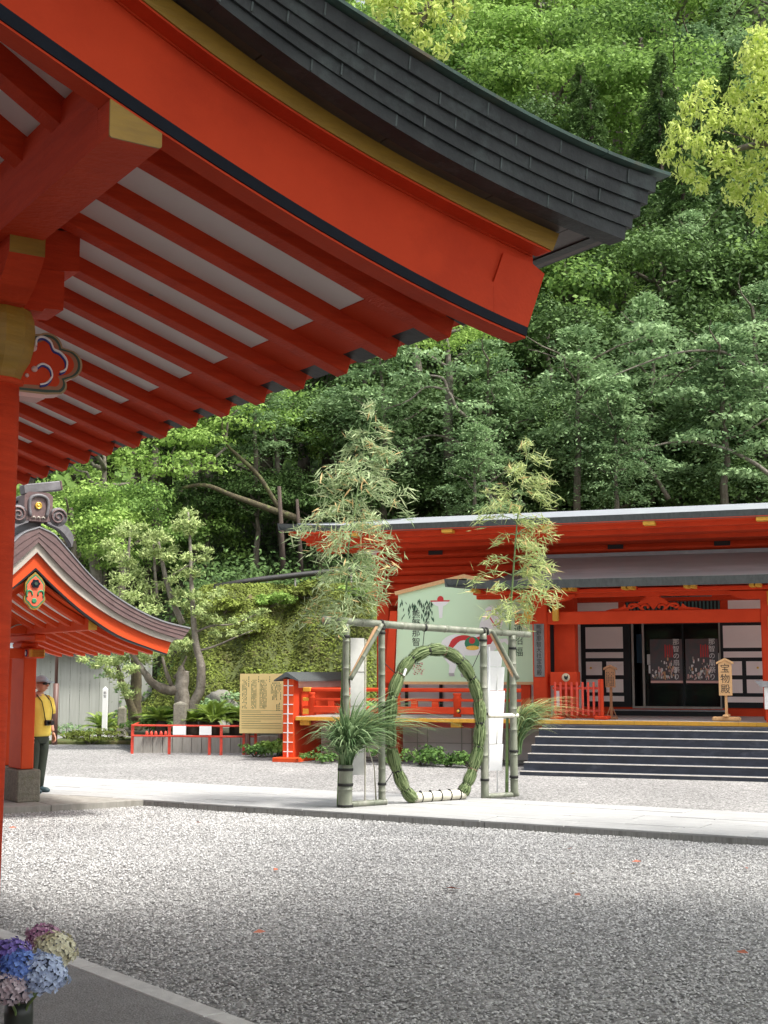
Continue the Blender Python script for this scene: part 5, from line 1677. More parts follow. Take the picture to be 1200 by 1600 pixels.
# votive board
E_ = hthing('votive_board', 'huge mint green votive board painted with a white horse, standing on the veranda', 'votive board')
MB().prism([(-3.77, 1.69), (-.62, 1.69), (-.53, 3.47), (-.53, 3.56), (-2.14, 3.96), (-2.63, 3.84), (-3.69, 3.62)], 3.6, 3.68).build('board', M['mint'], E_)
MB().prism([(-3.80, 1.63), (-.60, 1.63), (-.60, 1.69), (-3.77, 1.69)], 3.57, 3.70).build('lower_frame', M['wood_light'], E_)
MB().prism([(-3.74, 3.60), (-2.14, 3.945), (-.5, 3.55), (-.48, 3.62), (-2.14, 4.03), (-3.76, 3.68)], 3.54, 3.72).build('upper_frame', M['wood_light'], E_)
MB().prism([(-3.87, 3.25), (-3.71, 3.25), (-3.80, 1.69), (-4.03, 1.69), (-3.98, 1.95)], 3.56, 3.72).build('side_board', M['red'], E_)
box('foot_board', E_, -4.08, -3.78, 3.55, 3.75, 1.66, 1.93, M['red'], .01)
box('leg', E_, -3.9, -3.7, 3.6, 3.72, DZ, 1.66, M['red'])
box('leg', E_, -.9, -.7, 3.6, 3.72, DZ, 1.66, M['red'])
Y0 = 3.597
def flat(poly, m, name, y=0.0):
    return MB().prism(poly, Y0 - .002 - y, Y0 - .0005 - y).build(name, m, E_)
def ell(cx, cz, rx, rz_, rot=0, n=18):
    c, s = math.cos(R(rot)), math.sin(R(rot))
    return [(cx + rx * math.cos(t) * c - rz_ * math.sin(t) * s, cz + rx * math.cos(t) * s + rz_ * math.sin(t) * c) for t in [2 * math.pi * i / n for i in range(n)]]
# horse: haunch, belly, chest, neck, head, legs
flat(ell(-2.38, 2.48, .33, .24, 10), M['paint_white'], 'horse_print')
flat(ell(-2.0, 2.47, .45, .22, 0), M['paint_white'], 'horse_print', .0004)
flat(ell(-1.66, 2.56, .28, .27, 0), M['paint_white'], 'horse_print', .0008)
flat([(-1.85, 2.62), (-1.80, 2.95), (-1.66, 3.22), (-1.55, 3.28), (-1.42, 3.10), (-1.42, 2.70), (-1.5, 2.5)], M['paint_white'], 'horse_print', .0012)
flat([(-1.68, 3.26), (-1.55, 3.34), (-1.44, 3.28), (-1.28, 2.95), (-1.33, 2.84), (-1.42, 2.86), (-1.58, 3.06)], M['paint_white'], 'horse_print', .0016)
for pts_ in ([(-2.55, 2.35), (-2.42, 2.3), (-2.34, 2.02), (-2.40, 1.86), (-2.52, 1.86), (-2.50, 2.05), (-2.62, 2.2)], [(-2.3, 2.3), (-2.16, 2.28), (-2.08, 2.0), (-2.14, 1.84), (-2.24, 1.86), (-2.22, 2.02)],
             [(-1.75, 2.4), (-1.6, 2.36), (-1.46, 2.2), (-1.34, 2.24), (-1.36, 2.32), (-1.48, 2.34), (-1.6, 2.5)], [(-1.62, 2.42), (-1.45, 2.46), (-1.25, 2.55), (-1.18, 2.48), (-1.14, 2.52), (-1.2, 2.62), (-1.45, 2.6)]):
    flat(pts_, M['paint_white'], 'horse_print', .002)
for (cx, cz) in [(-2.46, 1.85), (-2.19, 1.83)]:
    flat([(cx - .06, cz + .03), (cx + .06, cz + .03), (cx + .08, cz - .04), (cx - .04, cz - .04)], M['steel'], 'hoof_print', .003)
flat(smooth_line([(-2.52, 2.46), (-2.42, 2.62), (-2.2, 2.70), (-1.98, 2.66), (-2.0, 2.58), (-2.24, 2.58), (-2.42, 2.42)], 20), M['paint_red'], 'saddle_print', .003)
flat([(-1.95, 2.62), (-1.60, 2.75), (-1.48, 2.62), (-1.56, 2.50), (-1.72, 2.48), (-1.8, 2.55)], M['paint_red'], 'saddle_print', .003)
flat(ell(-1.98, 2.52, .17, .15), M['paint_green'], 'saddle_print', .0036)
flat(ell(-1.97, 2.42, .15, .05), M['brass'], 'saddle_print', .0042)
flat(ell(-1.98, 2.58, .07, .07), M['paint_red'], 'saddle_print', .0042)
for a_, b_ in (((-1.66, 3.20), (-1.42, 3.26)), ((-1.60, 3.12), (-1.46, 2.90)), ((-1.46, 2.90), (-1.32, 2.98))):
    v = Vector((b_[0] - a_[0], b_[1] - a_[1])).normalized() * .014
    flat([(a_[0] - v.y, a_[1] + v.x), (b_[0] - v.y, b_[1] + v.x), (b_[0] + v.y, b_[1] - v.x), (a_[0] + v.y, a_[1] - v.x)], M['paint_red'], 'bridle_print', .003)
flat(ell(-1.35, 2.93, .015, .02), M['ink'], 'eye_print', .004)
for i in range(9):
    x = -1.80 + i * .035
    flat([(x, 2.85 + i * .05), (x + .02, 2.95 + i * .05), (x + .06, 2.80 + i * .05)], M['paint_white'], 'mane_print', .0034)
# rising sun over the waterfall
flat(ell(-2.70, 3.49, .075, .075), M['paint_red'], 'sun_print')
flat([(-2.92, 3.44), (-2.50, 3.44), (-2.48, 3.47), (-2.94, 3.47)], M['paint_red'], 'cliff_print', .0004)
flat([(-2.90, 3.439), (-2.50, 3.439), (-2.58, 3.36), (-2.64, 3.34), (-2.66, 3.08), (-2.73, 3.08), (-2.75, 3.34), (-2.82, 3.36)], M['paint_white'], 'waterfall_print', .0004)
# bamboo leaves in ink at the left
rr = random.Random(3)
for i in range(60):
    x = -3.62 + rr.random() * .75; z = 3.52 - abs(rr.gauss(0, .22)); L = rr.uniform(.08, .17); a = R(-90 + rr.uniform(-35, 35))
    dx, dz = math.cos(a) * L, math.sin(a) * L
    flat([(x, z), (x + dx * .5 - dz * .11, z + dz * .5 + dx * .11), (x + dx, z + dz), (x + dx * .5 + dz * .11, z + dz * .5 - dx * .11)], M['inkgreen'] if rr.random() < .6 else M['darkgreen'], 'bamboo_leaf_print', .0005)
lettering('熊野那智大社', .20, E_, (-3.27, Y0 - .004, 3.27), pitch=1.02)
lettering('令和八年', .105, E_, (-3.0, Y0 - .004, 3.36), pitch=1.08)
lettering('開運招福', .21, E_, (-.94, Y0 - .004, 3.17), pitch=1.17, m=M['darkgreen'])
for i in range(40):
    x = -3.35 + rr.random() * .26; z = 1.84 + rr.random() * .27
    flat(ell(x, z, .012 + rr.random() * .012, .012, n=7), M['paint_orange'] if i % 2 else M['paint_pink'], 'stamp_print', .0004 + .00002 * i)

# low picket fence on the deck
fn = hthing('picket_fence', 'low vermilion picket fence on the deck left of the entrance', 'fence')
for i in range(9):
    x = .1 + i * .113
    box('picket', fn, x, x + .045, 2.40, 2.44, 1.03, 1.70 if i < 8 else 1.75, M['fence_red'], .01)
box('rail', fn, .06, 1.06, 2.445, 2.47, 1.55, 1.60, M['fence_red'])
box('rail', fn, .06, 1.06, 2.445, 2.47, 1.10, 1.15, M['fence_red'])
box('end_post', fn, 1.05, 1.11, 2.36, 2.46, DZ, 1.76, M['red'], .01)
box('foot', fn, .95, 1.22, 2.2, 2.6, DZ, 1.03, M['red'], .02)
box('foot', fn, .05, .3, 2.2, 2.6, DZ, 1.0, M['red'], .02)
o = tag(MB().box(.12, .2, 2.47, 2.5, 1.2, 1.52).build('paper_strip', M['paper']), 'narrow white paper strip tied behind the left end of the picket fence', 'paper')
o.location = HX; o.rotation_euler = (0, 0, HA)


def sign_post(cx, b, z0, z1, w, zt, mm, label, txt, size, foot):
    s = hthing('wooden_sign', label, 'sign')
    MB().prism([(cx - w, z0), (cx + w, z0), (cx + w, z1), (cx, zt), (cx - w, z1)], b - .02, b + .02).build('board', mm, s)
    MB().strip([(cx - w - .035, z1 - .01), (cx, zt), (cx + w + .035, z1 - .01)], [(cx - w - .035, z1 + .03), (cx, zt + .04), (cx + w + .035, z1 + .03)], b - .045, b + .045).build('little_roof', mm, s)
    box('post', s, cx - .025, cx + .025, b + .021, b + .06, DZ, z1, mm)
    if foot:
        box('foot', s, cx - .27, cx + .27, b - .05, b + .1, DZ + .001, DZ + .09, mm, .025)
        box('foot', s, cx - .05, cx + .05, b - .2, b + .3, DZ + .09, DZ + .13, mm, .01)
    else:
        for q in (-1, 1):
            MB().tube([(cx, b + .04, DZ + .3), (cx + q * .1, b + .04 + .1 * q, DZ)], .01, 5).build('prop', mm, s)
        box('foot', s, cx - .12, cx + .12, b - .05, b + .12, DZ + .001, DZ + .05, mm, .01)
    if txt:
        lettering(txt, size, s, (cx, b - .023, z1 - .0), pitch=1.06)
    return s


sign_post(3.52, 2.25, 1.45, 2.06, .125, 2.13, M['wood_light'], 'pale wooden standing sign with three brushed characters on the deck edge', '宝物殿', .185, True)
s2 = sign_post(1.22, 2.6, 1.59, 1.95, .10, 2.01, M['wood_brown'], 'small brown wooden notice on a post beside the picket fence', None, 0, False)
for j in range(5):
    for i in range(9):
        if random.random() < .85:
            z = 1.90 - i * .032
            box('ink_mark', s2, 1.145 + j * .033, 1.160 + j * .033, 2.576, 2.579, z - .02, z, M['ink'])
# box on a stand at the right edge of the picture
o = hthing('offertory_stand', 'grey green roofed box on a red stand at the right edge of the deck', 'stand')
MB().prism([(4.10, 1.735), (5.0, 1.70), (5.0, 1.6), (4.20, 1.62)], 1.9, 2.5).build('lid', M['roofgrey'], o)
box('body', o, 4.26, 4.9, 1.95, 2.4, 1.2, 1.62, M['paint_white'], .01)
box('leg', o, 4.28, 4.36, 2.0, 2.1, DZ, 1.2, M['red'])
box('leg', o, 4.8, 4.88, 2.0, 2.1, DZ, 1.2, M['red'])

# ================================================================== the grass ring and its bamboo gate
GX, GA = Vector((-0.5406, 18.2064, 0)), R(33)


def gth(name, label, cat, group=None):
    return thing(name, label, cat, GX, GA, group)


def culm(parent, pts, r0, r1, m, name='pole', node=.28, n=12):
    """a bamboo culm with raised nodes"""
    pts = [Vector(p) for p in pts]
    L = sum((pts[i + 1] - pts[i]).length for i in range(len(pts) - 1))
    path, rad = [], []
    s = 0
    nxt = node * random.uniform(.4, 1)
    for i in range(len(pts) - 1):
        seg = pts[i + 1] - pts[i]
        l = seg.length
        k = max(2, int(l / .06))
        for j in range(k + (1 if i == len(pts) - 2 else 0)):
            f = j / k
            q = (s + l * f)
            t = q / L
            r = r0 + (r1 - r0) * t
            path.append(pts[i] + seg * f)
            rad.append(r)
        s += l
    # nodes
    out_p, out_r = [], []
    acc = 0
    for i, p in enumerate(path):
        if i:
            acc += (path[i] - path[i - 1]).length
        if acc >= nxt:
            d = (path[i] - path[i - 1]).normalized()
            out_p += [p - d * .008, p - d * .003, p + d * .003, p + d * .008]
            out_r += [rad[i], rad[i] * 1.09, rad[i] * 1.09, rad[i]]
            acc = 0
            nxt = node * random.uniform(.85, 1.15)
        else:
            out_p.append(p); out_r.append(rad[i])
    return MB().tube(out_p, out_r, n).build(name, m, parent, True)


def tie(parent, p, r, axis='z', name='rope_tie', h=.018, m='tie'):
    rx = {'z': (0, 0, 0), 'x': (0, math.pi / 2, 0)}[axis]
    c = MB().lathe([(r * .9, -h), (r + .006, -h), (r + .009, 0), (r + .006, h), (r * .9, h)], n=14).build(name, M[m], parent, True)
    c.rotation_euler = rx
    c.location = p
    return c


gate = gth('bamboo_gate', 'weathered bamboo frame of posts and one long top pole holding the grass ring', 'bamboo frame')
culm(gate, [(-.33, 0, 2.60), (1.5, 0, 2.52), (3.24, 0, 2.455)], .055, .045, M['bamboo'], 'top_pole', .33)
c = MB().lathe([(0, 0), (.034, 0), (.034, .004), (0, .004)], n=14).build('cut_end', M['bamboo_split'], gate, True)
c.rotation_euler = (0, -math.pi / 2, 0); c.location = (-.332, 0, 2.60)
culm(gate, [(.035, 0, .0), (.03, 0, 2.56)], .048, .044, M['bamboo'], 'post', .3)
culm(gate, [(.612, 0, .10), (.605, 0, 2.53)], .05, .046, M['bamboo'], 'post', .3)
culm(gate, [(2.375, 0, .10), (2.37, 0, 2.46)], .058, .052, M['bamboo'], 'post', .3)
culm(gate, [(2.915, 0, .10), (2.91, 0, 2.44)], .058, .05, M['bamboo'], 'post', .3)
culm(gate, [(.07, -.02, .135), (.66, -.02, .135)], .04, .04, M['bamboo'], 'foot_pole', .2)
culm(gate, [(2.33, 0, .125), (2.98, 0, .125)], .036, .036, M['bamboo'], 'foot_pole', .2)
culm(gate, [(2.42, -.02, 1.27), (2.98, -.02, 1.265)], .034, .034, M['bamboo_pale'], 'rung', .25)
culm(gate, [(.07, -.05, 1.80), (.58, -.05, 2.56)], .030, .030, M['bamboo'], 'brace', .4)
MB().obox((.30, -.03, 2.19), (.045, .02, .82), (0, R(31), 0)).build('split_brace', M['bamboo_split'], gate)
culm(gate, [(2.50, -.05, 2.50), (2.97, -.05, 1.80)], .030, .030, M['bamboo'], 'brace', .4)
MB().obox((2.70, -.03, 2.14), (.05, .02, .80), (0, -R(33), 0)).build('split_brace', M['bamboo_split'], gate)
for p, r in [((.605, 0, 2.44), .048), ((.605, 0, 2.50), .05), ((.607, 0, 1.42), .048), ((.612, 0, .38), .052), ((.032, 0, 2.38), .046), ((2.37, 0, 2.36), .054), ((2.375, 0, .36), .058), ((2.91, 0, .38), .06), ((2.91, 0, 2.25), .053), ((2.912, 0, .75), .058), ((2.372, 0, 1.3), .056)]:
    tie(gate, p, r)
for p, r in [((.60, 0, 2.56), .055), ((2.36, 0, 2.49), .052), ((2.42, 0, 2.49), .052), ((1.33, 0, 2.525), .05)]:
    tie(gate, p, r, 'x')
# ropes holding the ring to the posts
for a, b in [((.62, 0, 2.05), (.95, .0, 1.80)), ((2.36, 0, 2.30), (2.1, 0, 1.85)), ((.66, 0, .38), (.80, 0, .55)), ((2.32, 0, .50), (2.18, 0, .62)), ((1.33, 0, 2.50), (1.30, 0, 2.26))]:
    MB().tube([a, ((a[0] + b[0]) / 2, 0, (a[2] + b[2]) / 2 - .008), b], .006, 5).build('hanging_rope', M['tie'], gate)
# thick bamboo collar round the foot of the left post
col_ = gth('bamboo_tube', 'thick grey bamboo tube standing at the left foot of the frame, filled with grass', 'bamboo tube')
culm(col_, [(.0, -.035, -.02), (.005, -.035, .34), (.015, -.035, .66)], .098, .092, M['bamboo'], 'tube', .22, 16)
for z in (.12, .40, .60): tie(col_, (.005, -.035, z), .099)

# ring path, inner guide
ring = gth('grass_ring', 'large upright ring of bound green grass standing on the paved path', 'grass ring')
path = [(1.153, .14), (1.02, .26), (.90, .46), (.80, .72), (.745, 1.0), (.745, 1.29), (.79, 1.58), (.90, 1.84), (1.06, 2.04), (1.28, 2.17), (1.52, 2.215), (1.76, 2.17), (1.98, 2.03), (2.15, 1.81), (2.255, 1.55), (2.30, 1.27), (2.29, .98), (2.23, .70), (2.13, .45), (2.04, .29), (1.97, .17)]
P_ = smooth_line(path, 221)


def ring_r(u):
    """radius along the ring (0..1): swelling between bindings"""
    nb = 17
    f = (u * nb) % 1
    return .075 * (.80 + .28 * math.sin(math.pi * f) ** .7)


nb = 17
per = 220 // nb
for s in range(nb):
    i0, i1 = s * 13, min((s + 1) * 13, 220)
    idx = list(range(i0, i1 + 1))
    core = MB().tube([(P_[i][0], 0, P_[i][1]) for i in idx], [ring_r(i / 221 * 1.0) * .9 for i in idx], 12)
    co = core.build('grass_bundle', M['reed'], ring, True)
    # strands over the surface
    vs, ts, fs = [], [], []
    for k in range(120):
        a0 = random.uniform(0, 2 * math.pi)
        tw = random.uniform(-.5, .5)
        st = random.uniform(-.06, .35); en = min(1.06, st + random.uniform(.45, .9))
        w = random.uniform(.0035, .007)
        lift = random.uniform(.94, 1.2)
        tint = min(1, max(0, random.gauss(.5, .28)))
        pts = []
        for q in range(6):
            f = st + (en - st) * q / 5
            g_ = (i0 + f * 13)
            g_ = max(0, min(219.9, g_))
            i = int(g_)
            fr = g_ - i
            x = P_[i][0] * (1 - fr) + P_[i + 1][0] * fr
            z = P_[i][1] * (1 - fr) + P_[i + 1][1] * fr
            tx, tz = P_[i + 1][0] - P_[i][0], P_[i + 1][1] - P_[i][1]
            l = math.hypot(tx, tz); tx, tz = tx / l, tz / l
            nx_, nz_ = -tz, tx
            r = .075 * (.80 + .28 * max(0, math.sin(math.pi * min(1, max(0, f)))) ** .7) * lift + (.012 if q in (0, 5) and random.random() < .3 else 0)
            a = a0 + tw * (f - .5)
            c_, s_ = math.cos(a), math.sin(a)
            ctr = Vector((x + nx_ * c_ * r, s_ * r, z + nz_ * c_ * r))
            side = Vector((-nx_ * s_, c_, -nz_ * s_)) * w
            pts.append((ctr - side, ctr + side))
        kk = len(vs)
        for a_, b_ in pts:
            vs += [a_[:], b_[:]]; ts += [tint, tint]
        for q in range(5):
            fs.append((kk + 2 * q, kk + 2 * q + 1, kk + 2 * q + 3, kk + 2 * q + 2))
    me = np_mesh('grass_strands', np.array(vs), np.array(fs), M['reed'], np.array(ts))
    link(bpy.data.objects.new('grass_strands', me), co)
    # binding
    if s > 0:
        x, z = P_[i0]
        tx, tz = P_[i0 + 1][0] - P_[i0][0], P_[i0 + 1][1] - P_[i0][1]
        c = tie(ring, (x, 0, z), .064, 'z', 'binding', .010 if s not in (4, 8, 13) else .016, 'tie' if s % 3 else 'twine')
        c.rotation_euler = (0, math.atan2(tx, tz), 0)
slv = culm(ring, [(1.12, 0, .165), (2.0, 0, .175)], .068, .068, M['bamboo_pale'], 'bamboo_sleeve', .9, 16)
for i in range(5):
    tie(ring, (1.25 + i * .165, 0, .167 + i * .0018), .070, 'x', 'binding', .006)
    tie(ring, (1.25 + i * .165, -.0, .24), .012, 'x', 'knot', .012)
MB().obox((.93, -.09, 1.90), (.03, .02, .1), (0, .4, 0)).build('paper_knot', M['paper'], ring)


def blades(name, parent, origin, n, L, spread, lean, m, w=.012, tipdrop=1.0, z0=0.0, seed=1, dirbias=None):
    """arching grass blades: strips of six quads"""
    rr_ = np.random.default_rng(seed)
    V, F, T = [], [], []
    for i in range(n):
        a = rr_.uniform(0, 2 * math.pi)
        l = L * rr_.uniform(.55, 1.15)
        out = spread * rr_.uniform(.2, 1.0)
        dx, dy = math.cos(a) * out + lean[0] * rr_.uniform(.3, 1.3), math.sin(a) * out + lean[1] * rr_.uniform(.3, 1.3)
        ww = w * rr_.uniform(.5, 1.2)
        o = np.array(origin) + np.array([rr_.normal(0, .02), rr_.normal(0, .02), rr_.uniform(0, .08)])
        t_ = rr_.uniform(0, 1)
        sd = unit(np.array([-dy, dx, 0]) + 1e-6) + rr_.normal(0, .3, 3)
        sd = unit(sd)
        k = len(V)
        for q in range(8):
            f = q / 7
            h = l * (1.0 * f - tipdrop * .62 * f ** 2.4 * (out + .3) / (spread + .3))
            p = o + np.array([dx * f ** 1.6 * l, dy * f ** 1.6 * l, h])
            wd = ww * (1 - f ** 2.5) * .5 + .0006
            V += [p - sd * wd, p + sd * wd]
            T += [t_ * .75 + .2 * f, t_ * .75 + .2 * f]
        for q in range(7):
            F.append((k + 2 * q, k + 2 * q + 1, k + 2 * q + 3, k + 2 * q + 2))
    o = bpy.data.objects.new(name, np_mesh(name, np.array(V), np.array(F), m, np.clip(np.array(T), 0, 1)))
    return link(o, parent)


gb = gth('grass_bundle', 'fountain of long striped grass bursting from the bamboo tube at the left post', 'grass')
blades('blade_mass', gb, (.02, -.03, .50), 800, 1.30, .52, (.02, -.05), M['lf_reed'], .032, 1.12, seed=3)
blades('blade_mass', gb, (.03, -.03, .56), 520, 1.5, .45, (.62, .05), M['lf_reed'], .024, 1.2, seed=4)
blades('dry_blades', gb, (.03, -.03, .62), 80, 1.35, .8, (.25, 0), M['lf_bamboo2'], .006, 1.2, seed=5)
gb = gth('grass_bundle', 'leaning bundle of long grass tied outside the right bamboo post', 'grass')
blades('blade_mass', gb, (2.98, .02, .68), 380, 1.15, .26, (.50, .0), M['lf_reed'], .024, 1.0, seed=6)
blades('blade_mass', gb, (2.98, .02, .80), 240, 1.2, .30, (.75, .0), M['lf_bamboo2'], .009, 1.25, seed=7)
blades('dry_blades', gb, (2.98, .02, .85), 60, 1.2, .25, (1.0, 0), M['lf_brown'], .007, 1.3, seed=8)
# single stray stalks
st = gth('cut_stalk', 'thin pale stalk leaning against the foot pole beside the left banner', 'stalk')
MB().tube([(.58, .1, .12), (.55, .1, .6), (.40, .1, 1.0), (.25, .05, 1.3)], [.014, .009, .006, .003], 6).build('stalk', M['lf_bamboo'] if 0 else M['bamboo_pale'], st)


def bamboo_plant(label, stem, leafm, n_nodes, z_from, z_to, reach, per, seed, extra_m=None, group=None, lean=0.0, uneven=0.15, size=(.11, .2)):
    """a cut young bamboo: a culm, thin branches and long narrow leaves"""
    b = gth('bamboo_plant', label, 'bamboo', group)
    culm(b, stem, .026, .006, M['bamboo_green'], 'stem', .3, 8)
    rr_ = np.random.default_rng(seed)
    stp = [np.array(s) for s in stem]
    def stem_at(z):
        for i in range(len(stp) - 1):
            if stp[i][2] <= z <= stp[i + 1][2]:
                f = (z - stp[i][2]) / (stp[i + 1][2] - stp[i][2])
                return stp[i] * (1 - f) + stp[i + 1] * f
        return stp[-1]
    br = MB()
    P, A, T = [], [], []
    for k in range(n_nodes):
        t = k / (n_nodes - 1)
        z = z_from + (z_to - z_from) * t
        s = stem_at(z)
        R_ = reach(t)
        for q in range(4 if t < .9 else 2):
            a = rr_.uniform(0, 2 * math.pi)
            if rr_.uniform() < .6: a = rr_.choice([0, math.pi]) + rr_.normal(0, .5)
            L = R_ * rr_.uniform(.45, 1.1)
            up = rr_.uniform(.25, .6)
            pts = []
            for j in range(7):
                f = j / 6
                pts.append(s + np.array([math.cos(a) * L * f + lean * f * L, math.sin(a) * L * f * .8, L * (up * 1.3 * f - .75 * f * f)]) + rr_.normal(0, .01, 3) * f)
            br.tube(pts, [.007 * (1 - .8 * j / 6) + .0012 for j in range(7)], 4)
            nl = int(per * (.15 + L))
            f = rr_.uniform(.10, 1.0, nl) ** .6
            idx = np.minimum((f * 6).astype(int), 5)
            pp = np.array(pts)
            base = pp[idx] * (1 - (f * 6 - idx))[:, None] + pp[idx + 1] * (f * 6 - idx)[:, None]
            tw = rr_.normal(0, 1, (nl, 3)) * np.array([.05, .05, .035]) * (.5 + L)
            P.append(base + tw + np.array([0, 0, -.02]))
            A.append(np.array([math.cos(a) * .9, math.sin(a) * .9, -.35]) + rr_.normal(0, .55, (nl, 3)))
            T.append(np.clip(rr_.normal(.55, .22, nl), 0, 1))
    tg = br.build('twigs', M['bamboo_green'], b)
    tg['kind'] = 'stuff'
    P = np.concatenate(P); A = np.concatenate(A); T = np.concatenate(T)
    N = unit(rr_.normal(size=P.shape) + np.array([0, -.3, .8]))
    sel = rr_.uniform(size=len(P)) < .07
    mk = ~sel
    L = rr_.uniform(size[0], size[1], len(P))
    link(bpy.data.objects.new('leaf_sprays', leaves(P[mk], N[mk], L[mk], L[mk] * .095, T[mk], 'leaf_sprays', leafm, A[mk])), b)
    link(bpy.data.objects.new('dry_leaves', leaves(P[sel], N[sel], L[sel] * 1.05, L[sel] * .12, T[sel], 'dry_leaves', extra_m or M['lf_brown'], A[sel])), b)
    return b


bamboo_plant('taller cut bamboo with drying grey green leaves tied to the left post', [(-.03, .09, .08), (.03, .08, 2.0), (.09, .05, 3.6), (.33, .02, 5.0), (.50, 0, 5.72)], M['lf_bamboo'], 22, 2.55, 5.66,
             lambda t: float(np.interp(t, [0, .27, .48, .65, .79, 1], [.58, .74, 1.0, .76, .46, .2])), 62, 11, size=(.12, .23))
bamboo_plant('shorter yellowing bamboo with open tufts tied to the right post', [(2.83, .07, .12), (2.86, .07, 1.5), (2.93, .05, 2.9), (3.05, .02, 4.2), (3.30, 0, 5.38)], M['lf_bamboo2'], 14, 2.72, 5.36,
             lambda t: float(np.interp(t, [0, .3, .5, .75, 1], [.72, .76, .72, .55, .28])), 66, 12, size=(.12, .23))

# paper banners behind the frame
b_ = gth('paper_banner', 'grey translucent paper banner on a thin pole behind the left pair of posts', 'banner')
MB().box(.47, .70, .60, .606, .46, 2.38).build('sheet', M['papergrey'], b_)
MB().tube([(.715, .60, .10), (.72, .60, 2.36)], .012, 7).build('pole', M['bamboo_pale'], b_)
for z in (.9, 1.42, 1.9): box('fold', b_, .47, .70, .594, .599, z, z + .008, M['concrete'])
b_ = gth('paper_banner', 'bright white folded paper banner hanging inside the right pair of posts', 'banner')
for i, (z0, z1, xl, xr) in enumerate([(2.22, 1.98, 2.96, 3.20), (1.98, 1.62, 2.93, 3.25), (1.62, 1.22, 2.91, 3.235), (1.22, .82, 2.90, 3.215), (.82, .42, 2.91, 3.19)]):
    y = .60 + .02 * (i % 2)
    MB().add([(xl, y, z0 - .003), (xr, y, z0 - .003), (xr - .01, y + .03, z1), (xl - .01, y + .03, z1), (xl, y + .004, z0 - .003), (xr, y + .004, z0 - .003), (xr - .01, y + .034, z1), (xl - .01, y + .034, z1)],
             [(0, 1, 2, 3), (7, 6, 5, 4), (0, 4, 5, 1), (1, 5, 6, 2), (2, 6, 7, 3), (3, 7, 4, 0)]).build('sheet', M['paper'], b_)
MB().tube([(3.10, .64, .10), (3.12, .64, 2.2)], .012, 7).build('pole', M['paint_white'], b_)
MB().tube([(2.93, .60, 2.28), (2.90, .59, 1.3), (2.90, .6, .45)], [.02, .025, .015], 7).build('rolled_edge', M['paper'], b_, True)

# ================================================================== notice board, low red fence, garden
nb_ = thing('notice_board', 'pale yellow notice panel on a dark post left of the white lined orange post', 'notice board', at(414, 1176, 31.0) * 1)
nb_.location.z = 0
nb_.rotation_euler = (0, 0, R(-6))
X0, X1, Z0, Z1 = -.60, .60, .50, 1.86
box('panel', nb_, X0, X1, -.02, .02, Z0, Z1, M['notice'], .004)
MB().tube([(-.42, .05, -.1), (-.42, .05, .6)], .06, 8).build('post', M['lamp'], nb_)
MB().tube([(.35, .05, -.1), (.35, .05, .6)], .06, 8).build('post', M['lamp'], nb_)
rr = random.Random(5)
def marks(x0, x1, z0, z1, cols, dz, p=.8, w=.45):
    mb = MB()
    cw = (x1 - x0) / cols
    for c in range(cols):
        z = z1
        while z > z0:
            h = dz * rr.uniform(.5, .9)
            if rr.random() < p:
                mb.box(x0 + c * cw, x0 + c * cw + cw * w, -.0235, -.021, z - h, z)
            z -= dz
    o = mb.build('printed_text', M['inkgreen'], nb_)
marks(-.54, -.42, 1.08, 1.72, 4, .03); marks(-.33, -.20, 1.08, 1.72, 5, .03); marks(-.13, .04, 1.08, 1.72, 6, .03); marks(.13, .38, 1.28, 1.66, 8, .045, .7); marks(.26, .36, 1.02, 1.2, 3, .04)
marks(-.40, -.385, 1.58, 1.80, 1, .05, 1, 1); marks(-.17, -.155, 1.68, 1.80, 1, .05, 1, 1); marks(.09, .105, 1.68, 1.80, 1, .05, 1, 1); marks(.40, .415, 1.72, 1.80, 1, .05, 1, 1); marks(.49, .505, .65, 1.68, 1, .04, .6, 1)
for i in range(8):
    z = .98 - i * .052
    box('printed_text', nb_, -.55, (.38 if i % 4 else -.1), -.0235, -.021, z, z + .008, M['inkgreen'])
box('printed_text', nb_, -.56, .42, -.0235, -.021, 1.015, 1.02, M['inkgreen'])
box('printed_text', nb_, .418, .422, -.0235, -.021, .55, 1.02, M['inkgreen'])

rf = thing('railing', 'low thin vermilion railing along the planting bed, left of the notice panel', 'railing', (0, 0, 0))
xs_ = [(212, 31.6), (269, 31.4), (331, 31.2), (349, 31.1), (384, 31.2), (402, 31.2)]
pz = [Vector(((u - 600) / 2080 * Y, Y, 0)) for u, Y in xs_]
for p in pz:
    box('post', rf, p.x - .03, p.x + .03, p.y - .03, p.y + .03, 0, .68, M['fence_red'])
for z in (.66, .42):
    for i in range(len(pz) - 1):
        MB().tube([pz[i] + Vector((0, -.035, z)), pz[i + 1] + Vector((0, -.035, z))], .022, 6).build('rail', M['fence_red'], rf)
MB().tube([pz[0] + Vector((0, 0, .66)), pz[0] + Vector((-.3, 3.5, .66))], .022, 6).build('rail', M['fence_red'], rf)
for k, (u, Y, w) in enumerate([(285, 31.25, .15), (325, 31.15, .14)]):
    x = (u - 600) / 2080 * Y
    tag(MB().box(x - w, x + w, Y - .075, Y - .065, .46, .66).build('paper_notice', M['paper']), ['white paper notice taped to the railing near the stone post', 'white paper notice on the railing nearer the yellow panel'][k], 'notice')
# little red markers behind the fence
for k, u in enumerate((234, 241, 248, 256, 263)):
    x = (u - 600) / 2080 * 31.9
    o = MB().lathe([(.035, 0), (.04, .05), (.025, .1), (.0, .12)], (x, 31.9, .40), 8).build('red_offering', M['fence_red'], None, True)
    tag(o, 'tiny red figure on the bed wall, ' + ['leftmost', 'second from the left', 'middle one', 'second from the right', 'rightmost'][k] + ' of five', 'figurine', 'row of tiny red figures on the bed wall')
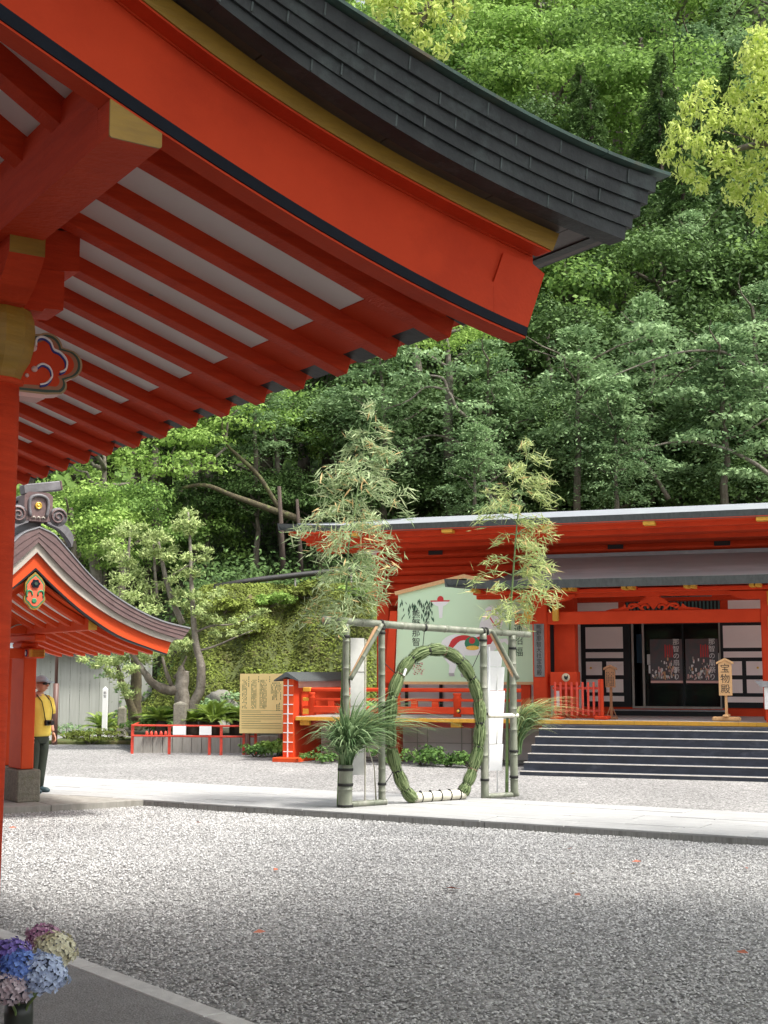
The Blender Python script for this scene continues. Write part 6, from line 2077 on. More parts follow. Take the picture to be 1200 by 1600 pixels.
# bed wall of upright grey boards
bw = thing('bed_wall', 'low bed wall of weathered upright concrete boards behind the railing', 'wall', (0, 0, 0))
u = 214
while u < 425:
    x0_, x1_ = (u - 600) / 2080 * 32.0, (u + 15 - 600) / 2080 * 32.0
    box('wall_board', bw, x0_ + .004, x1_ - .004, 31.95 + random.uniform(-.01, .01), 32.1, -.1, .40 + random.uniform(-.015, .01), M['concrete'], .006)
    u += 15
tag(MB().add([((214 - 600) / 2080 * 32, 32.1, .33), (-2.6, 32.1, .33), (-2.6, 36.8, .45), (-7.2, 36.8, .45)], [(0, 1, 2, 3)]).build('planting_bed', M['soil']), kind='structure')

# stone posts, marker, lamp
def stone_post(u, v, Y, w, h, label, m='stone'):
    p = at(u, v, Y)
    o = MB().box(-w, w, -w, w, -.2, h - .06, .02).add([(-w + .01, -w + .01, h - .06), (w - .01, -w + .01, h - .06), (w - .01, w - .01, h - .06), (-w + .01, w - .01, h - .06), (0, 0, h)], [(0, 1, 4), (1, 2, 4), (2, 3, 4), (3, 0, 4)]).build('stone_post', M[m])
    o.location = (p.x, p.y, 0)
    return tag(o, label, 'stone post')
stone_post(281, 1150, 32.6, .15, 1.20, 'grey stone post standing right before the forked pruned tree')
stone_post(190, 1150, 38.0, .11, .95, 'short grey stone post right of the slim white marker')
mk = MB().box(-.065, .065, -.06, .06, -.1, 1.42).add([(-.065, -.06, 1.42), (.065, -.06, 1.42), (.065, .06, 1.42), (-.065, .06, 1.42), (0, 0, 1.5)], [(0, 1, 4), (1, 2, 4), (2, 3, 4), (3, 0, 4)]).build('marker_post', M['paint_white'])
p = at(163, 1150, 37.5); mk.location = (p.x, p.y, 0)
tag(mk, 'slim white marker post with small writing in front of the grey shed', 'marker post')
lettering('那智', .085, mk, (0, -.063, 1.36), pitch=1.1)
lp = thing('lamp_post', 'brown steel lamp post rising beside the man in yellow', 'lamp post', (at(85, 1160, 35.5).x, 35.5, 0))
MB().tube([(0, 0, 0), (0, 0, 1.6)], .075, 12).build('base_tube', M['lamp'], lp, True)
MB().tube([(0, 0, 1.6), (0, 0, 4.4)], .045, 12).build('pole', M['lamp'], lp, True)
MB().lathe([(.07, 0), (.2, .06), (.24, .3), (.1, .42), (0, .45)], (0, 0, 4.4), 16).build('lamp_head', M['papergrey'], lp, True)

# grey shed
sx = -9.9
sh = thing('shed', 'grey boarded shed with a ribbed metal roof behind the man in yellow', 'shed', (at(165, 1100, 42).x, 42, 0), R(14))
X0, X1 = -2.9, 1.42
x = X0
while x < X1:
    box('wall_board', sh, x + .004, min(x + .3, X1) - .004, -.02 + random.uniform(-.006, .006), .03, 0, 2.72 - .0 * x, M['shed'])
    x += .3
box('side_wall', sh, X1 - .05, X1, .03, 4, 0, 2.7, M['shed'])
box('back_wall', sh, X0, X1, 4, 4.05, 0, 2.7, M['shed'])
rs = MB()
rs.add([(X0 - .3, -.35, 2.25), (X1 + .1, -.35, 2.95), (X1 + .1, 4.3, 3.6), (X0 - .3, 4.3, 3.6), (X0 - .3, -.35, 2.19), (X1 + .1, -.35, 2.86), (X1 + .1, 4.3, 3.5), (X0 - .3, 4.3, 3.5)], [(0, 1, 2, 3), (7, 6, 5, 4), (0, 4, 5, 1), (1, 5, 6, 2), (2, 6, 7, 3), (3, 7, 4, 0)])
rs = MB().add([(X0 - .6, -.4, 2.55), (.2, -.4, 2.78), (.2, 4.3, 3.6), (X0 - .6, 4.3, 3.6)], [(0, 1, 2, 3)]).add([(X0 - .6, -.4, 2.47), (.2, -.4, 2.70), (.2, 4.3, 3.5), (X0 - .6, 4.3, 3.5)], [(3, 2, 1, 0)]).build('roof', M['roofbright'], sh)
for i in range(12):
    x = X0 - .55 + i * .33
    MB().tube([(x, -.42, 2.56 + (x + 3.5) * .062), (x, 4.2, 3.62)], .035, 5).build('roof_rib', M['roofdark'], sh)
box('roof_edge', sh, X0 - .6, .25, -.46, -.40, 2.42, 2.6, M['roofdark'])
wb = thing('white_building', 'pale blank building wall glimpsed between the two left columns', 'building', (-14.8, 46, 0))
box('wall', wb, -4, 3.2, 0, 4, .35, 5.5, mat('pale bluish wall', (.62, .68, .76)))
box('wall_base', wb, -4.02, 3.22, -.02, 4, 0, .35, M['concrete'])
box('roof', wb, -4.4, 3.6, -.5, 4.4, 5.5, 5.7, M['roofdark'])

# black pipe rail along the top of the bank
pp = thing('pipe_rail', 'thick black pipe running on short posts along the top of the mossy bank', 'pipe', (0, 0, 0))
pl = [at(335, 917, 40.6), at(400, 906, 40.8), at(470, 898, 41), at(540, 891, 41.2), at(610, 884, 41.4), at(680, 880, 41.6)]
MB().tube(pl, .09, 10).build('pipe', M['pipe'], pp, True)
for i in range(9):
    f = i / 8 * (len(pl) - 1); k = min(int(f), len(pl) - 2)
    q = pl[k].lerp(pl[k + 1], f - k)
    MB().tube([q, q - Vector((0, 0, .62))], .03, 6).build('pipe_post', M['concrete'], pp)

# ---- pruned podocarpus with forked trunk
gt = thing('pruned_tree', 'pruned garden tree with forked bare trunks and pale green tufts', 'tree', (at(300, 1150, 33.2).x, 33.2, 0))
Y = 33.2
tree_limb(gt, [(305, 1165, Y), (300, 1110, Y), (312, 1080, Y), (314, 1040, Y), (306, 1005, Y), (302, 960, Y), (299, 910, Y), (297, 850, Y), (294, 800, Y)], .15, .02, 'bark_pale', 10, 'trunk')
tree_limb(gt, [(290, 1165, Y), (288, 1120, Y), (284, 1085, Y), (286, 1050, Y), (288, 1046, Y)], .22, .13, 'bark_pale', 10, 'trunk')
tree_limb(gt, [(284, 1078, Y), (262, 1078, Y), (240, 1068, Y), (225, 1050, Y), (212, 1030, Y), (200, 1010, Y)], .14, .04, 'bark', 8)
tree_limb(gt, [(268, 1072, Y), (258, 1045, Y), (252, 1020, Y)], .06, .03, 'bark', 7)
tree_limb(gt, [(272, 1060, Y), (285, 1040, Y), (292, 1025, Y)], .04, .02, 'bark', 7)
tree_limb(gt, [(285, 975, Y + .3), (268, 935, Y + .3), (258, 900, Y + .3), (248, 850, Y + .3), (243, 830, Y + .3)], .085, .025, 'bark_pale', 8)
tree_limb(gt, [(302, 990, Y), (330, 978, Y), (365, 975, Y), (400, 960, Y)], .035, .01, 'bark_pale', 6)
tree_limb(gt, [(306, 1018, Y), (335, 1010, Y), (370, 995, Y), (395, 985, Y)], .035, .01, 'bark_pale', 6)
tree_limb(gt, [(258, 905, Y), (300, 880, Y), (320, 865, Y)], .02, .01, 'bark_pale', 6)
tree_limb(gt, [(200, 900, Y + .4), (202, 850, Y + .4), (206, 820, Y + .4)], .05, .02, 'bark_pale', 6)
tree_limb(gt, [(245, 935, Y + .2), (242, 890, Y + .2), (240, 850, Y + .2)], .05, .02, 'bark_pale', 6)
tuft = [(294, 803, .2), (285, 815, .17), (303, 818, .17), (296, 830, .14), (275, 825, .12), (245, 835, .22), (232, 848, .17), (258, 842, .15), (245, 862, .2), (228, 865, .16), (262, 870, .16), (272, 858, .12), (200, 822, .2), (188, 832, .17), (212, 835, .17), (222, 822, .1), (170, 850, .17), (180, 868, .2),
        (200, 880, .22), (215, 895, .2), (190, 905, .25), (170, 925, .2), (225, 915, .2), (205, 930, .24), (185, 945, .2), (235, 935, .2), (225, 955, .22), (245, 950, .15), (255, 915, .14), (270, 905, .14), (282, 893, .18), (300, 895, .2), (318, 872, .17), (292, 870, .15), (310, 855, .12), (325, 860, .1),
        (280, 925, .16), (272, 940, .13), (305, 930, .18), (320, 945, .15), (335, 930, .13), (345, 925, .12), (310, 955, .15), (325, 965, .16), (340, 970, .1), (365, 970, .12), (385, 966, .12), (400, 960, .13), (412, 955, .1), (362, 990, .1), (380, 985, .12), (395, 978, .12), (335, 990, .1), (290, 945, .12),
        (285, 1005, .18), (270, 1010, .2), (255, 1018, .16), (300, 1010, .14), (240, 1020, .15), (225, 1030, .2), (210, 1020, .2), (190, 1028, .2), (175, 1035, .18), (160, 1030, .17), (205, 1045, .16), (185, 1055, .18), (170, 1048, .12), (192, 1072, .14), (200, 1085, .15), (150, 1040, .12), (130, 1030, .12), (275, 990, .15), (300, 985, .12)]
C = np.array([np.array(at(u, v, Y + random.uniform(-.5, .5))) for u, v, r in tuft]) - np.array(gt.location)
P_l, N_l, A_l = [], [], []
for c, (u, v, r) in zip(C, tuft):
    k = int(3800 * r * r) + 80
    d = unit(rng.normal(size=(k, 3)))
    rad = r * 1.2 * rng.uniform(.2, 1.05, (k, 1)) * (1 + .35 * np.sin(d[:, :1] * 9 + c[0] * 7) * np.cos(d[:, 2:3] * 8 + c[1]))
    P_l.append(c + d * rad * np.array([1.25, 1.1, .72])); N_l.append(d * .4 + rng.normal(size=(k, 3)) * .7 + np.array([0, -.2, .5])); A_l.append(d + rng.normal(size=(k, 3)) * .5 + np.array([0, 0, .5]))
P_ = np.concatenate(P_l)
link(bpy.data.objects.new('leaf_tufts', leaves(P_, unit(np.concatenate(N_l)), rng.uniform(.08, .14, len(P_)), rng.uniform(.028, .05, len(P_)), rng.normal(.55, .24, len(P_)), 'leaf_tufts', M['lf_pine'], np.concatenate(A_l))), gt)
# second tree left of it
g2 = thing('pruned_tree', 'older mossy garden tree left of the forked one, in front of the shed', 'tree', (at(205, 1150, 35).x, 35, 0))
tree_limb(g2, [(212, 1150, 35), (211, 1100, 35), (213, 1060, 35), (210, 1020, 35)], .19, .12, 'bark_moss', 10, 'trunk')
tree_limb(g2, [(212, 1125, 34.9), (200, 1090, 34.8), (188, 1060, 34.7), (182, 1030, 34.6)], .12, .05, 'bark_moss', 8)
pads_crown(g2, [(180, 1035, 34.6, .35), (205, 1045, 34.5, .3), (150, 1040, 34.7, .3), (192, 1080, 34.5, .28), (225, 1025, 34.8, .35), (165, 1058, 34.6, .25)], .09, 'lf_grey', 900, .6, 'crown')

# pale light-coloured slope trees right of the notice: leafy shrubs climbing the bank
def shrub(u, v, Y, r, label, m='lf_shrub', leaf=.10, flat=.55, group=None, per=700, k=9, name='shrub', z=None):
    p = at(u, v, Y)
    if z is not None: p.z = z
    else: p.z = float(hill_z(p.x, p.y))
    s = thing(name, label, 'shrub', p, 0, group)
    C = np.stack([rng.normal(0, r * .55, k), rng.normal(0, r * .35, k), np.abs(rng.normal(0, r * .3, k)) + r * .15], 1)
    P, N, S, T = clumps(C, rng.uniform(.35, .6, k) * r, per / max(r, .4), leaf, flat)
    link(bpy.data.objects.new('foliage', leaves(P, N, S, S * .55, T, 'foliage', M[m])), s)
    mb = MB()
    for i in range(5):
        c = C[i % k]
        mb.tube([(0, 0, -.05), (c[0] * .5, c[1] * .5, c[2] * .5), tuple(c)], [.02, .014, .006], 5)
    mb.build('stems', M['bark'], s)
    return s


shrub(432, 1170, 30.6, .55, 'bright low shrub at the foot of the yellow panel', 'lf_bright', .12, z=0)
shrub(400, 1178, 30.4, .35, 'small ground shrub left of the panel foot', 'lf_shrub', .09, z=0)
shrub(660, 1188, 27.6, .50, 'dark leafy shrub under the middle of the veranda', 'lf_shrub', .09, z=0)
shrub(700, 1192, 27.2, .35, 'low leafy shrub right of the middle under the veranda', 'lf_shrub', .08, z=0)
shrub(605, 1190, 27.9, .38, 'low leafy shrub under the left part of the veranda', 'lf_shrub', .08, z=0)
shrub(738, 1190, 27.0, .30, 'low shrub seen through the right side of the grass ring', 'lf_shrub', .08, z=0)
shrub(500, 1186, 28.4, .35, 'dark low shrub right of the orange post foot', 'lf_shrub', .08, z=0)
shrub(512, 1030, 37.0, .7, 'large leaved shrub low on the bank beside the bamboo', 'lf_shrub', .2)
shrub(585, 1040, 36.8, .8, 'light fern clump behind the hall corner', 'lf_bright', .2)
shrub(345, 1060, 36.8, .7, 'grey leaved shrub against the boulders of the bank', 'lf_grey', .12)
shrub(300, 1090, 36.0, .6, 'dark green bush behind the stone post', 'lf_dark', .12)
shrub(260, 1060, 38, .9, 'dark bush right of the shed corner', 'lf_dark', .14)
shrub(105, 1125, 37.0, .5, 'thin twiggy bush in front of the shed near the lamp post', 'lf_grey', .08, per=260, z=.1)
shrub(120, 1140, 36.6, .35, 'brown green low bush at the foot of the shed', 'lf_moss', .08, z=.05)
shrub(235, 1130, 33.5, .5, 'low green filling behind the left end of the railing', 'lf_shrub', .09, z=.4)
for k, (u, v, Y) in enumerate([(350, 935, 39.6), (420, 925, 40), (480, 915, 40.3), (560, 930, 39.6), (390, 985, 38.8), (450, 1040, 37.4), (410, 1010, 38)]):
    shrub(u, v, Y, random.uniform(.4, .65), ['yellow green fern patch near the top left of the bank', 'fern patch under the black pipe', 'fern patch under the pipe nearer the bamboo', 'ferns at the top right of the bank', 'low fern patch on the left of the bank', 'fern patch just above the yellow panel', 'fern patch in the middle of the bank'][k], ['lf_moss', 'lf_bright'][k % 2], .12, .5, k=12)
# boulders at the foot of the bank
for k, (u, v, Y, s) in enumerate([(345, 1105, 36.3, .55), (372, 1090, 36.6, .5), (330, 1085, 36.7, .4), (385, 1060, 37.1, .35), (360, 1065, 37, .4), (500, 1100, 36.6, .4), (345, 1035, 37.4, .35)]):
    bm = bmesh.new()
    bmesh.ops.create_icosphere(bm, subdivisions=3, radius=s)
    for vv in bm.verts:
        n_ = vv.co.normalized()
        vv.co *= 1 + .18 * math.sin(n_.x * 4 + k) * math.cos(n_.y * 5 - k) + .08 * math.sin(n_.z * 9 + n_.x * 7)
        vv.co.z *= .75
    me = bpy.data.meshes.new('boulder'); bm.to_mesh(me); bm.free(); me.materials.append(M['rock']); me.shade_smooth()
    o = link(bpy.data.objects.new('boulder', me))
    p = at(u, v, Y); o.location = (p.x, p.y, float(hill_z(p.x, p.y)) + s * .2)
    tag(o, ['largest mossy boulder at the foot of the bank', 'mossy boulder right of the largest one', 'boulder up left of the largest one', 'small boulder on the bank behind the panel', 'rounded boulder half way up the bank foot', 'boulder between the panel and the little roofed wall', 'small boulder high behind the pruned tree'][k], 'boulder')


def cycad(u, v, Y, L, label, seed, z=.4):
    p = at(u, v, Y); p.z = z
    c = thing('cycad', label, 'cycad', p)
    rr_ = np.random.default_rng(seed)
    MB().lathe([(.14, -.1), (.16, .1), (.13, .26), (.05, .32), (0, .32)], n=10).build('stem', M['bark_dark'], c, True)
    P, A, N, T, Ls = [], [], [], [], []
    rach = MB()
    for i in range(34):
        a = rr_.uniform(0, 6.28); el = rr_.uniform(.25, 1.25); l = L * rr_.uniform(.75, 1.1)
        t_ = rr_.uniform(.1, .9)
        prev = None; pts = []
        for j in range(16):
            f = j / 15
            pos = np.array([math.cos(a) * l * f * math.cos(el), math.sin(a) * l * f * math.cos(el), .28 + l * f * math.sin(el) - .42 * l * f * f])
            pts.append(pos)
            if prev is not None and f > .12:
                d = unit(pos - prev)
                side = unit(np.cross(d, [0, 0, 1.0]))
                for s in (-1, 1):
                    for q in (0, .5):
                        w = .17 * math.sin(math.pi * min(1, f * .9 + .1)) + .03
                        base = prev + (pos - prev) * q
                        P.append(base + side * s * w * .5 + np.array([0, 0, .02])); A.append(side * s + d * .5); N.append(np.cross(d, side) * 1 + side * s * .35); T.append(t_ + rr_.normal(0, .08)); Ls.append(w)
            prev = pos
        rach.tube(pts[::3], [.008, .007, .006, .005, .004, .003][:len(pts[::3])], 4)
    rach.build('rachis', M['bamboo_green'], c)
    Ls = np.array(Ls)
    link(bpy.data.objects.new('fronds', leaves(np.array(P), unit(np.array(N)), Ls, np.full(len(Ls), .024), np.array(T), 'fronds', M['lf_cycad'], np.array(A))), c)


cycad(252, 1128, 33.2, .85, 'cycad left of the stone post behind the railing', 1)
cycad(335, 1130, 33.0, .95, 'cycad with long fronds between the trunk and the yellow panel', 2)
cycad(368, 1135, 33.4, .8, 'cycad right behind the left edge of the yellow panel', 3)
cycad(320, 1120, 34.4, .8, 'cycad half hidden behind the forked trunk', 4)
cycad(160, 1150, 38.4, .95, 'cycad around the foot of the white marker', 5, 0)
cycad(300, 1140, 32.8, .5, 'young cycad directly behind the paper notice', 6)
# grass edge at far left
shrub(180, 1155, 36.2, .6, 'mossy mound right of the white marker', 'lf_moss', .07, .3, z=0)
shrub(140, 1160, 35.6, .5, 'low mossy ground cover left of the white marker', 'lf_moss', .07, .3, z=0)
tag(MB().box(-8.9, -6.2, 35.6, 37.6, -.1, .10, .04).build('garden_bed', M['moss']), kind='structure')

# ================================================================== fallen leaves
for k, (x, y) in enumerate([(-4.48, 16.39), (-1.03, 12.96), (.6, 11.85), (1.75, 12.68), (1.63, 11.52), (2.5, 13.5), (3.47, 13.08), (-2.31, 16.93), (1.97, 14.45), (2.4, 9.2), (-.9, 9.9)]):
    L = .05 if k != 2 else .075
    mb = MB().add([(-L, 0, 0), (0, -L * .45, .008), (L, 0, .012), (0, L * .45, .018)], [(0, 1, 2), (0, 2, 3)])
    mm = M['lf_fallen'] if 'lf_fallen' in M else M.setdefault('lf_fallen', mat('fallen red leaf', (.55, .12, .07), (.42, .16, .08), 30, .6))
    if k in (3,):
        mm = M.setdefault('lf_fallen2', mat('fallen olive leaf', (.20, .17, .05), (.13, .1, .04), 30, .6))
    o = mb.build('fallen_leaf', mm)
    o.location = (x, y, .032); o.rotation_euler = (.2, .1, k * 1.3)
    tag(o, ['fallen red leaf near the pavilion corner', 'small red leaf left of the centre of the court', 'largest fallen red leaf in the middle of the court', 'olive leaf right of the middle, lying upturned', 'orange leaf a little nearer than the olive one', 'red leaf nearest below the paved path', 'pale leaf at the right edge of the court', 'pale leaf near the far left of the gravel', 'pinkish leaf just in front of the path kerb', 'leaf low in the right foreground', 'leaf in the lower middle foreground'][k], 'leaf')

# ================================================================== hydrangeas in a dark vase
hv = thing('flower_vase', 'dark tube vase at the lower left corner', 'vase', (-1.335, 5.05, 0))
MB().lathe([(.050, .36), (.052, .66), (.050, .705), (.042, .705), (.042, .64), (0, .64)], n=26).build('tube', M['vase'], hv, True)
stn = tag(MB().box(-1.6, -1.1, 4.85, 5.3, .05, .355, .015).build('vase_stand', M['wood_brown']), 'low wooden stand under the vase, below the view', 'stand')


def mophead(x, y, z, r, m, label, seed, squash=.85, cols=None):
    t = thing('hydrangea', label, 'flower', (x, y, z))
    rr_ = np.random.default_rng(seed)
    n = int(330 * (r / .085) ** 2)
    P, N, L, T, A = [], [], [], [], []
    for i in range(n):
        a = i * 2.39996; h = 1 - 2 * (i + .5) / n
        q = math.sqrt(1 - h * h)
        d = np.array([math.cos(a) * q, math.sin(a) * q, h])
        if d[2] < -.65: continue
        c = d * r * rr_.uniform(.84, 1.10) * (1 + .13 * math.sin(d[0] * 6 + seed) * math.cos(d[2] * 5 + d[1] * 3)) * np.array([1, 1, squash])
        nrm = unit(d + rr_.normal(0, .22, 3))
        u_ = unit(np.cross(nrm, rr_.normal(size=3)))
        w_ = np.cross(nrm, u_)
        t_ = np.clip(rr_.normal(.5 + .25 * d[0], .2), 0, 1)
        for k in range(4):
            aa = k * math.pi / 2
            dr = u_ * math.cos(aa) + w_ * math.sin(aa)
            P.append(c + dr * .0058); N.append(unit(nrm - dr * .45)); A.append(dr); L.append(.0135 * rr_.uniform(.8, 1.2)); T.append(t_ + rr_.normal(0, .06))
    L = np.array(L)
    link(bpy.data.objects.new('petals', leaves(np.array(P), np.array(N), L, L * .95, np.array(T), 'petals', m, np.array(A), .04)), t)
    MB().lathe([(0, -r * .72), (r * .62, -r * .45), (r * .8, 0), (r * .62, r * .5), (0, r * .7)], n=14).build('inner_florets', M['hyd_core'], t, True)
    MB().tube([(0, 0, -r * .5), ((-1.335 - x) * .6, (5.05 - y) * .6, (.62 - z) * .6), ((-1.335 - x) * .95, (5.05 - y) * .95, .61 - z)], .005, 6).build('stalk', M['bamboo_green'], t)
    return t


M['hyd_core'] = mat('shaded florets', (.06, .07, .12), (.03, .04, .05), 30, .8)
M['hyd_violet'] = leafmat('violet petals', (.12, .07, .30), (.30, .24, .60), .25, .6, 0)
M['hyd_blue'] = leafmat('deep blue petals', (.07, .13, .45), (.26, .40, .80), .25, .6, 0)
M['hyd_sky'] = leafmat('pale blue petals', (.34, .41, .60), (.62, .71, .88), .25, .6, 0)
M['hyd_cream'] = leafmat('cream petals', (.58, .52, .32), (.84, .82, .64), .25, .6, 0)
M['hyd_pink'] = leafmat('dull pink petals', (.40, .30, .33), (.62, .54, .58), .25, .6, 0)
M['hyd_mauve'] = leafmat('mauve petals', (.34, .12, .26), (.62, .44, .52), .25, .6, 0)
def hy(u, v, Y, r, m, label, seed):
    p = at(u, v, Y)
    mophead(p.x, p.y, p.z, r, M[m], label, seed)
hy(18, 1493, 5.02, .068, 'hyd_violet', 'violet hydrangea head at the back left of the vase', 1)
hy(30, 1514, 4.93, .070, 'hyd_blue', 'deep blue hydrangea head on the left', 2)
hy(66, 1524, 4.95, .088, 'hyd_sky', 'pale blue hydrangea head, largest, over the vase rim', 3)
hy(86, 1486, 5.14, .078, 'hyd_cream', 'cream hydrangea head at the right', 4)
hy(66, 1466, 5.22, .062, 'hyd_mauve', 'cream and mauve hydrangea head at the top of the bunch', 5)
hy(16, 1545, 4.90, .072, 'hyd_pink', 'dull pink hydrangea head low on the left', 6)
lf = thing('leaf_sprig', 'small dark green leaf hanging right of the pale blue head', 'leaf', at(98, 1526, 5.0))
MB().add([(0, 0, .012), (.010, -.004, 0), (.003, 0, -.022), (-.007, .004, -.004)], [(0, 1, 2, 3)]).build('blade', M['lf_shrub'], lf)
MB().add([(.004, 0, .014), (.016, -.004, .008), (.013, 0, -.016), (.004, .004, -.004)], [(0, 1, 2, 3)]).build('blade', M['lf_shrub'], lf)

# ================================================================== the visitor
pe_ = thing('person', 'man in yellow T-shirt, pale cap and sunglasses half hidden by the pavilion column', 'person', (at(56, 1234, 20.4).x, 20.4, .10), R(0))


def skin_body(name, m, joints, edges, parent, levels=2):
    me = bpy.data.meshes.new(name)
    me.from_pydata([j[0] for j in joints], edges, [])
    o = bpy.data.objects.new(name, me)
    link(o, parent)
    md = o.modifiers.new('skin', 'SKIN'); md.use_smooth_shade = True
    for i, j in enumerate(joints):
        r = j[1] if hasattr(j[1], '__len__') else (j[1], j[1])
        me.skin_vertices[0].data[i].radius = r
    me.skin_vertices[0].data[0].use_root = True
    sd = o.modifiers.new('sub', 'SUBSURF'); sd.levels = levels; sd.render_levels = levels
    me.materials.append(m)
    return o


# +x is where he faces (right in the picture), a quarter towards us; z up
# body: one continuous figure
J = [((0, 0, .93), (.13, .15)),            # 0 pelvis
     ((.01, 0, 1.10), (.135, .16)), ((.02, 0, 1.26), (.11, .14)), ((.0, 0, 1.37), (.075, .115)),   # 1-3 spine
     ((.005, 0, 1.455), .055), ((.03, 0, 1.52), .055),                                       # 4-5 neck
     ((.005, -.10, .86), .088), ((.03, -.105, .50), .062), ((.0, -.11, .10), .042),               # 6-8 near leg
     ((.0, .10, .86), .088), ((-.02, .105, .50), .062), ((-.06, .11, .10), .042),                # 9-11 far leg
     ((.0, -.19, 1.385), .058), ((-.0, -.235, 1.12), .042), ((.09, -.235, .89), .029),         # 12-14 near arm
     ((.0, .19, 1.385), .058), ((-.02, .235, 1.12), .042), ((.06, .235, .89), .029)]              # 15-17 far arm
E_l = [(0, 1), (1, 2), (2, 3), (3, 4), (4, 5), (0, 6), (6, 7), (7, 8), (0, 9), (9, 10), (10, 11), (3, 12), (12, 13), (13, 14), (3, 15), (15, 16), (16, 17)]
pe_.rotation_euler = (0, 0, R(-52))   # turned: facing right and towards the camera
# the figure is drawn facing +x; turn so it faces right and a little to the camera
pe_.rotation_euler = (0, 0, R(-28))
pe_.scale = (1.1, 1.12, 1.0)
skin_body('body', M['skin'], J, E_l, pe_)
# head
bm = bmesh.new()
bmesh.ops.create_uvsphere(bm, u_segments=28, v_segments=22, radius=1)
for v in bm.verts:
    x, y, z = v.co
    sx, sy, sz = .098, .076, .118
    q = Vector((x * sx, y * sy, z * sz))
    if z < -.2: q.x += .012 * (-z); q.y *= 1 - .25 * (-z - .2)
    if x > .75 and -.25 < z < .15: q.x += .0
    v.co = q + Vector((.045, 0, 1.615))
me = bpy.data.meshes.new('head'); bm.to_mesh(me); bm.free(); me.materials.append(M['skin']); me.shade_smooth()
hd = link(bpy.data.objects.new('head', me), pe_)
MB().tube([(.138, 0, 1.64), (.158, 0, 1.612), (.166, 0, 1.595), (.145, 0, 1.585)], [.010, .013, .017, .010], 8).build('nose', M['skin'], hd, True)
MB().obox((.141, 0, 1.553), (.014, .044, .010), (0, 0, 0), .003).build('mouth', mat('lips', (.42, .16, .13)), hd)
for s in (1, -1):
    MB().lathe([(0, -.008), (.022, -.006), (.028, 0), (.022, .006), (0, .008)], n=12).build('ear', M['skin'], hd, True)
    e = MB().lathe([(0, -.008), (.022, -.006), (.028, 0), (.022, .006), (0, .008)], n=12).build('ear', M['skin'], hd, True)
    e.rotation_euler = (math.pi / 2, 0, 0); e.location = (.03, s * .078, 1.605); e.scale = (.8, 1.25, 1)
for o in [o for o in hd.children if o.name.startswith('ear') and o.location.length < .01]:
    bpy.data.objects.remove(o)
MB().tube([(.128, -.062, 1.628), (.146, -.03, 1.626), (.149, 0, 1.628), (.146, .03, 1.626), (.128, .062, 1.628)], [.016, .021, .011, .021, .016], 8).build('sunglasses', M['plastic'], hd, True)
MB().tube([(.13, -.066, 1.634), (.03, -.08, 1.632)], .005, 5).build('glasses_arm', M['plastic'], hd)
MB().tube([(-.055, -.03, 1.58), (-.045, 0, 1.575), (-.055, .03, 1.58)], [.03, .035, .03], 8).build('hair', M['plastic'], hd, True)
# cap
cpm = bmesh.new()
bmesh.ops.create_uvsphere(cpm, u_segments=28, v_segments=16, radius=1)
bmesh.ops.delete(cpm, geom=[v for v in cpm.verts if v.co.z < -.02], context='VERTS')
for v in cpm.verts:
    v.co = Vector((v.co.x * .112, v.co.y * .092, v.co.z * .095)) + Vector((.035, 0, 1.655))
me = bpy.data.meshes.new('cap'); cpm.to_mesh(me); cpm.free(); me.materials.append(M['cap']); me.shade_smooth()
cpo = link(bpy.data.objects.new('cap', me), pe_)
sm = cpo.modifiers.new('thick', 'SOLIDIFY'); sm.thickness = .006
MB().strip([(.13, 1.655), (.17, 1.652), (.215, 1.640)], [(.13, 1.664), (.17, 1.660), (.215, 1.646)], -.068, .068).build('visor', M['cap'], cpo)
# shirt and trousers: lofted round the body


def loft(rings, n=26, wr=0.0):
    mb = MB()
    for (cx, cy, cz, rx, ry) in rings:
        for j in range(n):
            a = 2 * math.pi * j / n
            k = 1 + wr * math.sin(a * 5 + cz * 31) * .5 + wr * math.sin(a * 3 - cz * 17) * .5
            mb.v.append((cx + rx * math.cos(a) * k, cy + ry * math.sin(a) * k, cz))
    for i in range(len(rings) - 1):
        for j in range(n):
            a, b = i * n + j, i * n + (j + 1) % n
            mb.f.append((a, b, b + n, a + n))
    mb.f.append(tuple(range(n))[::-1]); mb.f.append(tuple((len(rings) - 1) * n + j for j in range(n)))
    return mb


sh_ = loft([(.01, 0, .84, .150, .178), (.012, 0, .90, .156, .182), (.018, 0, 1.00, .158, .180), (.025, 0, 1.12, .155, .182), (.022, 0, 1.25, .146, .190), (.008, 0, 1.34, .125, .195), (.0, 0, 1.40, .100, .165), (.0, 0, 1.44, .075, .105), (.004, 0, 1.462, .062, .070)], 30, .035).build('shirt', M['shirt'], pe_, True)
for s in (1, -1):
    MB().tube([(.0, s * .14, 1.385), (.0, s * .20, 1.36), (.0, s * .235, 1.27), (-.005, s * .25, 1.17)], [.075, .074, .068, .070], 14).build('sleeve', M['shirt'], sh_, True)
MB().tube([(.062 * math.cos(t_) + .004, .066 * math.sin(t_), 1.468 - .006 * math.cos(t_)) for t_ in [i / 16 * 2 * math.pi for i in range(17)]], .007, 6).build('collar', M['shirt'], sh_, True)
tr_ = loft([(.0, 0, .73, .10, .17), (.0, 0, .80, .128, .172), (.0, 0, .88, .138, .170), (.0, 0, .95, .138, .165)], 28, .02).build('trousers', M['trousers'], pe_, True)
MB().tube([(.0, -.09, .80), (.02, -.10, .62), (.035, -.108, .46), (.015, -.11, .25), (.0, -.11, .075)], [.098, .088, .078, .072, .070], 14, True, .03).build('trouser_leg', M['trousers'], tr_, True)
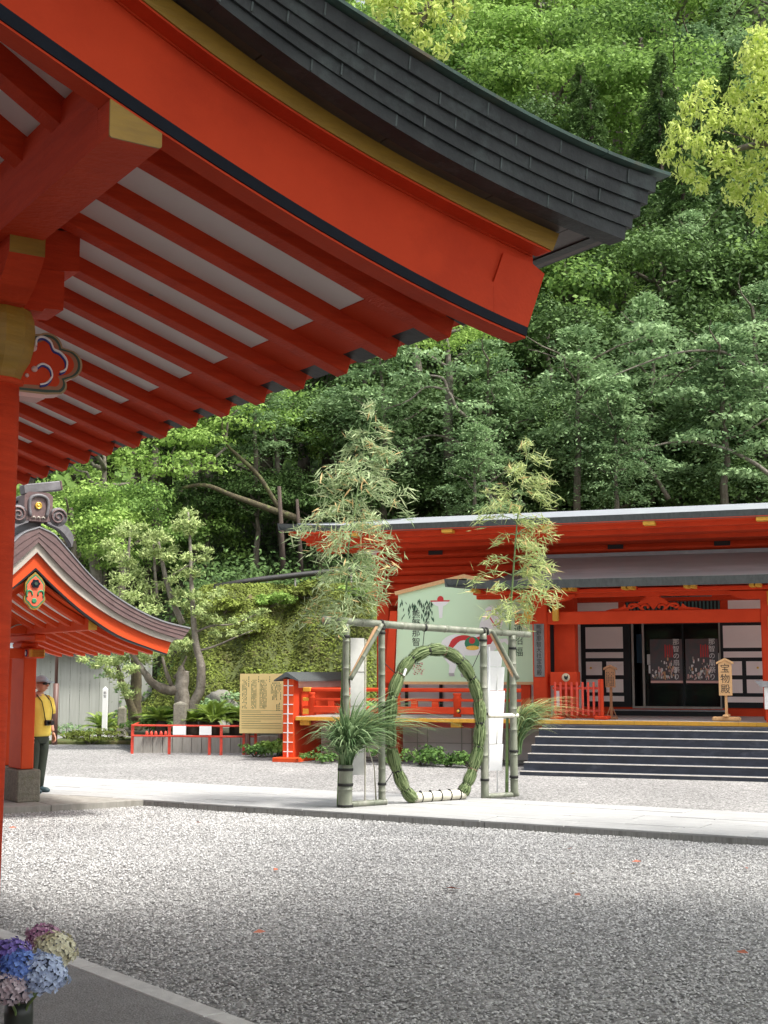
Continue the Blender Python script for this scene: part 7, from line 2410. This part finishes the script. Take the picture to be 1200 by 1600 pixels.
MB().tube([(.0, .09, .80), (.0, .10, .62), (-.02, .108, .46), (-.04, .11, .25), (-.06, .11, .075)], [.098, .088, .078, .072, .070], 14, True, .03).build('trouser_leg', M['trousers'], tr_, True)
for s, x in ((-1, .03), (1, -.03)):
    sh2 = MB().tube([(x - .08, s * .11, .035), (x + .02, s * .11, .04), (x + .12, s * .11, .032), (x + .165, s * .11, .025)], [.038, .045, .040, .022], 10).build('shoe', M['shoe'], pe_, True)
# hands: palm and five fingers
for s, (wx, wy, wz) in ((-1, (.09, -.235, .89)), (1, (.06, .235, .89))):
    HJ = [((wx, wy, wz), .026), ((wx + .015, wy, wz - .045), (.018, .034)), ((wx + .022, wy, wz - .085), (.015, .036))]
    HE = [(0, 1), (1, 2)]
    for k, (dx, l) in enumerate([(-.027, .058), (-.009, .070), (.010, .066), (.027, .052)]):
        b_i = len(HJ)
        HJ += [((wx + .024 + dx, wy, wz - .095), .010), ((wx + .030 + dx, wy + s * -.006, wz - .095 - l * .5), .009), ((wx + .028 + dx, wy + s * -.018, wz - .095 - l), .0075)]
        HE += [(2, b_i), (b_i, b_i + 1), (b_i + 1, b_i + 2)]
    b_i = len(HJ)
    HJ += [((wx + .045, wy + s * -.01, wz - .055), .011), ((wx + .060, wy + s * -.02, wz - .085), .009)]
    HE += [(1, b_i), (b_i, b_i + 1)]
    skin_body('hand', M['skin'], HJ, HE, pe_, 1)
MB().lathe([(.030, -.012), (.036, -.012), (.036, .012), (.030, .012)], (.083, -.235, .905), 14).build('wristwatch', M['plastic'], pe_, True)
# camera on a neck strap (it is worn, yet a thing of its own)
cm = thing('hand_camera', 'small black camera hanging from a neck strap over the yellow shirt', 'camera', pe_.location, pe_.rotation_euler.z)
cm.scale = (1.1, 1.12, 1.0)
MB().box(.172, .215, -.065, .065, 1.00, 1.08, .008).build('camera_body', M['plastic'], cm)
c = MB().lathe([(0, 0), (.034, 0), (.034, .05), (.028, .055), (0, .045)], n=18).build('lens', M['plastic'], cm, True)
c.rotation_euler = (0, math.pi / 2, 0); c.location = (.215, 0, 1.04)
MB().lathe([(.03, 0), (.036, 0), (.036, .01), (.03, .01)], n=18).build('lens_ring', M['steel'], cm, True)
for s in (1, -1):
    MB().tube([(.19, s * .062, 1.08), (.182, s * .085, 1.22), (.14, s * .085, 1.36), (.05, s * .085, 1.455), (-.03, s * .03, 1.47)], .007, 5).build('strap', M['tie'], cm, True)

# ================================================================== unseen trees added around the viewer to shade near court and barge board
def shade_tree(x, y, h, r, label, seed, m='lf_mid'):
    t = thing('broadleaf_tree', label, 'tree', (x, y, 0))
    me = crown_round(seed, (r, r, r * .38), 95, .26, 60, m, (1.1, 1.9), .6)
    c = link(bpy.data.objects.new('crown', me), t); c.location = (0, 0, h)
    q = Vector((0, 0, 0)) if seed not in (71,) else Vector((2.6, -3.5, 0))
    MB().tube([q + Vector((0, 0, -.3)), q * .8 + Vector((.1, 0, h * .4)), (-.2, .1, h)], [.6, .45, .2], 12, True, .05).build('trunk', M['bark'], t, True)
shade_tree(4.0, 2.6, 12.2, 4.4, 'unseen tree added over the viewer, its crown shading the barge board', 71)
shade_tree(9.0, 3.6, 12.6, 4.0, 'unseen tree added right of the viewer to shade the near court', 74)
shade_tree(-1.0, -9.0, 13.0, 6.5, 'unseen tree added behind the viewer to block sky', 72)
shade_tree(12, -5, 13, 6.0, 'unseen tree added far right behind the viewer to block sky', 73)
